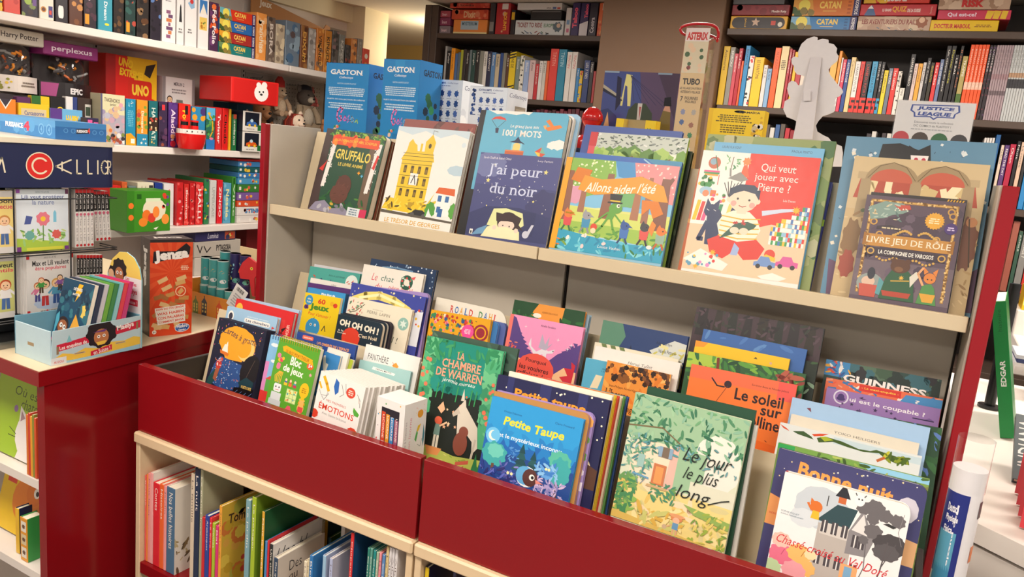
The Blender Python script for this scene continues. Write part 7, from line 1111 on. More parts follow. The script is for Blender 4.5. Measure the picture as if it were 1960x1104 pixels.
def black_cap(r, s):
    q = MB(); q.lathe([(.045 * s, 0), (.04 * s, .025 * s), (.015 * s, .035 * s)], (0, 0, .28 * s), '1c1a20', 14); q.build('hat', M_PLUSH, r)
plush('plush_bear', (-3.62, 3.37, 1.337), 'brown plush bear sitting beside the red and teal boxes', 1.0, ('8a5a38', '9a6a42', 'b8845a'))
plush('plush_doll', (-3.47, 3.515, 1.337), 'red haired plush doll with a pale face behind the red post', .82, ('7a2a1c', 'e8d0b8', 'e8d0b8'), extra=doll_hair)
plush('plush_seal', (-3.66, 3.615, 1.337), 'dark grey plush creature lying on the middle wall shelf', .62, ('4a4440', '5a524c', '6a625a'), ears='round', rz=.5)
plush('plush_wolf', (-3.74, 3.455, 1.50), 'black plush wolf hanging on the pegboard', .75, ('2a2422', '241f1e', '3a302c'), ears='long')
plush('plush_bear', (-3.70, 3.82, 1.47), 'beige plush bear with a black cap, upper centre of the plush animals', .95, ('a8947a', '5a5048', 'c8bca8'), extra=black_cap)
plush('plush_bear', (-3.47, 3.78, 1.337), 'tan plush bear lying low in front of the capped bear', .72, ('a06a40', 'b07a4c', 'd8b890'), rz=.3)
plush('plush_gnome', (-3.74, 3.64, 1.55), 'long nosed plush with a red hat hung on the pegboard', .66, ('c8a888', 'd0b090', 'e0c8a8'), extra=red_hat)
plush('plush_cat', (-3.58, 4.05, 1.337), 'dark navy plush cat at the right of the plush animals', 1.42, ('1c2030', '20232e', '2f3240'))
plush('plush_flamingo', (-3.785, 3.96, 1.64), 'coral pink plush toy hanging behind the capped bear', .42, ('b85a54', 'b85a54', 'c87a70'))
for k, (y, z) in enumerate(((3.50, 1.77), (3.585, 1.76), (3.80, 1.76), (3.92, 1.765))):
    q = MB(); q.tube([(-3.8393, y, z), (-3.75, y, z), (-3.74, y, z + .012)], .003, 'bbb', 6); tag(q.build('peg_hook', M_METAL), 'steel hook on the pegboard, %s from the left' % ORD[k + 1], 'hook', 'pegboard hooks')
# ---- lower shelf
Z = .9305
for (xl, xr, yt, c, t, tc, cols, lab, ex, d) in ((208, 213, 378, '4a8a3a', '', 'f', (), 'green box edge at the left of the lower wall shelf', 0, .2), (213.5, 233, 355, 'd4201f', 'Sorcière', 'f0e8e0', (), 'red witch game box at the left of the lower wall shelf', lambda A: (A.P([(20, 78), (80, 78), (50, 96)], 'f0e8e0'), A.G(50, 10, 26, '6a5a4a', 8, .3, 3, 40)), .22), (233.5, 245, 348, 'c85a2c', '', 'f', ('a8441f', 'd8703a'), 'rust orange game box behind the red witch box', 0, .2), (246, 262, 356, '6a7a78', '', 'f', ('8a9a98',), 'grey green box behind the green vegetable box', 0, .1), (263, 295, 349, 'e0d8c0', '', 'f', (), 'cream box with a grey cat picture', lambda A: (A.G(34, 62, 22, '7a6a5a', 8, .3, 3, 18), A.P([(18, 74), (26, 94), (34, 78)], '7a6a5a'), A.P([(40, 78), (50, 94), (52, 74)], '7a6a5a'), A.R(70, 84, 96, 94, '3a3a3a'), A.G(60, 46, 16, 'd8a040', 8, .3, 4, 8)), .10), (296, 312, 350, '1f3a8a', 'SE', 'e8e8f0', (), 'navy blue box behind the green vegetable box', 0, .12), (313, 333, 351, 'e4e0e0', '', 'f', (), 'white box with a red heart beside the red games', lambda A: (A.S(54, 84, 12, 'd84a5a', 4), A.TV('LUDICA', 20, 8, 56, 60, '3a7ab0', .03, True)), .2)):
    wbox(Z, xl, xr, yt, 441 - .048 * (xl - 212) + .5, c, lab, tv(t, tc, cols, len(lab), extra=ex or None), d=d, X=-3.46)
wbox(Z, 243, 327, 377, 437, '3f8a22', 'green toy vegetable box standing in front on the lower wall shelf', lambda A: (A.R(0, 0, 16, 100, '357a1c'), A.R(22, 80, 32, 92, '1f5a14'), A.E(62, 54, 27, 'e4dcc0', 24), A.R(42, 74, 76, 82, 'd8e4c0'), A.E(44, 40, 10, 'e8762a', 12), A.E(56, 34, 9, 'd8402c', 10), A.E(66, 48, 8, 'f08a3a', 12), A.E(36, 24, 10, 'e8862a', 9), A.E(88, 30, 9, 'f0943a', 11), A.E(9, 64, 6, 'e8762a', 6), A.E(9, 36, 6, 'e8762a', 6), A.P([(60, 8), (72, 12), (66, 4)], 'e8e8d8'), A.scat(6, 82, 60, 96, 92, 3, 5, ['f0e0c0', 'd8402c', '6a4a8a'], 'E', 4)), d=.13, X=-3.30, tall=.20)
for (xl, xr, yt, c, t, tc, cols, lab) in ((338, 351, 349, 'd0262a', '', 'f', ('e85a5a', 'b81c20', 'f0a0a0'), 'red game box with pale rings, first of the red games'), (352, 362, 352, 'd8302c', 'Bonanza', 'f4d8d0', ('e8605a',), 'red game box with small white lettering, second of the red games'), (363, 373, 350, 'cc2428', '', 'f', ('e87a74', 'a81a1e'), 'red game box with pink patches, third of the red games'), (374, 389, 349, 'd42a2c', 'HALLI', 'f4e4e0', ('e86a66', 'b81c20'), 'wide red game box with a dark figure, last of the red games'), (390, 400, 342, '2f7a4a', '', 'f', ('e8c040', '4a9ab0', '3a3a5a'), 'green and blue game box right of the red games'), (401, 414, 345, 'd0d0cc', 'UPPERCASE', 'a8a8a4', (), 'white grey game box with embossed letters'), (415, 426, 344, 'd81f2c', 'ZINGO', 'f4e8e8', (), 'bright red game box with white title near the blue pile'), (427, 442, 350, '5aa0c0', 'Nessie', 'f0e8a0', ('7ab8d0', '3a7a9a'), 'sky blue game box leaning by the green spine'), (443, 450.5, 338, '3f8a34', 'Vilac', 'd8e8d0', (), 'tall green game box left of the blue pile')):
    ex = (lambda A: (A.R(20, 84, 70, 97, '1f5a1f'))) if 'tall green' in lab else None
    wbox(Z, xl, xr, yt, 441 - .048 * (xl - 212) + .5, c, lab, tv(t, tc, cols, len(lab), extra=ex), d=.24, X=-3.44)
zz = Z
ys = (430.5, 412, 385, 371, 355, 343, 331, 320, 309.5, 304)
for j, (c, h, l) in enumerate((('dcd6d0', .048, 'white puzzle box with an orange mark, bottom of the blue pile'), ('e0dad4', .058, 'white letter puzzle box second in the blue pile'), ('d8502c', .042, 'orange puzzle box third in the blue pile'), ('7a5a9a', .054, 'lilac puzzle box fourth in the blue pile'), ('3a7a34', .052, 'green puzzle box fifth in the blue pile'), ('4a94c0', .042, 'light blue puzzle box sixth in the blue pile'), ('3a78b0', .036, 'blue puzzle box seventh in the blue pile'), ('1f5a5a', .036, 'dark teal puzzle box eighth in the blue pile'), ('3f7eb4', .036, 'blue puzzle box ninth in the blue pile'), ('b02a2a', .016, 'thin red box topping the blue pile'))):
    wbox(zz, 453.5, 508, 0, 429, c, l, lambda A, j=j, c=c: ((A.T('KAL', 56, 30, 74, 66, '5a5a5a', .03) if j == 0 else A.T('STINK', 26, 26, 84, 80, '3a7ab0', .05) if j == 1 else 0), A.R(4, 30, 11, 74, 'e8e4dc'), A.R(84, 24, 94, 76, 'd8dce0'), A.scat(4, 20, 30, 70, 70, 3, 5, ['e8c040', 'd8604a', 'e8e4dc'], 'G', j)) if j < 9 else 0, d=.24, X=-3.43, tall=h * .85); zz += h * .85 + .0005
# lowest shelf
Z = .6555
for (xl, xr, h, c, z, lab, fr) in ((372, 462, .098, 'c8c0b4', 0, 'beige box under the two flat game boxes on the lowest wall shelf', None), (371, 460, .085, 'b8b0a4', .099, 'beige number game box with black title on the lowest wall shelf', lambda A: (A.T('PYTAGORA', 46, 34, 78, 74, '2a2626', .04), A.L([(20, 70), (26, 30), (34, 60)], 2, '2a2626'), A.L([(6, 80), (12, 30), (16, 70)], 2, '2a2626'))), (373, 450, .055, '34305a', .1845, 'dark blue flat game box topping the lowest wall shelf pile', lambda A: (A.T('Luminis', 30, 26, 56, 78, 'e0dce8', .0, .2), A.R(72, 10, 98, 90, 'b0563a'), A.scat(6, 74, 20, 96, 80, 3, 5, ['e8c060', '3a3a5a', 'd8402c'], 'G', 3)))):
    wbox(Z + z, xl, xr, 0, 520, c, lab, fr, d=.26, X=-3.42, tall=h)
wbox(Z, 470, 505, 0, 517, '7a1f22', 'dark red box at the shaded right end of the lowest wall shelf', None, d=.2, X=-3.6, tall=.23)
# ============================================================ things on top of the display
ZT = 1.4845
def onTop(name, label, xl, xr, yt, Y, d, col, front, right=None, cat='box', group=None, m=None, zb=ZT, vis=None):
    p = onY(xl, yt, Y); q = onY(xr, yt, Y)
    if vis and front:
        f0 = front; vh = p.z - onY(xl, vis, Y).z; front = lambda A: f0(Art(A.mb, (0, -.00002, p.z - zb - vh), (1, 0, 0), (0, 0, 1), (0, -1, 0), q.x - p.x, vh))
    return facebox(name, label, frame((p.x, Y, zb), (1, 0, 0), (0, 1, 0), (0, 0, 1)), q.x - p.x, p.z - zb, d, col, front, right, lambda A: A.R(0, 0, 100, 100, col), cat=cat, group=group, m=m, bev=.0015)
def a_gaston(A):
    A.T('GASTON', 11, 84, 86, 91, 'f2f4f6', .03, serif=.09); A.T('Collectoys', 32, 78, 64, 82, 'f2f4f6', .01, .3); A.T('GASTON LAGAFFE PLASTOY', 28, 71, 72, 73, 'b8d8ec', .02)
    A.lines(5, 8, 55, 92, 67, 'c8e0f0', .8, 1, .1); A.T('SUJETS DE COLLECTION EN RÉSINE', 6, 49, 94, 51.5, 'e0ecf4', .02); A.lines(3, 8, 37, 92, 46, 'c8e0f0', .8, 3, .2)
    P = [(40, 32), (44, 37), (38, 39), (32, 33), (31, 25), (36, 19), (42, 22), (41, 27), (37, 27)]; A.L(P, 3, 'e87ab8'); A.L([(46, 22), (50, 28), (54, 22), (48, 21)], 2.2, 'd86ac0'); A.L([(60, 29), (56, 25), (60, 22), (56, 19)], 2.2, 'b08ad0'); A.L([(66, 28), (63, 22), (68, 19), (71, 24), (66, 28)], 2.2, '8ab0d0'); A.L([(74, 20), (78, 24), (80, 19)], 2, 'a0c86a')
    A.R(36, 2, 56, 9, '1a78b8'); A.scat(6, 22, 4, 44, 18, 2, 4, ['e8705a', 'e8c8b0', '3a8a5a'], 'G', 3)
def a_gside(A): A.R(0, 0, 100, 100, '1a74b4'); A.T('GASTON', 16, 82, 98, 90, '12283f', .03, serif=.09); A.scat(14, 30, 8, 90, 60, 6, 14, ['d8584a', '2f8a54', '1c5a3a', 'e8a890', '12283f'], 'G', 4)
BL = '1f86c8'
onTop('collector_box', 'left of two blue collector boxes, partly hidden by the right one', 625, 708, 119, 1.925, .13, BL, a_gaston, a_gside, group='blue collector boxes on the display')
onTop('collector_box', 'right blue collector box with a folded flap at its top', 735, 806, 112, 1.90, .115, BL, lambda A: (A.R(32, 88, 58, 99, '2a92d0'), a_gaston(A)), a_gside, group='blue collector boxes on the display')
def a_grid(n, rows):
    def f(A):
        A.T('SCHTROUMPFS', 24, 90, 58, 95, '2f4a8a', .03); A.T('Collectoys', 62, 90, 88, 95, '2f4a8a', .0, .3); A.lines(1, 30, 85, 76, 88, '5a6a9a', 1)
        for r_ in range(rows):
            for k in range(n): x, y = 32 + k * 18, 70 - r_ * 22; A.G(x, y, 5.2, ('34589c', '2a4a86', '4a6ab0')[(r_ + k) % 3], 7, .35, r_ * 5 + k, 7); A.R(x - 6, y - 12, x + 6, y - 10.6, '9aa4b8')
        A.scat(26, 8, 40, 16, 94, 1.5, 4, ['34589c', '2a4a86'], 'G', 5); A.R(6, 36, 20, 38, '2a4a86')
    return f
def a_wside(win):
    def f(A):
        A.R(0, 0, 100, 100, 'd4dce6'); A.scat(14, 4, 4, 96, 80, 8, 16, ['c4ccd8', 'dfe4ea'], 'G', 4); A.T('Collectoys', 10, 84, 94, 93, '34406a', .0, .3)
        if win: A.R(40, 16, 94, 74, '8a8478'); A.R(46, 20, 90, 70, 'a8a090'); A.E(22, 14, 10, 'c8303a')
    return f
onTop('figure_box', 'white figure box with a grid of tiny blue pictures, beside the blue boxes', 811, 887, 150, 2.03, .12, 'dbe4ee', a_grid(4, 4), a_wside(0), vis=236, group='white figure boxes on the display')
onTop('figure_box', 'white figure box with a clear side window, right of the other white one', 900, 973, 164, 1.90, .12, 'dbe4ee', a_grid(4, 4), a_wside(1), vis=250, group='white figure boxes on the display')
# red figurine seen from behind
c = onY(1134, 226, 1.97); r = empty('figurine', (c.x, 1.97, ZT), 'glossy red figurine seen from behind with a round helmet', 'figurine')
q = MB(); q.ball((0, 0, c.z - ZT), (.029, .029, .030), 'c81a1c', 20, 14); q.lathe([(.0305, -.003), (.0305, .003)], (0, 0, c.z - ZT - .004), 'a81416', 20); q.build('helmet', M_GLOSS, r)
q = MB(); q.lathe([(.016, .068), (.036, .063), (.042, .052), (.042, .03), (.034, .0)], (0, 0, .0005), 'c41a1c', 20); q.build('body', M_GLOSS, r)
q = MB(); q.lathe([(.043, .03), (.045, .02), (.042, .004)], (0, 0, 0), '20264a', 20); q.build('belt', M_GLOSS, r)
# framed comic picture: generic bridge at night
p = onY(1158, 138, 2.06); p2 = onY(1302, 142, 2.06); w = p2.x - p.x; h = p.z - ZT + .004; r = empty('picture_board', frame((p.x, 2.06, ZT), (1, 0, 0), (0, 1, 0), (0, 0, 1)), 'dark blue comic picture board with a bridge tower, left of the clear tube', 'picture')
q = MB(); q.box((0, 0, 0), (w, .006, h), '3f4a78', .0005); vh = p.z - onY(1158, 246, 2.06).z; A = Art(q, (0, -.00003, h - vh), (1, 0, 0), (0, 0, 1), (0, -1, 0), w, vh)
A.R(0, 0, 100, 100, '44508a'); A.P([(48, 100), (100, 100), (100, 0), (60, 0)], '5a4a6a'); A.P([(72, 100), (100, 100), (100, 20)], '4a3c54'); A.P([(26, 40), (30, 96), (38, 94), (40, 40), (36, 40), (33, 74), (30, 76), (29, 40)], 'd8d48a'); A.P([(0, 76), (28, 54), (28, 48), (0, 64)], 'a8a494'); A.P([(0, 70), (28, 50), (28, 48), (0, 64)], '2a2c40')
for k in range(6): A.L([(36, 94), (44 + k * 10, 50 - k * 2)], .5, '34345a')
A.P([(20, 30), (26, 44), (24, 88), (18, 92)], '2a2a44'); A.P([(0, 0), (30, 0), (22, 22), (10, 34), (0, 30)], '34406e'); A.P([(6, 0), (10, 28), (14, 0)], 'c8a070'); A.P([(34, 0), (72, 0), (70, 30), (60, 46), (46, 46), (38, 34)], '3f4a3a'); A.P([(50, 46), (56, 46), (55, 6), (51, 6)], 'c8c4c0'); A.P([(52, 40), (55, 40), (54, 16)], 'a85a5a'); A.P([(78, 0), (96, 0), (94, 34), (84, 36)], '7a6a3a'); A.P([(84, 36), (94, 34), (92, 44), (86, 44)], 'c89a84'); A.P([(84, 44), (94, 44), (92, 60), (84, 58)], '1c1a22'); A.R(0, 97, 20, 100, '8aa0b8'); A.R(72, 97, 90, 100, '8aa0b8')
q.build('picture', M_GLOSS, r)
q = MB(); q.prism([(0, 0), (.05, 0), (0, h * .6)], (w / 2, .0062, 0), (0, 1, 0), (0, 0, 1), (1, 0, 0), .003, '3a3438'); q.build('easel_back', M_MATTE, r)
# yellow window box
p = onY(1180, 226, 1.98); p2 = onY(1256, 232, 1.98); w = p2.x - p.x; h = p.z - ZT; r = empty('window_box', frame((p.x, 1.98, ZT), (1, 0, 0), (0, 1, 0), (0, 0, 1)), 'small yellow box with a clear window in front of the comic picture', 'box')
q = MB(); q.box((0, 0, 0), (w * .2, .035, h), 'e8c81c', .001); q.box((w * .74, 0, 0), (w, .035, h), 'e8c81c', .001); q.box((w, .004, 0), (w + .001, .035, h), 'd8b818'); q.box((0, .033, 0), (w, .035, h), 'b8a060'); Art(q, (0, -.00003, 0), (1, 0, 0), (0, 0, 1), (0, -1, 0), w, h).E(10, 66, 6, 'c8a418').TV('LES', 80, 30, 90, 84, '3a7a2a', .02, True); q.build('carton', M_PRINT, r)
q = MB(); q.box((w * .2, 0, 0), (w * .74, .0006, h), 'fff'); q.box((w * .2, .0006, h - .0006), (w * .74, .033, h), 'fff'); q.build('window', M_CLEAR, r)
# clear tube with strap
p = onY(1314, 50, 1.93); w = .062; h = p.z - ZT; r = empty('clear_tube', frame((p.x, 1.93, ZT), (1, 0, 0), (0, 1, 0), (0, 0, 1)), 'tall clear square tube with a beige card and red strap', 'tube')
q = MB(); q.box((.001, .001, 0), (w - .001, .0016, h - .004), 'd8bc8c'); vh = p.z - onY(1314, 300, 1.93).z; A = Art(q, (.001, .0009, h - .004 - vh), (1, 0, 0), (0, 0, 1), (0, -1, 0), w - .002, vh)
A.R(0, 0, 100, 100, 'dabd8e'); A.R(0, 66, 100, 92, 'dcd0b4'); A.R(0, 90, 100, 100, 'e8dcd8'); A.T('ASTERIX', 6, 91, 94, 97, 'c8282c', .05); A.scat(12, 10, 68, 90, 88, 6, 13, ['e8d060', '8a3a34', 'e8c8a8', 'c8d8d8', '4a6a4a'], 'G', 4); A.T('TUBO', 12, 57, 86, 62, '2a221c', .04); A.T("LE VILLAGE D'ASTÉRIX", 4, 53.5, 96, 55.5, '4a3a2a', .02); A.T("ASTERIX'S VILLAGE", 8, 50.5, 92, 52.5, '4a3a2a', .02); A.T('7', 12, 44, 22, 48, '2a221c', .03); A.T('FIGURINES', 30, 45.5, 86, 48, '4a3a2a', .02); A.T('FIGURES', 34, 43, 80, 45, '4a3a2a', .02)
for k, (x, y, c) in enumerate(((30, 36, '8a90b0'), (30, 28, '4a6aa0'), (76, 36, 'b0a8a0'), (72, 26, 'a06a54'), (28, 16, '4a4a50'), (72, 18, '3f8a5a'), (34, 7, 'c8d4e0'), (72, 7, 'd8dce0'))): A.G(x, y, 10, c, 7, .3, k, 12)
q.build('printed_card', M_MATTE, r)
q = MB()
for k in range(7): q.ball((w * .55 + .012 * (k % 2), .03, .03 + k * .045), (.012, .012, .02), ('b83a34', 'd8b890', '4a6aa0', '8a5a3a', 'c85a4a', '3f7a4a', 'd8c8b0')[k], 10, 8)
q.build('contents', M_GLOSS, r)
q = MB(); q.box((0, 0, 0), (w, .0005, h), 'fff'); q.box((w - .0005, 0, 0), (w, w, h), 'fff'); q.box((0, 0, 0), (.0005, w, h), 'fff'); q.box((0, w - .0005, 0), (w, w, h), 'fff'); q.box((0, 0, h - .0005), (w, w, h), 'fff'); q.build('clear_case', M_CLEAR, r)
q = MB(); pts = [(-.004, -.004, h - .022), (-.016, -.008, h - .006), (.01, -.008, h + .004), (w * .7, .0, h + .006), (w + .008, .01, h + .004), (w + .016, .02, h - .012), (w + .012, .022, h - .034), (w + .006, w, h - .02), (w * .4, w + .004, h - .004), (-.006, w, h - .01)]
def smooth(P, n=3):
    for _ in range(n): P = [tuple(V3(P[i]) * (.75 if s_ == 0 else .25) + V3(P[(i + 1) % len(P)]) * (.25 if s_ == 0 else .75)) for i in range(len(P)) for s_ in (0, 1)]
    return P
q.tube(smooth(pts), .0035, 'b8141f', 8, True); q.build('strap', M_GLOSS, r)
# yellow comic box
def a_jam(A):
    A.R(0, 0, 100, 100, 'f0cc1c'); A.P(rrect(8, 6, x0=46, y0=88, x1=66, y1=97), '222'); A.T('& JAMAÏCA', 54, 87, 92, 96, '2a2420', .04); A.lines(4, 12, 56, 82, 82, '6a5a1c', 1); A.lines(4, 16, 20, 78, 50, '6a5a1c', 1); A.R(0, 0, 8, 100, 'e8c018')
    A.scat(30, 84, 2, 99, 80, 2, 5, ['e8e0d0', '5a4a2a', 'd8a81c', 'c8b890'], 'G', 4)
onTop('comic_box', 'yellow comic box set between the clear tube and white cutout', 1358, 1466, 206, 1.96, .05, 'f0cc1c', a_jam, vis=264, right=lambda A: A.R(0, 0, 100, 100, 'd8b418'))
# white cardboard cutout seen from behind
OUT = [(412, 925), (428, 800), (405, 788), (365, 772), (342, 722), (352, 668), (388, 648), (376, 620), (368, 585), (376, 550), (398, 532), (424, 540), (440, 563), (468, 560), (482, 502), (432, 490), (414, 464), (414, 440), (397, 414), (396, 388), (416, 373), (441, 378), (440, 340), (462, 290), (500, 256), (546, 240), (568, 247), (566, 266), (602, 256), (640, 262), (641, 284), (675, 291), (697, 318), (692, 344), (706, 372), (698, 402), (660, 432), (640, 460), (650, 492), (692, 545), (730, 588), (737, 606), (718, 632), (690, 645), (684, 660), (692, 674), (681, 690), (686, 715), (674, 740), (640, 755), (602, 766), (572, 800), (556, 828), (566, 868), (602, 890), (640, 908), (656, 930), (690, 950), (728, 965), (735, 1010), (728, 1100), (412, 1100)]
YS = 1.97; O = onY(1400 + 412 / 3.45, 1104 / 3.45, YS); P = [((lambda g: (g.x - O.x, g.z - ZT))(onY(1400 + x / 3.45, y / 3.45, YS))) for x, y in OUT]; P = [(x, max(z, 0)) for x, z in P]
r = empty('cardboard_cutout', (O.x, YS, ZT), 'white cardboard head shaped cutout seen from behind with its strut', 'display cutout')
q = MB(); q.prism(P, (0, 0, 0), (1, 0, 0), (0, 0, 1), (0, 1, 0), .004, 'e2dfe2'); q.build('silhouette', M_MATTE, r)
S_ = [((lambda g: (g.x - O.x, g.z - ZT))(onY(1400 + x / 3.45, y / 3.45, YS))) for x, y in ((525, 380), (598, 380), (552, 925), (424, 925))]
q = MB(); S2 = [(x, max(z, 0)) for x, z in S_]; top = S2[0][1]; v = [V3((x, -.0012 - .10 * (1 - z / top) ** 1.0 * .6, z)) for x, z in S2]; v2 = [p + V3((0, -.0025, 0)) for p in v]
q.face(v, 'd8d4d8'); q.face(v2[::-1], 'd8d4d8')
for i in range(4): j = (i + 1) % 4; q.face([v[i], v[j], v2[j], v2[i]], 'b8a890')
q.build('strut', M_MATTE, r)
tb = [((lambda g: (g.x - O.x, g.z - ZT))(onY(1400 + x / 3.45, y / 3.45, YS))) for x, y in ((490, 610), (535, 600), (535, 672), (490, 676))]
q = MB(); q.prism(tb, (0, -.03, 0), (1, 0, 0), (0, 0, 1), (0, -1, 0), .0016, 'dcd8dc'); q.build('locking_tab', M_MATTE, r)
# acrylic sign
p = onY(1718, 189, 1.95); p2 = onY(1873, 192, 1.95); w = p2.x - p.x; h = p.z - ZT; r = empty('acrylic_sign', frame((p.x, 1.95, ZT), (1, 0, 0), (0, 1, 0), (0, 0, 1)), 'clear acrylic sign holder with blue title on white paper, right of cutout', 'sign')
q = MB(); q.box((.002, .002, 0), (w - .002, .0026, h - .002), 'e6e4e4'); vh = p.z - onY(1718, 288, 1.95).z; A = Art(q, (.002, .0019, h - .002 - vh), (1, 0, 0), (0, 0, 1), (0, -1, 0), w - .004, vh); A.R(0, 0, 100, 100, 'e8e6e6')
A.P([(19, 93), (80, 95), (82, 82), (77, 78), (76, 70), (55, 70), (50, 65), (45, 70), (24, 69), (23, 77), (18, 81)], '2a4aa0'); A.P([(21, 91), (78, 93), (79.5, 83), (75, 78), (74, 72), (54, 72), (50, 68), (46, 72), (26, 71), (25, 78), (20.5, 82)], 'e8e8ee')
A.T('JUSTICE', 27, 82, 74, 90, '2a4aa0', .05, .2); A.T('LEAGUE', 29, 72.5, 71, 80, '2a4aa0', .05, .2); A.T('Découvrez toute la collection', 26, 58, 76, 62, '8a8a8e', .01); A.T('DC COMICS de PLASTOY !', 26, 51, 74, 55, '6a6a6e', .01); A.lines(1, 14, 44, 86, 48, 'b8b8bc', .8)
for x, c, c2 in ((12, 'c8404a', '2a2a34'), (37, '4a3a30', 'e0a878'), (62, '2a6a3a', '3a7a4a'), (87, '3a3638', '2a2628')): A.E(x, 26, 11, c, 11); A.R(x - 11, 10, x + 11, 24, c2)
q.build('printed_sheet', M_MATTE, r)
q = MB(); q.box((0, 0, 0), (w, .0015, h), 'fff'); q.box((0, .003, 0), (w, .0045, h), 'fff'); q.box((0, -.03, 0), (w, .05, .003), 'fff'); q.build('acrylic_holder', M_CLEAR, r)
# ============================================================ book rack, trays and toys on the counter
RX = -1.95
cy0, cy1, rad = .968, 1.291, .033
def foot(s):
    """arc length (m) along the rack front, measured from y=.90 -> point, normal"""
    L = cy1 - .90
    if s <= L: return (RX, .90 + s), (1, 0)
    a = (s - L) / rad
    if a < math.pi / 2: return (RX - rad + rad * math.cos(a), cy1 + rad * math.sin(a)), (math.cos(a), math.sin(a))
    return (RX - rad - (s - L - rad * math.pi / 2), cy1 + rad), (0, 1)
def rackpoly(off=0.0):
    P = [(-2.45, cy0 - off), (RX + off, cy0 - off)]
    for k in range(9): a = math.pi / 2 * k / 8; P.append((RX - rad + (rad + off) * math.cos(a), cy1 + (rad + off) * math.sin(a)))
    return P + [(-2.45, cy1 + rad + off)]
r = empty('book_rack', (-2.2, 1.15, .8905), 'tall counter book rack with a navy header band and red disc', 'rack'); T = Matrix.Translation((2.2, -1.15, -.8905))
q = MB(); q.prism(rackpoly(), (0, 0, 1.290), (1, 0, 0), (0, 1, 0), (0, 0, 1), .108, '14204a'); q.build('header_core', M_PRINT, r, T)
q = MB(); LT = .90
def bend(x, y, e):
    (px, py), (nx, ny) = foot(x / 100 * LT); o = .0006 + e; return V3((px + nx * o, py + ny * o, 1.290 + .108 * y / 100))
def hart(q): return Art(q, (0, 0, 0), (1, 0, 0), (0, 0, 1), (0, -1, 0), LT, .108, [(-40, -20), (200, -20), (200, 120), (-40, 120)], bend=bend)
sx = lambda Y: (Y - .90) / LT * 100
def px2s(px, py): return sx(onX(px, py, RX).y)
A = hart(q); cx = px2s(76, 316); A.E(cx, 50, 3.75, 'e8ddc0', n=28); A.E(cx, 50, 3.45, 'd8231f', n=28); A.E(cx + .1, 50, 2.35, 'e8ddc0', n=24); A.E(cx + .1, 50, 1.85, 'd8231f', n=24); A.P([(cx + .5, 42), (cx + 2.8, 38), (cx + 2.8, 62), (cx + .5, 58)], 'd8231f')
q.build('header_disc', M_PRINT, r, T); q = MB(); A = hart(q)
W_ = .42; w0 = 'e8ddc0'
a0, a1 = px2s(107, 316), px2s(136, 316); A.L([(a1, 66), (a0, 50), (a1, 34)], W_, w0); A.L([(a0 + 1.7, 60), (a0 + 1.7, 40)], W_, w0)
for pl in (147, 168): l0 = px2s(pl, 316); A.L([(l0, 66), (l0, 34), (l0 + 1.25, 34)], W_, w0)
i0 = px2s(187, 316); A.L([(i0, 66), (i0, 34)], W_, w0)
g = px2s(195, 316) + .9; A.L([(g + 1.1 * math.cos(a), 50 + 16 * math.sin(a)) for a in [.8 + k * .37 for k in range(14)]] + [(g + 1.1, 50), (g + .3, 50)], W_, w0)
rr_ = px2s(206, 316); A.L([(rr_, 34), (rr_, 66), (rr_ + 1.0, 64), (rr_ + 1.2, 57), (rr_ + .9, 51), (rr_, 50), (rr_ + 1.3, 34)], W_, w0)
q.build('header_lettering', M_PRINT, r, T); q = MB(); A = hart(q); m0 = px2s(9, 316); A.L([(m0, 34), (m0 - .7, 66), (m0 - 1.8, 40), (m0 - 2.9, 66), (m0 - 3.6, 34)], W_, w0)
q.build('header_lettering', M_PRINT, r, T)
q = MB(); q.prism(rackpoly(.004), (0, 0, 1.398), (1, 0, 0), (0, 1, 0), (0, 0, 1), .012, 'e4dac4'); q.build('header_rim', M_PRINT, r, T)
q = MB(); q.box((-2.40, 1.0, .9086), (-2.03, 1.22, 1.29), '2a282c', .004); q.build('core', M_BLACKM, r, T)
q = MB(); q.prism([(x, max(y, .985)) for x, y in rackpoly()], (0, 0, .8906), (1, 0, 0), (0, 1, 0), (0, 0, 1), .018, 'b8b4b0'); q.build('base_plate', M_METAL, r, T)
for z in (.956, .962, 1.121, 1.127, 1.262):
    q = MB(); q.tube([(-2.02, cy0, z), (RX + .006, cy0, z), (RX + .006, 1.185, z), (RX + .004, 1.318, z), (-2.02, 1.318, z)], .0018, '26262a', 6); q.build('wire', M_BLACKM, r, T)
for y in (1.05, 1.19):
    q = MB(); q.tube([(RX + .003, y, .91), (RX + .003, y, 1.29)], .002, '26262a', 6); q.build('wire', M_BLACKM, r, T)
RG = 'small square books in the counter rack'
def rackbook(label, tl, tr, z0, t, col, art, n, corner):
    p = onX(*tl, -1.958); p2 = onX(*tr, -1.958)
    for k in range(n):
        X = -1.958 - k * (t + .0008); M = frame((X, p.y - k * .0028, z0), (0, 1, 0), (-1, 0, 0), (0, 0, 1))
        book_mesh('square_book', label if k == 0 else label.split(' with')[0].replace('front', 'hidden') + ', %s behind the front copy' % ORD[k], M, p2.y - p.y, p.z - z0, t, col, art if k == 0 else None, spine='e4e0dc', kind='soft', group=RG)
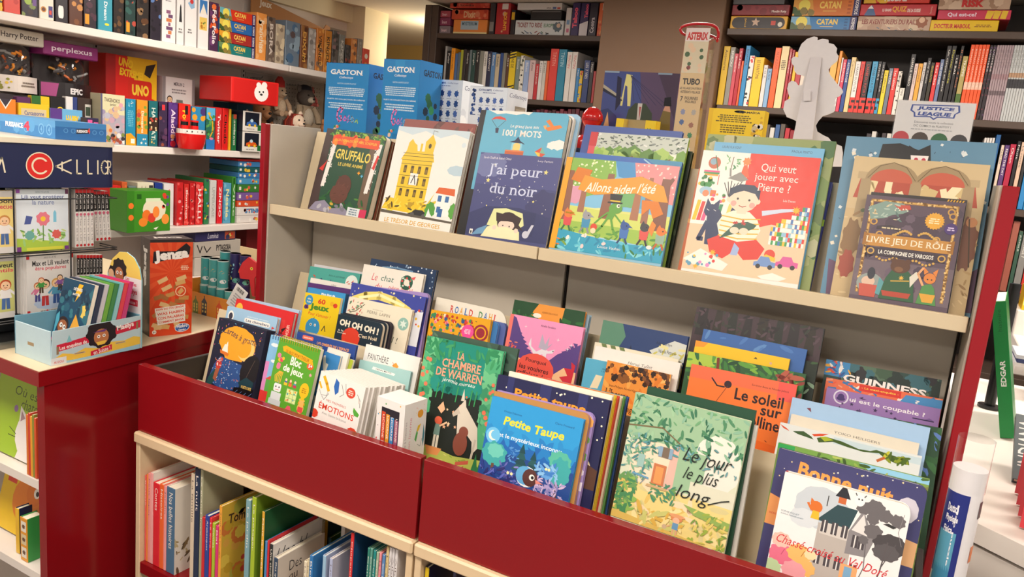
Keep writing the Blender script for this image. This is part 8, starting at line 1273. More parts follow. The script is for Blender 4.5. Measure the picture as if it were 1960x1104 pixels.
def a_lili(A):
    A.R(0, 0, 100, 100, 'dbe4ec'); A.P([(0, 0), (100, 0), (100, 12), (0, 22)], 'a8c84a'); A.R(0, 92, 100, 100, 'b0b8bc'); A.T('AINSI VA LA VIE', 36, 94, 62, 97, '5a6a74'); A.T('Lili veut protéger', 10, 83, 92, 91, '5a6a9a', .012); A.T('la nature', 30, 75, 72, 83, '7a8ab8', .012)
    A.scat(34, 8, 14, 94, 34, 4, 9, ['8ab85a', '6a9a4a', '9ac87a', 'c8d88a'], 'F', 3); A.L([(50, 16), (50, 44)], 2, '5a8a3a'); A.G(50, 52, 13, 'e07a8a', 8, .25, 3, 14); A.E(50, 52, 5, 'f0c83a'); A.G(24, 26, 9, '6aa8a0', 8, .2, 4, 9); A.G(76, 26, 9, 'd8605a', 8, .25, 5, 9); A.P([(70, 46), (76, 46), (76, 62), (73, 66), (70, 62)], '7ac0dc'); A.P([(14, 44), (26, 44), (30, 56), (18, 58)], '4a5a9a'); A.R(0, 0, 8, 8, '7a3a8a'); A.R(92, 0, 100, 6, '7a3a8a'); A.R(0, 94, 7, 100, '7a3a8a'); A.R(94, 92, 100, 100, '5a2a4a'); A.R(18, 1, 90, 6, 'd8d84a')
def a_max(A):
    A.R(0, 0, 100, 100, 'dcd8d4'); A.T('AINSI VA LA VIE', 36, 92, 62, 95, '5a5450'); A.T('Max et Lili veulent', 12, 80, 90, 89, '2f2c30', .018); A.T('être populaires', 18, 71, 84, 79, 'd0485a', .018); A.G(50, 16, 36, 'b8c8e0', 9, .1, 3, 14)
    for k, (x, y, h, t, l, hr) in enumerate(((22, 20, 32, 'd87a9a', '4a4a8a', 'c0602a'), (38, 12, 44, 'e8e4e0', 'c83a3a', '4a2a1c'), (62, 14, 42, '5aa0c0', '3a5a9a', 'd8a04a'), (78, 22, 32, '3a4a8a', '3a3a3a', '6a3a1c'), (30, 34, 26, '4a9a4a', '5a4a3a', 'b8502a'), (70, 36, 26, '8a5aa0', '4a4a4a', '3a2418'))): A.person(x, y, h, 'f0c8a0', hr, t, l)
    A.R(0, 92, 6, 100, 'c8282c'); A.R(94, 90, 100, 100, 'c8282c'); A.R(0, 0, 6, 6, 'c8282c'); A.lines(1, 20, 1, 80, 5, '9a9490', 1); A.E(42, 3, 2.4, 'c8282c')
def a_left(c, t, sk):
    return lambda A: (A.R(0, 0, 100, 100, c), A.R(0, 90, 100, 100, 'b8b4b0'), A.T(t[0], 20, 80, 97, 88, '2f2c30', .02), A.T(t[1], 20, 71, 98, 79, 'd0485a', .02), A.person(72, 14, 46, 'f0c8a0', sk, 'e8e4e0', '4a6aa0'), A.R(0, 0, 100, 10, 'd8d4d0'))
rackbook('upper front rack book with a flower garden cover', (30, 362), (130, 358), 1.1295, .007, 'e0e4e8', a_lili, 4, '')
rackbook('lower front rack book with a crowd of children', (50, 488), (140, 484), .967, .007, 'dcd8d4', a_max, 5, '')
rackbook('upper left rack book with a yellow cover cut by the frame', (-38, 365), (24, 363), 1.1295, .007, 'e8c860', a_left('e8d080', ('un bon', 'barbecue'), 'c88a4a'), 2, '')
rackbook('lower left rack book with a green and yellow cover', (-36, 491), (26, 489), .967, .007, 'c8d090', a_left('c8c878', ('Lili veut', 'gentils'), 'b8502a'), 2, '')
def thin_spines(n, x0, dx, yt, z0, X, label, grp, tilt=0):
    for k in range(n):
        p = onX(x0 + k * dx, yt, X); p2 = onX(x0 + k * dx + dx - .6, yt, X); h = p.z - z0
        M = frame((X, p.y, z0), (0, 1, 0), (-1, 0, 0), (0, 0, 1)) @ Matrix.Rotation(tilt, 4, 'Y')
        spine_book('thin_book', label, M, p2.y - p.y, h, .03, 'e2deda', None, 'fff', None, None, lambda A: (A.R(0, 62, 100, 100, '1d1b1e'), A.R(0, 94, 100, 100, 'd0242a'), A.TV('Ainsi va', 30, 66, 70, 92, 'f0ece8', .02), A.TV('Max et Lili', 30, 12, 70, 54, '6a6468', .0), A.E(50, 57, 40, 'c8607a'), A.E(50, 4, 36, 'c0242a')), parts=False, group=grp, kind='soft')
thin_spines(5, 144, 7.2, 362, 1.129, -1.966, 'upright thin black and white spine in the upper rack pocket', 'upright thin spines, upper rack')
thin_spines(4, 183, 7.6, 366, 1.139, -1.988, 'tilted thin black and white spine at the right of the upper rack', 'tilted thin spines, upper rack', -.06)
thin_spines(8, 147, 6.2, 488, .967, -1.966, 'thin black and white spine in the lower rack pocket', 'thin spines, lower rack')
# blue connect game on the rack
p = onX(105, 275, -1.955); 
def a_p4(A):
    A.R(0, 0, 100, 100, '3a86c8'); A.R(0, 62, 100, 100, '5aa0d8'); A.scat(6, 4, 10, 96, 80, 4, 6, ['5aa4dc', '4a96d0'], 'E', 3)
    for x in (66, 84, 93): A.E(x, 46, 3.4, '7ab8e4'); A.E(x, 46, 2.6, '3a86c8'); A.T('4', x - 1, 30, x + 1, 62, '7ab8e4', .03)
    A.T('PUISSANCE', 40, 36, 62, 66, 'f0f0f4', .05); A.T('4', 63, 26, 70, 80, 'e83a5a', .06)
def a_p4r(A):
    A.R(0, 0, 100, 100, '2a6aac'); A.R(0, 70, 100, 100, '3f86c4')
    for x in (20, 34, 76, 90): A.E(x, 50, 4.4, '5a9ad0'); A.E(x, 50, 3.2, '2a6aac')
    A.P([(40, 36), (66, 42), (66, 70), (40, 62)], '1c1a22'); A.T('PUISSANCE', 41, 44, 62, 60, 'f0f0f4', .05, rot=3); A.T('4', 62, 42, 67, 72, 'e8483a', .06)
# corner towards the viewer: two visible faces
pc = onX(106, 276, -1.97); r1 = onZ(204, 276, 1.4105); Uf = V3((.28, .96, 0)).normalized()
M = frame((pc.x, pc.y, 1.4105), (.06, .998, 0), (-.998, .06, 0), (0, 0, 1))
facebox('board_game', 'blue four in a row game box lying on top of the book rack', M, .132, .046, .42, '3a86c8', a_p4r, lambda A: A.R(0, 0, 100, 100, '3a86c8'), lambda A: A.R(0, 0, 100, 100, '5aa0d8'), a_p4, cat='game box', bev=.001)
# cardboard tray with detective books
TZ = .8905
r = empty('book_tray', (-1.83, 1.14, TZ), 'pale blue cardboard counter tray with a red title strip', 'tray'); Tt = Matrix.Translation((1.83, -1.14, -TZ))
q = MB(); q.prism([(1.022, TZ), (1.254, TZ), (1.256, TZ + .088), (1.028, TZ + .083)], (-1.758, 0, 0), (0, 1, 0), (0, 0, 1), (1, 0, 0), .003, 'b4ccd4')
A = Art(q, (-1.7549, 1.022, TZ), (0, 1, 0), (0, 0, 1), (1, 0, 0), .233, .086, [(0, 0), (99.5, 0), (100, 101), (2, 96)])
A.P([(0, 0), (100, 0), (100, 24), (70, 16), (40, 20), (0, 8)], '9ac4d4'); A.P([(0, 14), (12, 30), (24, 22), (36, 34), (50, 26), (64, 38), (80, 34), (92, 42), (100, 36), (100, 14), (60, 8), (20, 6)], 'e8c04a'); A.P([(6, 36), (100, 66), (100, 90), (66, 76), (6, 56)], 'c8243f')
A.T('Les enquêtes de', 9, 40, 38, 54, 'f4ece8', .02, rot=5); A.T('Maëlys', 72, 66, 92, 86, 'f4ece8', .03, rot=7); A.P([(42, 6), (66, 14), (66, 30), (42, 20)], 'c8243f'); A.T('en Suisse !', 45, 11, 64, 24, 'f4ece8', .01, rot=7)
A.G(54, 66, 17, '241c22', 9, .2, 3, 15); A.E(54, 58, 8.5, 'b8744a', 9); A.P([(48, 44), (60, 46), (58, 36), (50, 34)], 'e8c04a'); A.E(51, 60, 1.8, 'f4ece8'); A.E(57, 61, 1.8, 'f4ece8'); A.E(51, 60, .8, '111'); A.E(57, 61, .8, '111'); A.P([(44, 74), (60, 80), (58, 72)], '6a3a7a'); A.R(0, 0, 16, 20, 'd8dce0'); A.T('AUZOU', 3, 4, 13, 11, 'c8404a', .02); A.P([(16, 58), (19, 80), (22, 60)], '7ab8c0')
for x, y in ((30, 22), (76, 30)): A.R(x - 6, y - 2.5, x + 6, y + 2.5, 'c8b090'); A.R(x - 5, y - 1, x + 5, y + 1, '8a7454')
for x, y in ((7, 40), (96, 74)): A.R(x - 1.2, y - 11, x + 1.2, y + 11, '8a7454')
q.build('front_panel', M_PRINT, r, Tt)
q = MB(); q.box((-1.90, 1.022, TZ), (-1.758, 1.0255, TZ + .083), 'b8d0d8', .0005); Art(q, (-1.90, 1.0219, TZ), (1, 0, 0), (0, 0, 1), (0, -1, 0), .142, .083).R(36, 40, 54, 50, 'a08a68'); q.build('end_panel', M_MATTE, r, Tt)
q = MB(); q.box((-1.90, 1.2535, TZ), (-1.758, 1.257, TZ + .09), '5f94a8', .0005); q.build('end_panel', M_MATTE, r, Tt)
q = MB(); q.box((-1.9035, 1.022, TZ), (-1.90, 1.257, TZ + .095), '6a9cb0', .0005); q.box((-1.90, 1.0255, TZ), (-1.758, 1.2535, TZ + .002), '7aa8b8'); q.build('back_panel', M_MATTE, r, Tt)
hp_ = [(-.125, 0), (.02, 0), (.02, .18), (.012, .21), (-.01, .235), (-.04, .246), (-.07, .243), (-.10, .22), (-.12, .18)]
q = MB(); q.prism(hp_, (-1.775, 1.2575, TZ), (1, 0, 0), (0, 0, 1), (0, 1, 0), .003, '8ac0cc'); win = [((x + .125) / .145 * 100, z / .246 * 100) for x, z in hp_]
A = Art(q, (-1.90, 1.25745, TZ), (1, 0, 0), (0, 0, 1), (0, -1, 0), .145, .246, win); A.R(0, 0, 100, 100, '8ac4d0'); A.R(0, 74, 100, 100, 'eccb60'); A.R(44, 0, 100, 74, 'e8e8e8')
A.G(38, 80, 20, '241a1c', 9, .22, 3, 20); A.E(37, 74, 12, 'b07048', 14); A.E(32, 76, 3.4, 'f0ece8'); A.E(42, 76, 3.4, 'f0ece8'); A.E(32, 76, 1.4, '111'); A.E(42, 76, 1.4, '111'); A.P([(26, 46), (48, 46), (46, 64), (28, 64)], 'd0dce0'); A.E(14, 76, 10, '241a1c', 10); A.E(14, 73, 8, 'e0b48c', 9); A.R(6, 46, 22, 65, 'e0c83a'); A.T('Les', 56, 70, 66, 74, 'c8304a', .02); A.T("enquêtes", 54, 64, 86, 69, 'c8304a', .02); A.T('Maëlys', 54, 55, 88, 62, 'c8243f', .03); A.R(54, 44, 90, 51, 'c8243f'); A.T('en Suisse !', 57, 45.5, 87, 49.5, 'f4ece8', .01)
q.build('header_card', M_PRINT, r, Tt)
def a_det(A):
    A.R(0, 0, 100, 100, '1f4a68'); A.P([(60, 60), (100, 96), (100, 40)], '2f6a7a'); A.scat(14, 66, 56, 92, 90, 2, 5, ['e8c860', '1a3a54'], 'R', 3, 1.6); A.scat(16, 4, 50, 56, 80, 4, 9, ['2a6078', '183a54', '3a7a8a'], 'G', 4); A.P([(52, 96), (66, 96), (60, 86), (66, 86), (50, 70), (54, 82), (46, 82)], 'f0b82a'); A.T('DÉTENTES', 38, 86, 66, 91, 'f0f0ec', .03); A.T('& MYSTÈRE', 38, 79, 62, 83, 'f0f0ec', .03)
    A.E(28, 34, 19, '3a2420', 18); A.E(28, 32, 15, 'a8643c', 14); A.E(23, 34, 5, 'f4f0ea'); A.E(34, 32, 5, 'f4f0ea'); A.E(24, 34, 2, '111'); A.E(35, 32, 2, '111'); A.P([(4, 16), (14, 40), (10, 52), (2, 46)], '5ab0c8'); A.P([(0, 10), (34, 8), (40, 22), (10, 24)], 'd0508a'); A.P([(50, 28), (62, 54), (86, 34)], 'e8a83a'); A.E(66, 24, 12, 'd8a070', 11); A.E(62, 25, 3.4, 'f4f0ea'); A.E(71, 25, 3.4, 'f4f0ea'); A.E(62, 25, 1.5, '111'); A.E(71, 25, 1.5, '111'); A.R(0, 0, 100, 9, '16202c'); A.R(4, 9, 60, 14, 'e8a02a'); A.T('VERS LE NORD', 14, 2, 60, 7.5, 'f4f0ea', .03)
s = Stack(1.130, TZ + .003, 13)
M0 = frame((-1.893, 1.098, TZ + .006), (1, 0, 0), V3((0, math.cos(.24), -math.sin(.24))), V3((0, math.sin(.24), math.cos(.24))))
off = 0
for i, (c, l) in enumerate((('1f4a68', 'front book of the tray with two cartoon explorers on a dark blue cover'), ('22304a', 'navy book second in the cardboard tray'), ('a8a8b4', 'grey book third in the cardboard tray'), ('5a9a3a', 'green book fourth in the cardboard tray'), ('3a7a4a', 'dark green book fifth in the cardboard tray'), ('6ab0b8', 'turquoise book sixth in the cardboard tray'), ('c83a4a', 'red book seventh in the cardboard tray'), ('d0347a', 'magenta book rearmost in the cardboard tray'))):
    M = M0.copy(); M.translation = V3((-1.893 + .0012 * i, 1.098 + .0125 * i, TZ + .0065)); book_mesh('detective_book', l, M, .125, .178 + .001 * (i % 2), .0115, c, a_det if i == 0 else None, kind='soft', group='detective books in the cardboard tray', pages=('e8e0d0', '3a3f54', 'c8c4c8', '7ab04a', '4a8a54', '9ac8cc', 'd84a54', 'c84a80')[i])
# wooden block game
U = V3((.30, .954, 0)); Yv = V3((-.954, .30, 0)); O = V3((-1.832, 1.338, TZ))
def a_jenga(A):
    A.R(0, 0, 100, 100, 'd8431c')
    for k in range(16): a = k * math.pi / 8; A.P([(50, 66), (50 + 90 * math.cos(a), 66 + 50 * math.sin(a)), (50 + 90 * math.cos(a + .18), 66 + 50 * math.sin(a + .18))], 'e0542a')
    A.R(0, 97, 100, 100, '2a2224'); A.P([(6, 76), (92, 84), (94, 92), (84, 96), (60, 88), (8, 88)], '1c181c'); A.T('Jenga', 9, 76.5, 90, 90, 'f4ece4', .06, rot=5); A.lines(3, 70, 68, 92, 73, 'f0d0b0', 1)
    rd = random.Random(4)
    for k in range(26): x, y, a = rd.uniform(16, 80), rd.uniform(8, 62), rd.uniform(-40, 40); A.R(x - 12, y - 2.2, x + 12, y + 2.2, rd.choice(['d8a868', 'c89050', 'e0b880', 'b87c44', 'a86a38']), a)
    A.E(72, 46, 15, 'd8431c'); A.E(72, 46, 13, 'f0c8a0'); A.E(72, 46, 10.5, 'd8431c'); A.P([(64, 45), (74, 50), (80, 46), (70, 42)], 'd8a868')
    for k, (t, y) in enumerate((('HOW DO YOU JENGA?', 27), ('WAS HABEN', 22.5), ('CON PALABRAS', 18), ('COMMENT JENGA', 13.5))): A.R(12 + k * 2, y - .8, 84, y + 3.6, 'f0e4d8', 5); A.T(t, 15 + k * 2, y, 81, y + 2.8, 'd8431c', .03, rot=5)
    A.E(77, 7, 18, 'e8e4e4', 11, 6); A.E(77, 7, 16.5, '2a5aa4', 9.5, 6); A.T('Hasbro', 64, 7, 90, 11, 'f4f0f0', .03, rot=4); A.T('Gaming', 68, 3, 86, 6, 'f4f0f0', .03, rot=4); A.E(11, 4.5, 5, 'f4ece4'); A.T('6+', 8, 3.4, 14, 5.6, '2a2224', .02)
facebox('block_game_box', 'tall orange wooden block game box on the counter', frame(O, U, Yv, (0, 0, 1)), .115, .272, .075, '241c1e', a_jenga, None, lambda A: (A.R(0, 0, 100, 100, '241c1e'), A.T('Jenga', 16, 30, 84, 70, 'd8d0c8', .04)), lambda A: (A.R(0, 0, 100, 100, '2a2022'), A.TV('Jenga', 30, 50, 72, 92, 'd8d0c8', .05), A.scat(14, 5, 5, 95, 40, 8, 16, ['5a3a24', '3a2a20'], 'R', 3)), bev=.001)
# orange display tray of cardboard tubes
r = empty('tube_tray', (-1.90, 1.71, TZ), 'orange cardboard tray printed with towers, holding small tubes', 'tray'); Tt = Matrix.Translation((1.90, -1.71, -TZ))
def tower(A, x, c, h): A.R(x - 6, 0, x + 6, h, c); A.P([(x - 7, h), (x + 7, h), (x, h + 24)], c); A.R(x - 1, h + 20, x + 1, h + 32, c); [A.E(x + dx, y, 1.3, 'e8c860', 2.2) for dx in (-3, 3) for y in (h * .3, h * .6, h * .85)]
q = MB(); q.box((-2.0, 1.612, TZ), (-1.802, 1.615, TZ + .068), 'd8842a', .0006); A = Art(q, (-2.0, 1.6119, TZ), (1, 0, 0), (0, 0, 1), (0, -1, 0), .198, .068); tower(A, 28, '2f3348', 60); tower(A, 62, 'd8502a', 55); tower(A, 8, '6a7a34', 50); tower(A, 84, '7a9a3a', 36); q.build('front_panel', M_PRINT, r, Tt)
q = MB(); q.box((-1.805, 1.612, TZ), (-1.802, 1.80, TZ + .068), 'd07c26', .0006); q.box((-1.805, 1.72, TZ + .068), (-1.802, 1.80, TZ + .12), 'c07424', .0006); q.build('side_panel', M_PRINT, r, Tt)
q = MB(); q.box((-2.0, 1.797, TZ), (-1.805, 1.80, TZ + .20), 'e0c89a', .0006); q.box((-2.0, 1.615, TZ), (-1.805, 1.797, TZ + .003), 'b06a20'); q.box((-2.003, 1.612, TZ), (-2.0, 1.80, TZ + .11), 'd8842a'); Art(q, (-2.0, 1.7969, TZ), (1, 0, 0), (0, 0, 1), (0, -1, 0), .195, .20).R(60, 40, 100, 100, 'd8342a'); q.build('back_panel', M_PRINT, r, Tt)
def ctube(x, y, z0, h, col, lab, seed, dark=False):
    q = MB(); R_ = .0165; q.lathe([(R_, 0), (R_, h)], (x, y, z0), col, 20, sm=True); rd = random.Random(seed)
    q.lathe([(R_ + .0005, h - .003), (R_ + .0005, h)], (x, y, z0), 'c8dcd8' if not dark else '4a3f6a', 20); q.lathe([(R_ + .0005, .0), (R_ + .0005, .003)], (x, y, z0), 'c8dcd8' if not dark else '4a3f6a', 20)
    def bd(X_, Y_, e): a = -math.pi * .75 + X_ / 100 * math.pi; return V3((x + (R_ + .0004 + e) * math.cos(a), y + (R_ + .0004 + e) * math.sin(a), z0 + h * Y_ / 100))
    A = Art(q, (0, 0, 0), (1, 0, 0), (0, 0, 1), (0, -1, 0), math.pi * R_, h, bend=bd)
    if dark: A.scat(9, 5, 10, 95, 92, 3, 4, ['e8d860', '8ac0d0'], 'R', seed); A.G(60, 10, 22, '6ab8a0', 8, .15, seed, 16)
    else: A.G(rd.uniform(40, 70), 26, 20, 'e8eaea', 8, .15, seed, 12); A.P([(30, 56), (44, 66), (60, 58), (48, 54)], rd.choice(['d8442c', 'e8a02a', 'd8442c'])); A.R(0, 2, 100, 6, '3a8a8a')
    tag(q.build('cardboard_tube', M_PRINT), lab, 'toy tube', 'toy tubes in the orange tray')
k = 0
rows = [(-1.975, 1.640), (-1.938, 1.640), (-1.900, 1.640), (-1.862, 1.640)]
nm = ('leftmost', 'second from left', 'third from left', 'rightmost')
for i, (x, y) in enumerate(rows):
    ctube(x, y, TZ + .0035, .088, ('4a9a98', '4aa0a0', '3f9494', '56a4a0')[i], '%s teal tube of the front lower row in the orange tray' % nm[i], i + 1)
    if i < 3: ctube(x + .002, y + .001, TZ + .092, .088, ('3f9494', '4a9a98', '4aa0a0')[i], '%s teal tube of the front upper row in the orange tray' % ('leftmost', 'middle', 'rightmost')[i], i + 7)
for i, (x, y) in enumerate(((-1.945, 1.690), (-1.900, 1.690), (-1.855, 1.690))):
    ctube(x, y, TZ + .0035, .10, '2f2a5a', '%s dark blue tube of the rear lower row in the orange tray' % ('left', 'middle', 'right')[i], i + 12, True)
    ctube(x, y, TZ + .104, .095, '2f2a5a' if i else '3f9494', '%s tube of the rear upper row in the orange tray' % ('left teal', 'middle dark blue', 'right dark blue')[i], i + 15, i > 0)
q = MB(); q.prism([(0, 0), (.03, .0), (.04, -.05), (.048, -.052), (.046, .004), (.06, .03), (.05, .055), (.025, .07), (.005, .05), (-.006, .025)], (-1.845, 1.668, TZ + .13), (.92, .38, 0), (0, 0, 1), (.38, -.92, 0), .010, 'c8282c'); Art(q, (-1.845 + .0038, 1.668 - .0092, TZ + .13), (.92, .38, 0), (0, 0, 1), (.38, -.92, 0), .06, .07).E(60, 50, 8, 'e8c83a').E(60, 50, 3.5, '222'); tag(q.build('felt_bird', M_MATTE), 'red felt bird shape hung in front of the dark blue tubes', 'toy')
q = MB(); q.prism([(0, 0), (.05, 0), (.05, .078), (0, .078)], (-1.833, 1.601, TZ + .062), (.866, .10, -.49), (.49, .06, .866), (.114, -.99, 0), .001, 'e4e0dc'); A = Art(q, (-1.833 + .0002, 1.601 - .00105, TZ + .062), (.866, .10, -.49), (.49, .06, .866), (.114, -.99, 0), .05, .078); [A.R(18 + i * 6, 76, 20.5 + i * 6 + (i % 3), 92, '222') for i in range(10)]; A.lines(5, 14, 10, 84, 66, 'a8a4a8', 1)
tag(q.build('price_tag', M_MATTE), 'white price tag with barcode tied to the toy tubes', 'tag')
# ---- shelf under the counter, left edge
def a_chat2(A): A.R(0, 0, 100, 100, '9cbf2e'); A.T('Où est', 34, 80, 84, 92, '3a4a20', -.006, .1); A.T('chaton ?', 50, 64, 98, 78, '3a4a20', -.006, .1); A.E(82, 34, 34, 'e8e4e0', 28); A.P([(52, 44), (50, 68), (66, 56)], 'e8e4e0'); A.P([(54, 48), (53, 62), (62, 54)], 'a88a90'); A.L([(50, 30), (36, 36)], .8, '222'); A.L([(50, 26), (36, 26)], .8, '222'); A.E(74, 40, 3, '222'); A.E(42, 62, 4, '8a6a9a'); A.P([(56, 0), (100, 0), (100, 24), (62, 20)], 'e8e4e0')
def a_ferme(A): A.R(0, 0, 100, 100, 'e8c020'); A.T('la ferme', 20, 74, 92, 88, 'd8402c', .04, rot=4); A.E(46, 44, 24, 'e8862a', 24); A.E(56, 56, 13, 'e07a24', 12); A.E(60, 58, 5, 'f4f0e8'); A.E(61, 58, 2.6, '222'); A.P([(66, 56), (80, 52), (66, 50)], 'd8402c'); A.E(88, 66, 10, 'f0e0c0'); A.E(88, 66, 7, '8a6a4a'); A.R(8, 58, 24, 70, 'd8402c')
def facebk(label, x0, x1, z0, z1, t, col, art, Y, lean, **k):
    a = math.radians(lean); t_ = V3((0, math.sin(a), math.cos(a))); M = frame((x0, Y, z0 + .001 + t * math.sin(a)), (1, 0, 0), (0, math.cos(a), -math.sin(a)), t_); return book_mesh('board_book', label, M, x1 - x0, (z1 - z0) / math.cos(a), t, col, art, group='toddler books under the counter', **k)
facebk('lime green cat board book on the upper shelf under the counter', -2.06, -1.834, .601, .79, .02, '9cbf2e', a_chat2, 1.03, 12)
facebk('white book behind the lime cat book under the counter', -2.05, -1.836, .601, .815, .01, 'e0dcd8', lambda A: (A.R(0, 80, 20, 100, 'c8282c'), A.T('JE', 74, 84, 84, 92, '3a3a3a', .02), A.R(0, 94, 100, 100, '2a5a9a')), 1.058, 12)
for i, c in enumerate(('d8742a', 'c83a2c', 'e8a030', '8a8a34', 'd8542c')):
    spine_book('thin_book', '%s of five thin warm coloured books beside the lime cat book' % ORD[i + 1], frame((-1.830 + i * .0085, 1.003, .601), (1, 0, 0), (0, 1, 0), (0, 0, 1)), .0075, .155 + (i % 2) * .006, .14, c, None, parts=True, group='thin books under the counter', kind='soft')
facebk('yellow farm board book with an orange hen under the counter', -2.10, -1.84, .353, .562, .02, 'e8c020', a_ferme, 1.06, 14)
facebk('yellow backed book behind the farm board book', -2.08, -1.85, .353, .565, .01, 'd8b838', None, 1.09, 14)
facebk('purple book rearmost behind the farm board book', -2.10, -1.86, .353, .562, .012, '4a4a7a', lambda A: A.R(0, 92, 100, 100, 'd84a34'), 1.11, 14)
spine_book('board_book', 'navy book with a yellow spine at the lower left under the counter', frame((-1.918, 1.02, .353), (1, 0, 0), (0, 1, 0), (0, 0, 1)), .016, .125, .034, 'e8b82a', None, 'fff', '23254a', parts=True, group='toddler books under the counter')
spine_book('board_book', 'orange and green board book with picture panels at the lower left corner', frame((-1.878, 1.01, .353), (1, 0, 0), (0, 1, 0), (0, 0, 1)), .030, .118, .042, 'e0982a', None, 'fff', '3a9a4a', None, lambda A: [A.R(14, 8 + k * 30, 86, 32 + k * 30, ('e8e0d0', 'd8c8a0', 'e8e0d0')[k]) and A.G(50, 20 + k * 30, 22, '6a4a34', 7, .3, k, 20) for k in range(3)], parts=True, group='toddler books under the counter')
# ============================================================ right of the red post
# map puzzle tube with clear cap
q0 = V3((.1185, 1.36, 1.124)); r = empty('map_tube', (.1185, 1.36, .605), 'clear capped tube with a white and blue map label, right of the red post', 'tube'); R_ = .0245; H = q0.z - .605
q = MB(); q.lathe([(R_, 0), (R_, H - .05)], (0, 0, .001), 'e6e4e6', 32); 
def bd(x, y, e): a = -math.pi * .95 + x / 100 * math.pi * 1.1; return V3(((R_ + .0004 + e) * math.cos(a), (R_ + .0004 + e) * math.sin(a), (H - .05) * y / 100))
A = Art(q, (0, 0, 0), (1, 0, 0), (0, 0, 1), (0, -1, 0), math.pi * R_ * 1.1, H - .05, bend=bd)
for k in range(12): x = k * 4; A.R(x, 62, x + 4.05, 92, '23307e'); A.R(x, 30, x + 4.05, 36, 'e8b82a')
for k in range(8): x = 6 + k * 4; A.R(x, 44, x + 4.05, 78, '5aa0bc'); A.P([(x, 54), (x + 4, 52 + k % 3 * 3), (x + 4, 64), (x, 66)], '3f86a8')
A.TV('Map puzzle', 30, 66, 34, 88, 'f0f0f4', .02); A.T('Deutsch', 14, 85, 34, 88, 'f0f0f4', .03); A.T('Physique', 14, 81, 36, 84, 'f0f0f4', .03); A.T('Fisica', 14, 77.5, 30, 80, 'f0f0f4', .03); [A.R(10 + i * 2, 38, 11 + i * 2, 43, '222') for i in range(8)]; A.lines(4, 8, 12, 40, 28, '8a8a92', 1)
for i, c in enumerate(('2a2a32', 'e0783a', '4a8a9a', '8a4a3a')): A.R(70, 84 - i * 16, 84, 90 - i * 16, c)
A.R(48, 62, 49, 92, 'e6e4e6'); q.build('printed_tube', M_PRINT, r)
q = MB(); q.lathe([(R_ + .0012, H - .085), (R_ + .0012, H)], (0, 0, 0), 'fff', 32, cap=False); q.lathe([(R_ + .0012, H), (.001, H)], (0, 0, 0), 'fff', 32, cap=False); q.build('clear_cap', M_CLEAR, r)
q = MB(); q.box((.094, 1.31, 0), (.20, 1.41, .604), 'ddd', .003); tag(q.build('pedestal', M_WHITE), 'narrow white pedestal under the map tube', 'pedestal')
# green book and neighbours on the white table
TZ2 = .9005
def onT(px, py): return onZ(px, py, TZ2)
p = onT(1914, 838); M = frame((p.x, p.y, TZ2), (.996, -.085, 0), (.085, .996, 0), (0, 0, 1)) @ Matrix.Rotation(-.23, 4, 'Y')
spine_book('comic', 'green hardback with white capitals standing on the white table', M, .031, .345, .24, '11883f', None, 'fff', '0f7a38', None, lambda A: (A.TV('EDGAR', 30, 38, 68, 57, 'f0f4f0', .03, True), A.TV('histoire', 34, 78, 60, 94, '0c5a2c', .0, True)), parts=True, group='books on the white table')
q = MB(); pb = onT(1893, 780); q.lathe([(.014, 0), (.014, .36)], (pb.x, pb.y, TZ2), '222226', 16); q.lathe([(.03, 0), (.03, .008)], (pb.x, pb.y, TZ2), '222226', 20); tag(q.build('lamp_post', M_BLACKM), 'black metal post standing on the white table behind the green book', 'post')
p = onT(1936, 925); a = math.radians(58); M = frame((p.x, p.y, TZ2 + .0125), (1, 0, 0), (0, math.cos(a), -math.sin(a)), (0, math.sin(a), math.cos(a)))
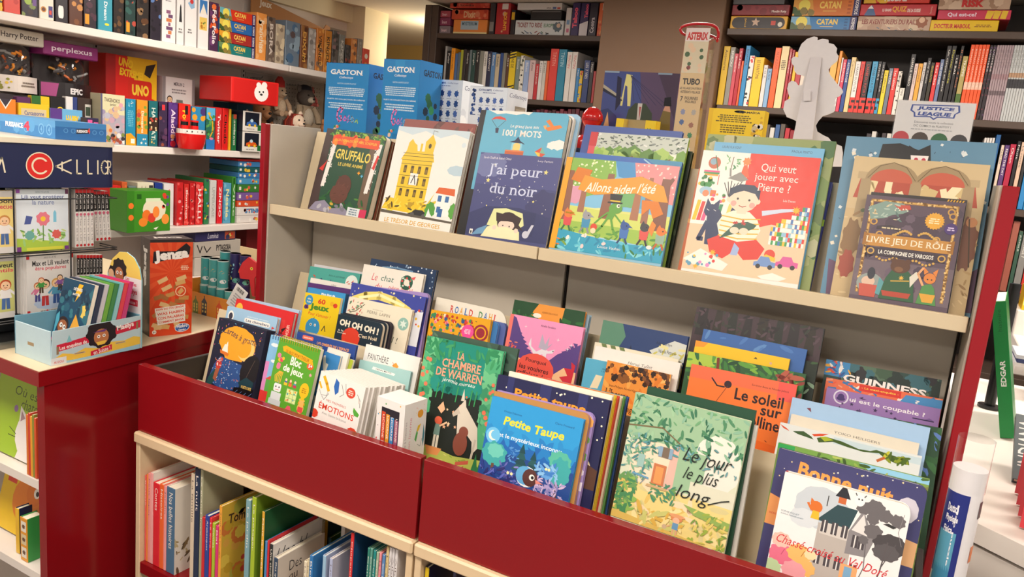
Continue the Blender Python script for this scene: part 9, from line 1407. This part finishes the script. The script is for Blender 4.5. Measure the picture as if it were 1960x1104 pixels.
book_mesh('comic', 'slate grey book leaning low on the white table below the green book', M, .17, .19, .014, '4a5458', lambda A: A.TV('INDIANA', 4, 20, 26, 92, 'e0dcd8', .0, True), group='books on the white table', spine='3a4246')
for i in range(4):
    p = onT(1950 - i * 3, 1012 - i * 22); a = math.radians(20); M = frame((p.x, p.y, TZ2 + .004), (.99, -.14, 0), (.14 * math.cos(a), .99 * math.cos(a), -math.sin(a)), (.14 * math.sin(a), .99 * math.sin(a), math.cos(a)))
    book_mesh('comic', '%s of four red books leaning in a row at the right edge of the table' % ORD[i + 1], M, .16, .105 + .004 * i, .010, 'c41f2c', None, pages='e8dcd8', group='red books on the white table')
# yellow and white magazines further back
def pile(px, py, n, w, d, h, cols, lab, grp, gz=TZ2, txt=None):
    p = onZ(px, py, gz); z = gz
    for i in range(n):
        facebox('magazine', '%s %s' % (ORD[i + 1], lab), frame((p.x + (i % 2) * .004, p.y, z), (1, 0, 0), (0, 1, 0), (0, 0, 1)), w, h - .0006, d, cols[i % len(cols)], (lambda A: A.T(txt, 10, 30, 40, 70, '222', .02)) if txt and i == 1 else None, cat='magazine', group=grp, bev=.0004); z += h
r = empty('magazine_bin', onT(1938, 716), 'white step stand of magazines at the right edge of the photo', 'magazine stand')
b = onT(1938, 716); q = MB(); q.box((0, 0, 0), (.5, .25, .10), 'eee', .003); q.box((0, .25, 0), (.5, .45, .19), 'eee', .003); q.build('stand', M_WHITE, r)
pile(1941, 700, 3, .2, .16, .012, ('d8d4d4', '2f3a6a', 'c8ccd4'), 'magazine from the bottom of the front pile on the white stand', 'front magazine pile', txt='24 24', gz=TZ2 + .1005)
bz = TZ2 + .1005 + .09
for i in range(9):
    pz = V3((b.x + .012 + i * .016, b.y + .27, bz)); spine_book('booklet', '%s of the yellow booklets on the white stand' % ORD[i + 1], frame(pz, (1, 0, 0), (0, 1, 0), (0, 0, 1)), .0145, .085, .13, 'e0b81f', None, cover='c89a14', spine_art=lambda A: (A.R(0, 70, 100, 100, '3a2f14'), A.R(10, 20, 90, 40, 'f0dc80')), parts=False, group='yellow booklets on the white stand', kind='soft')
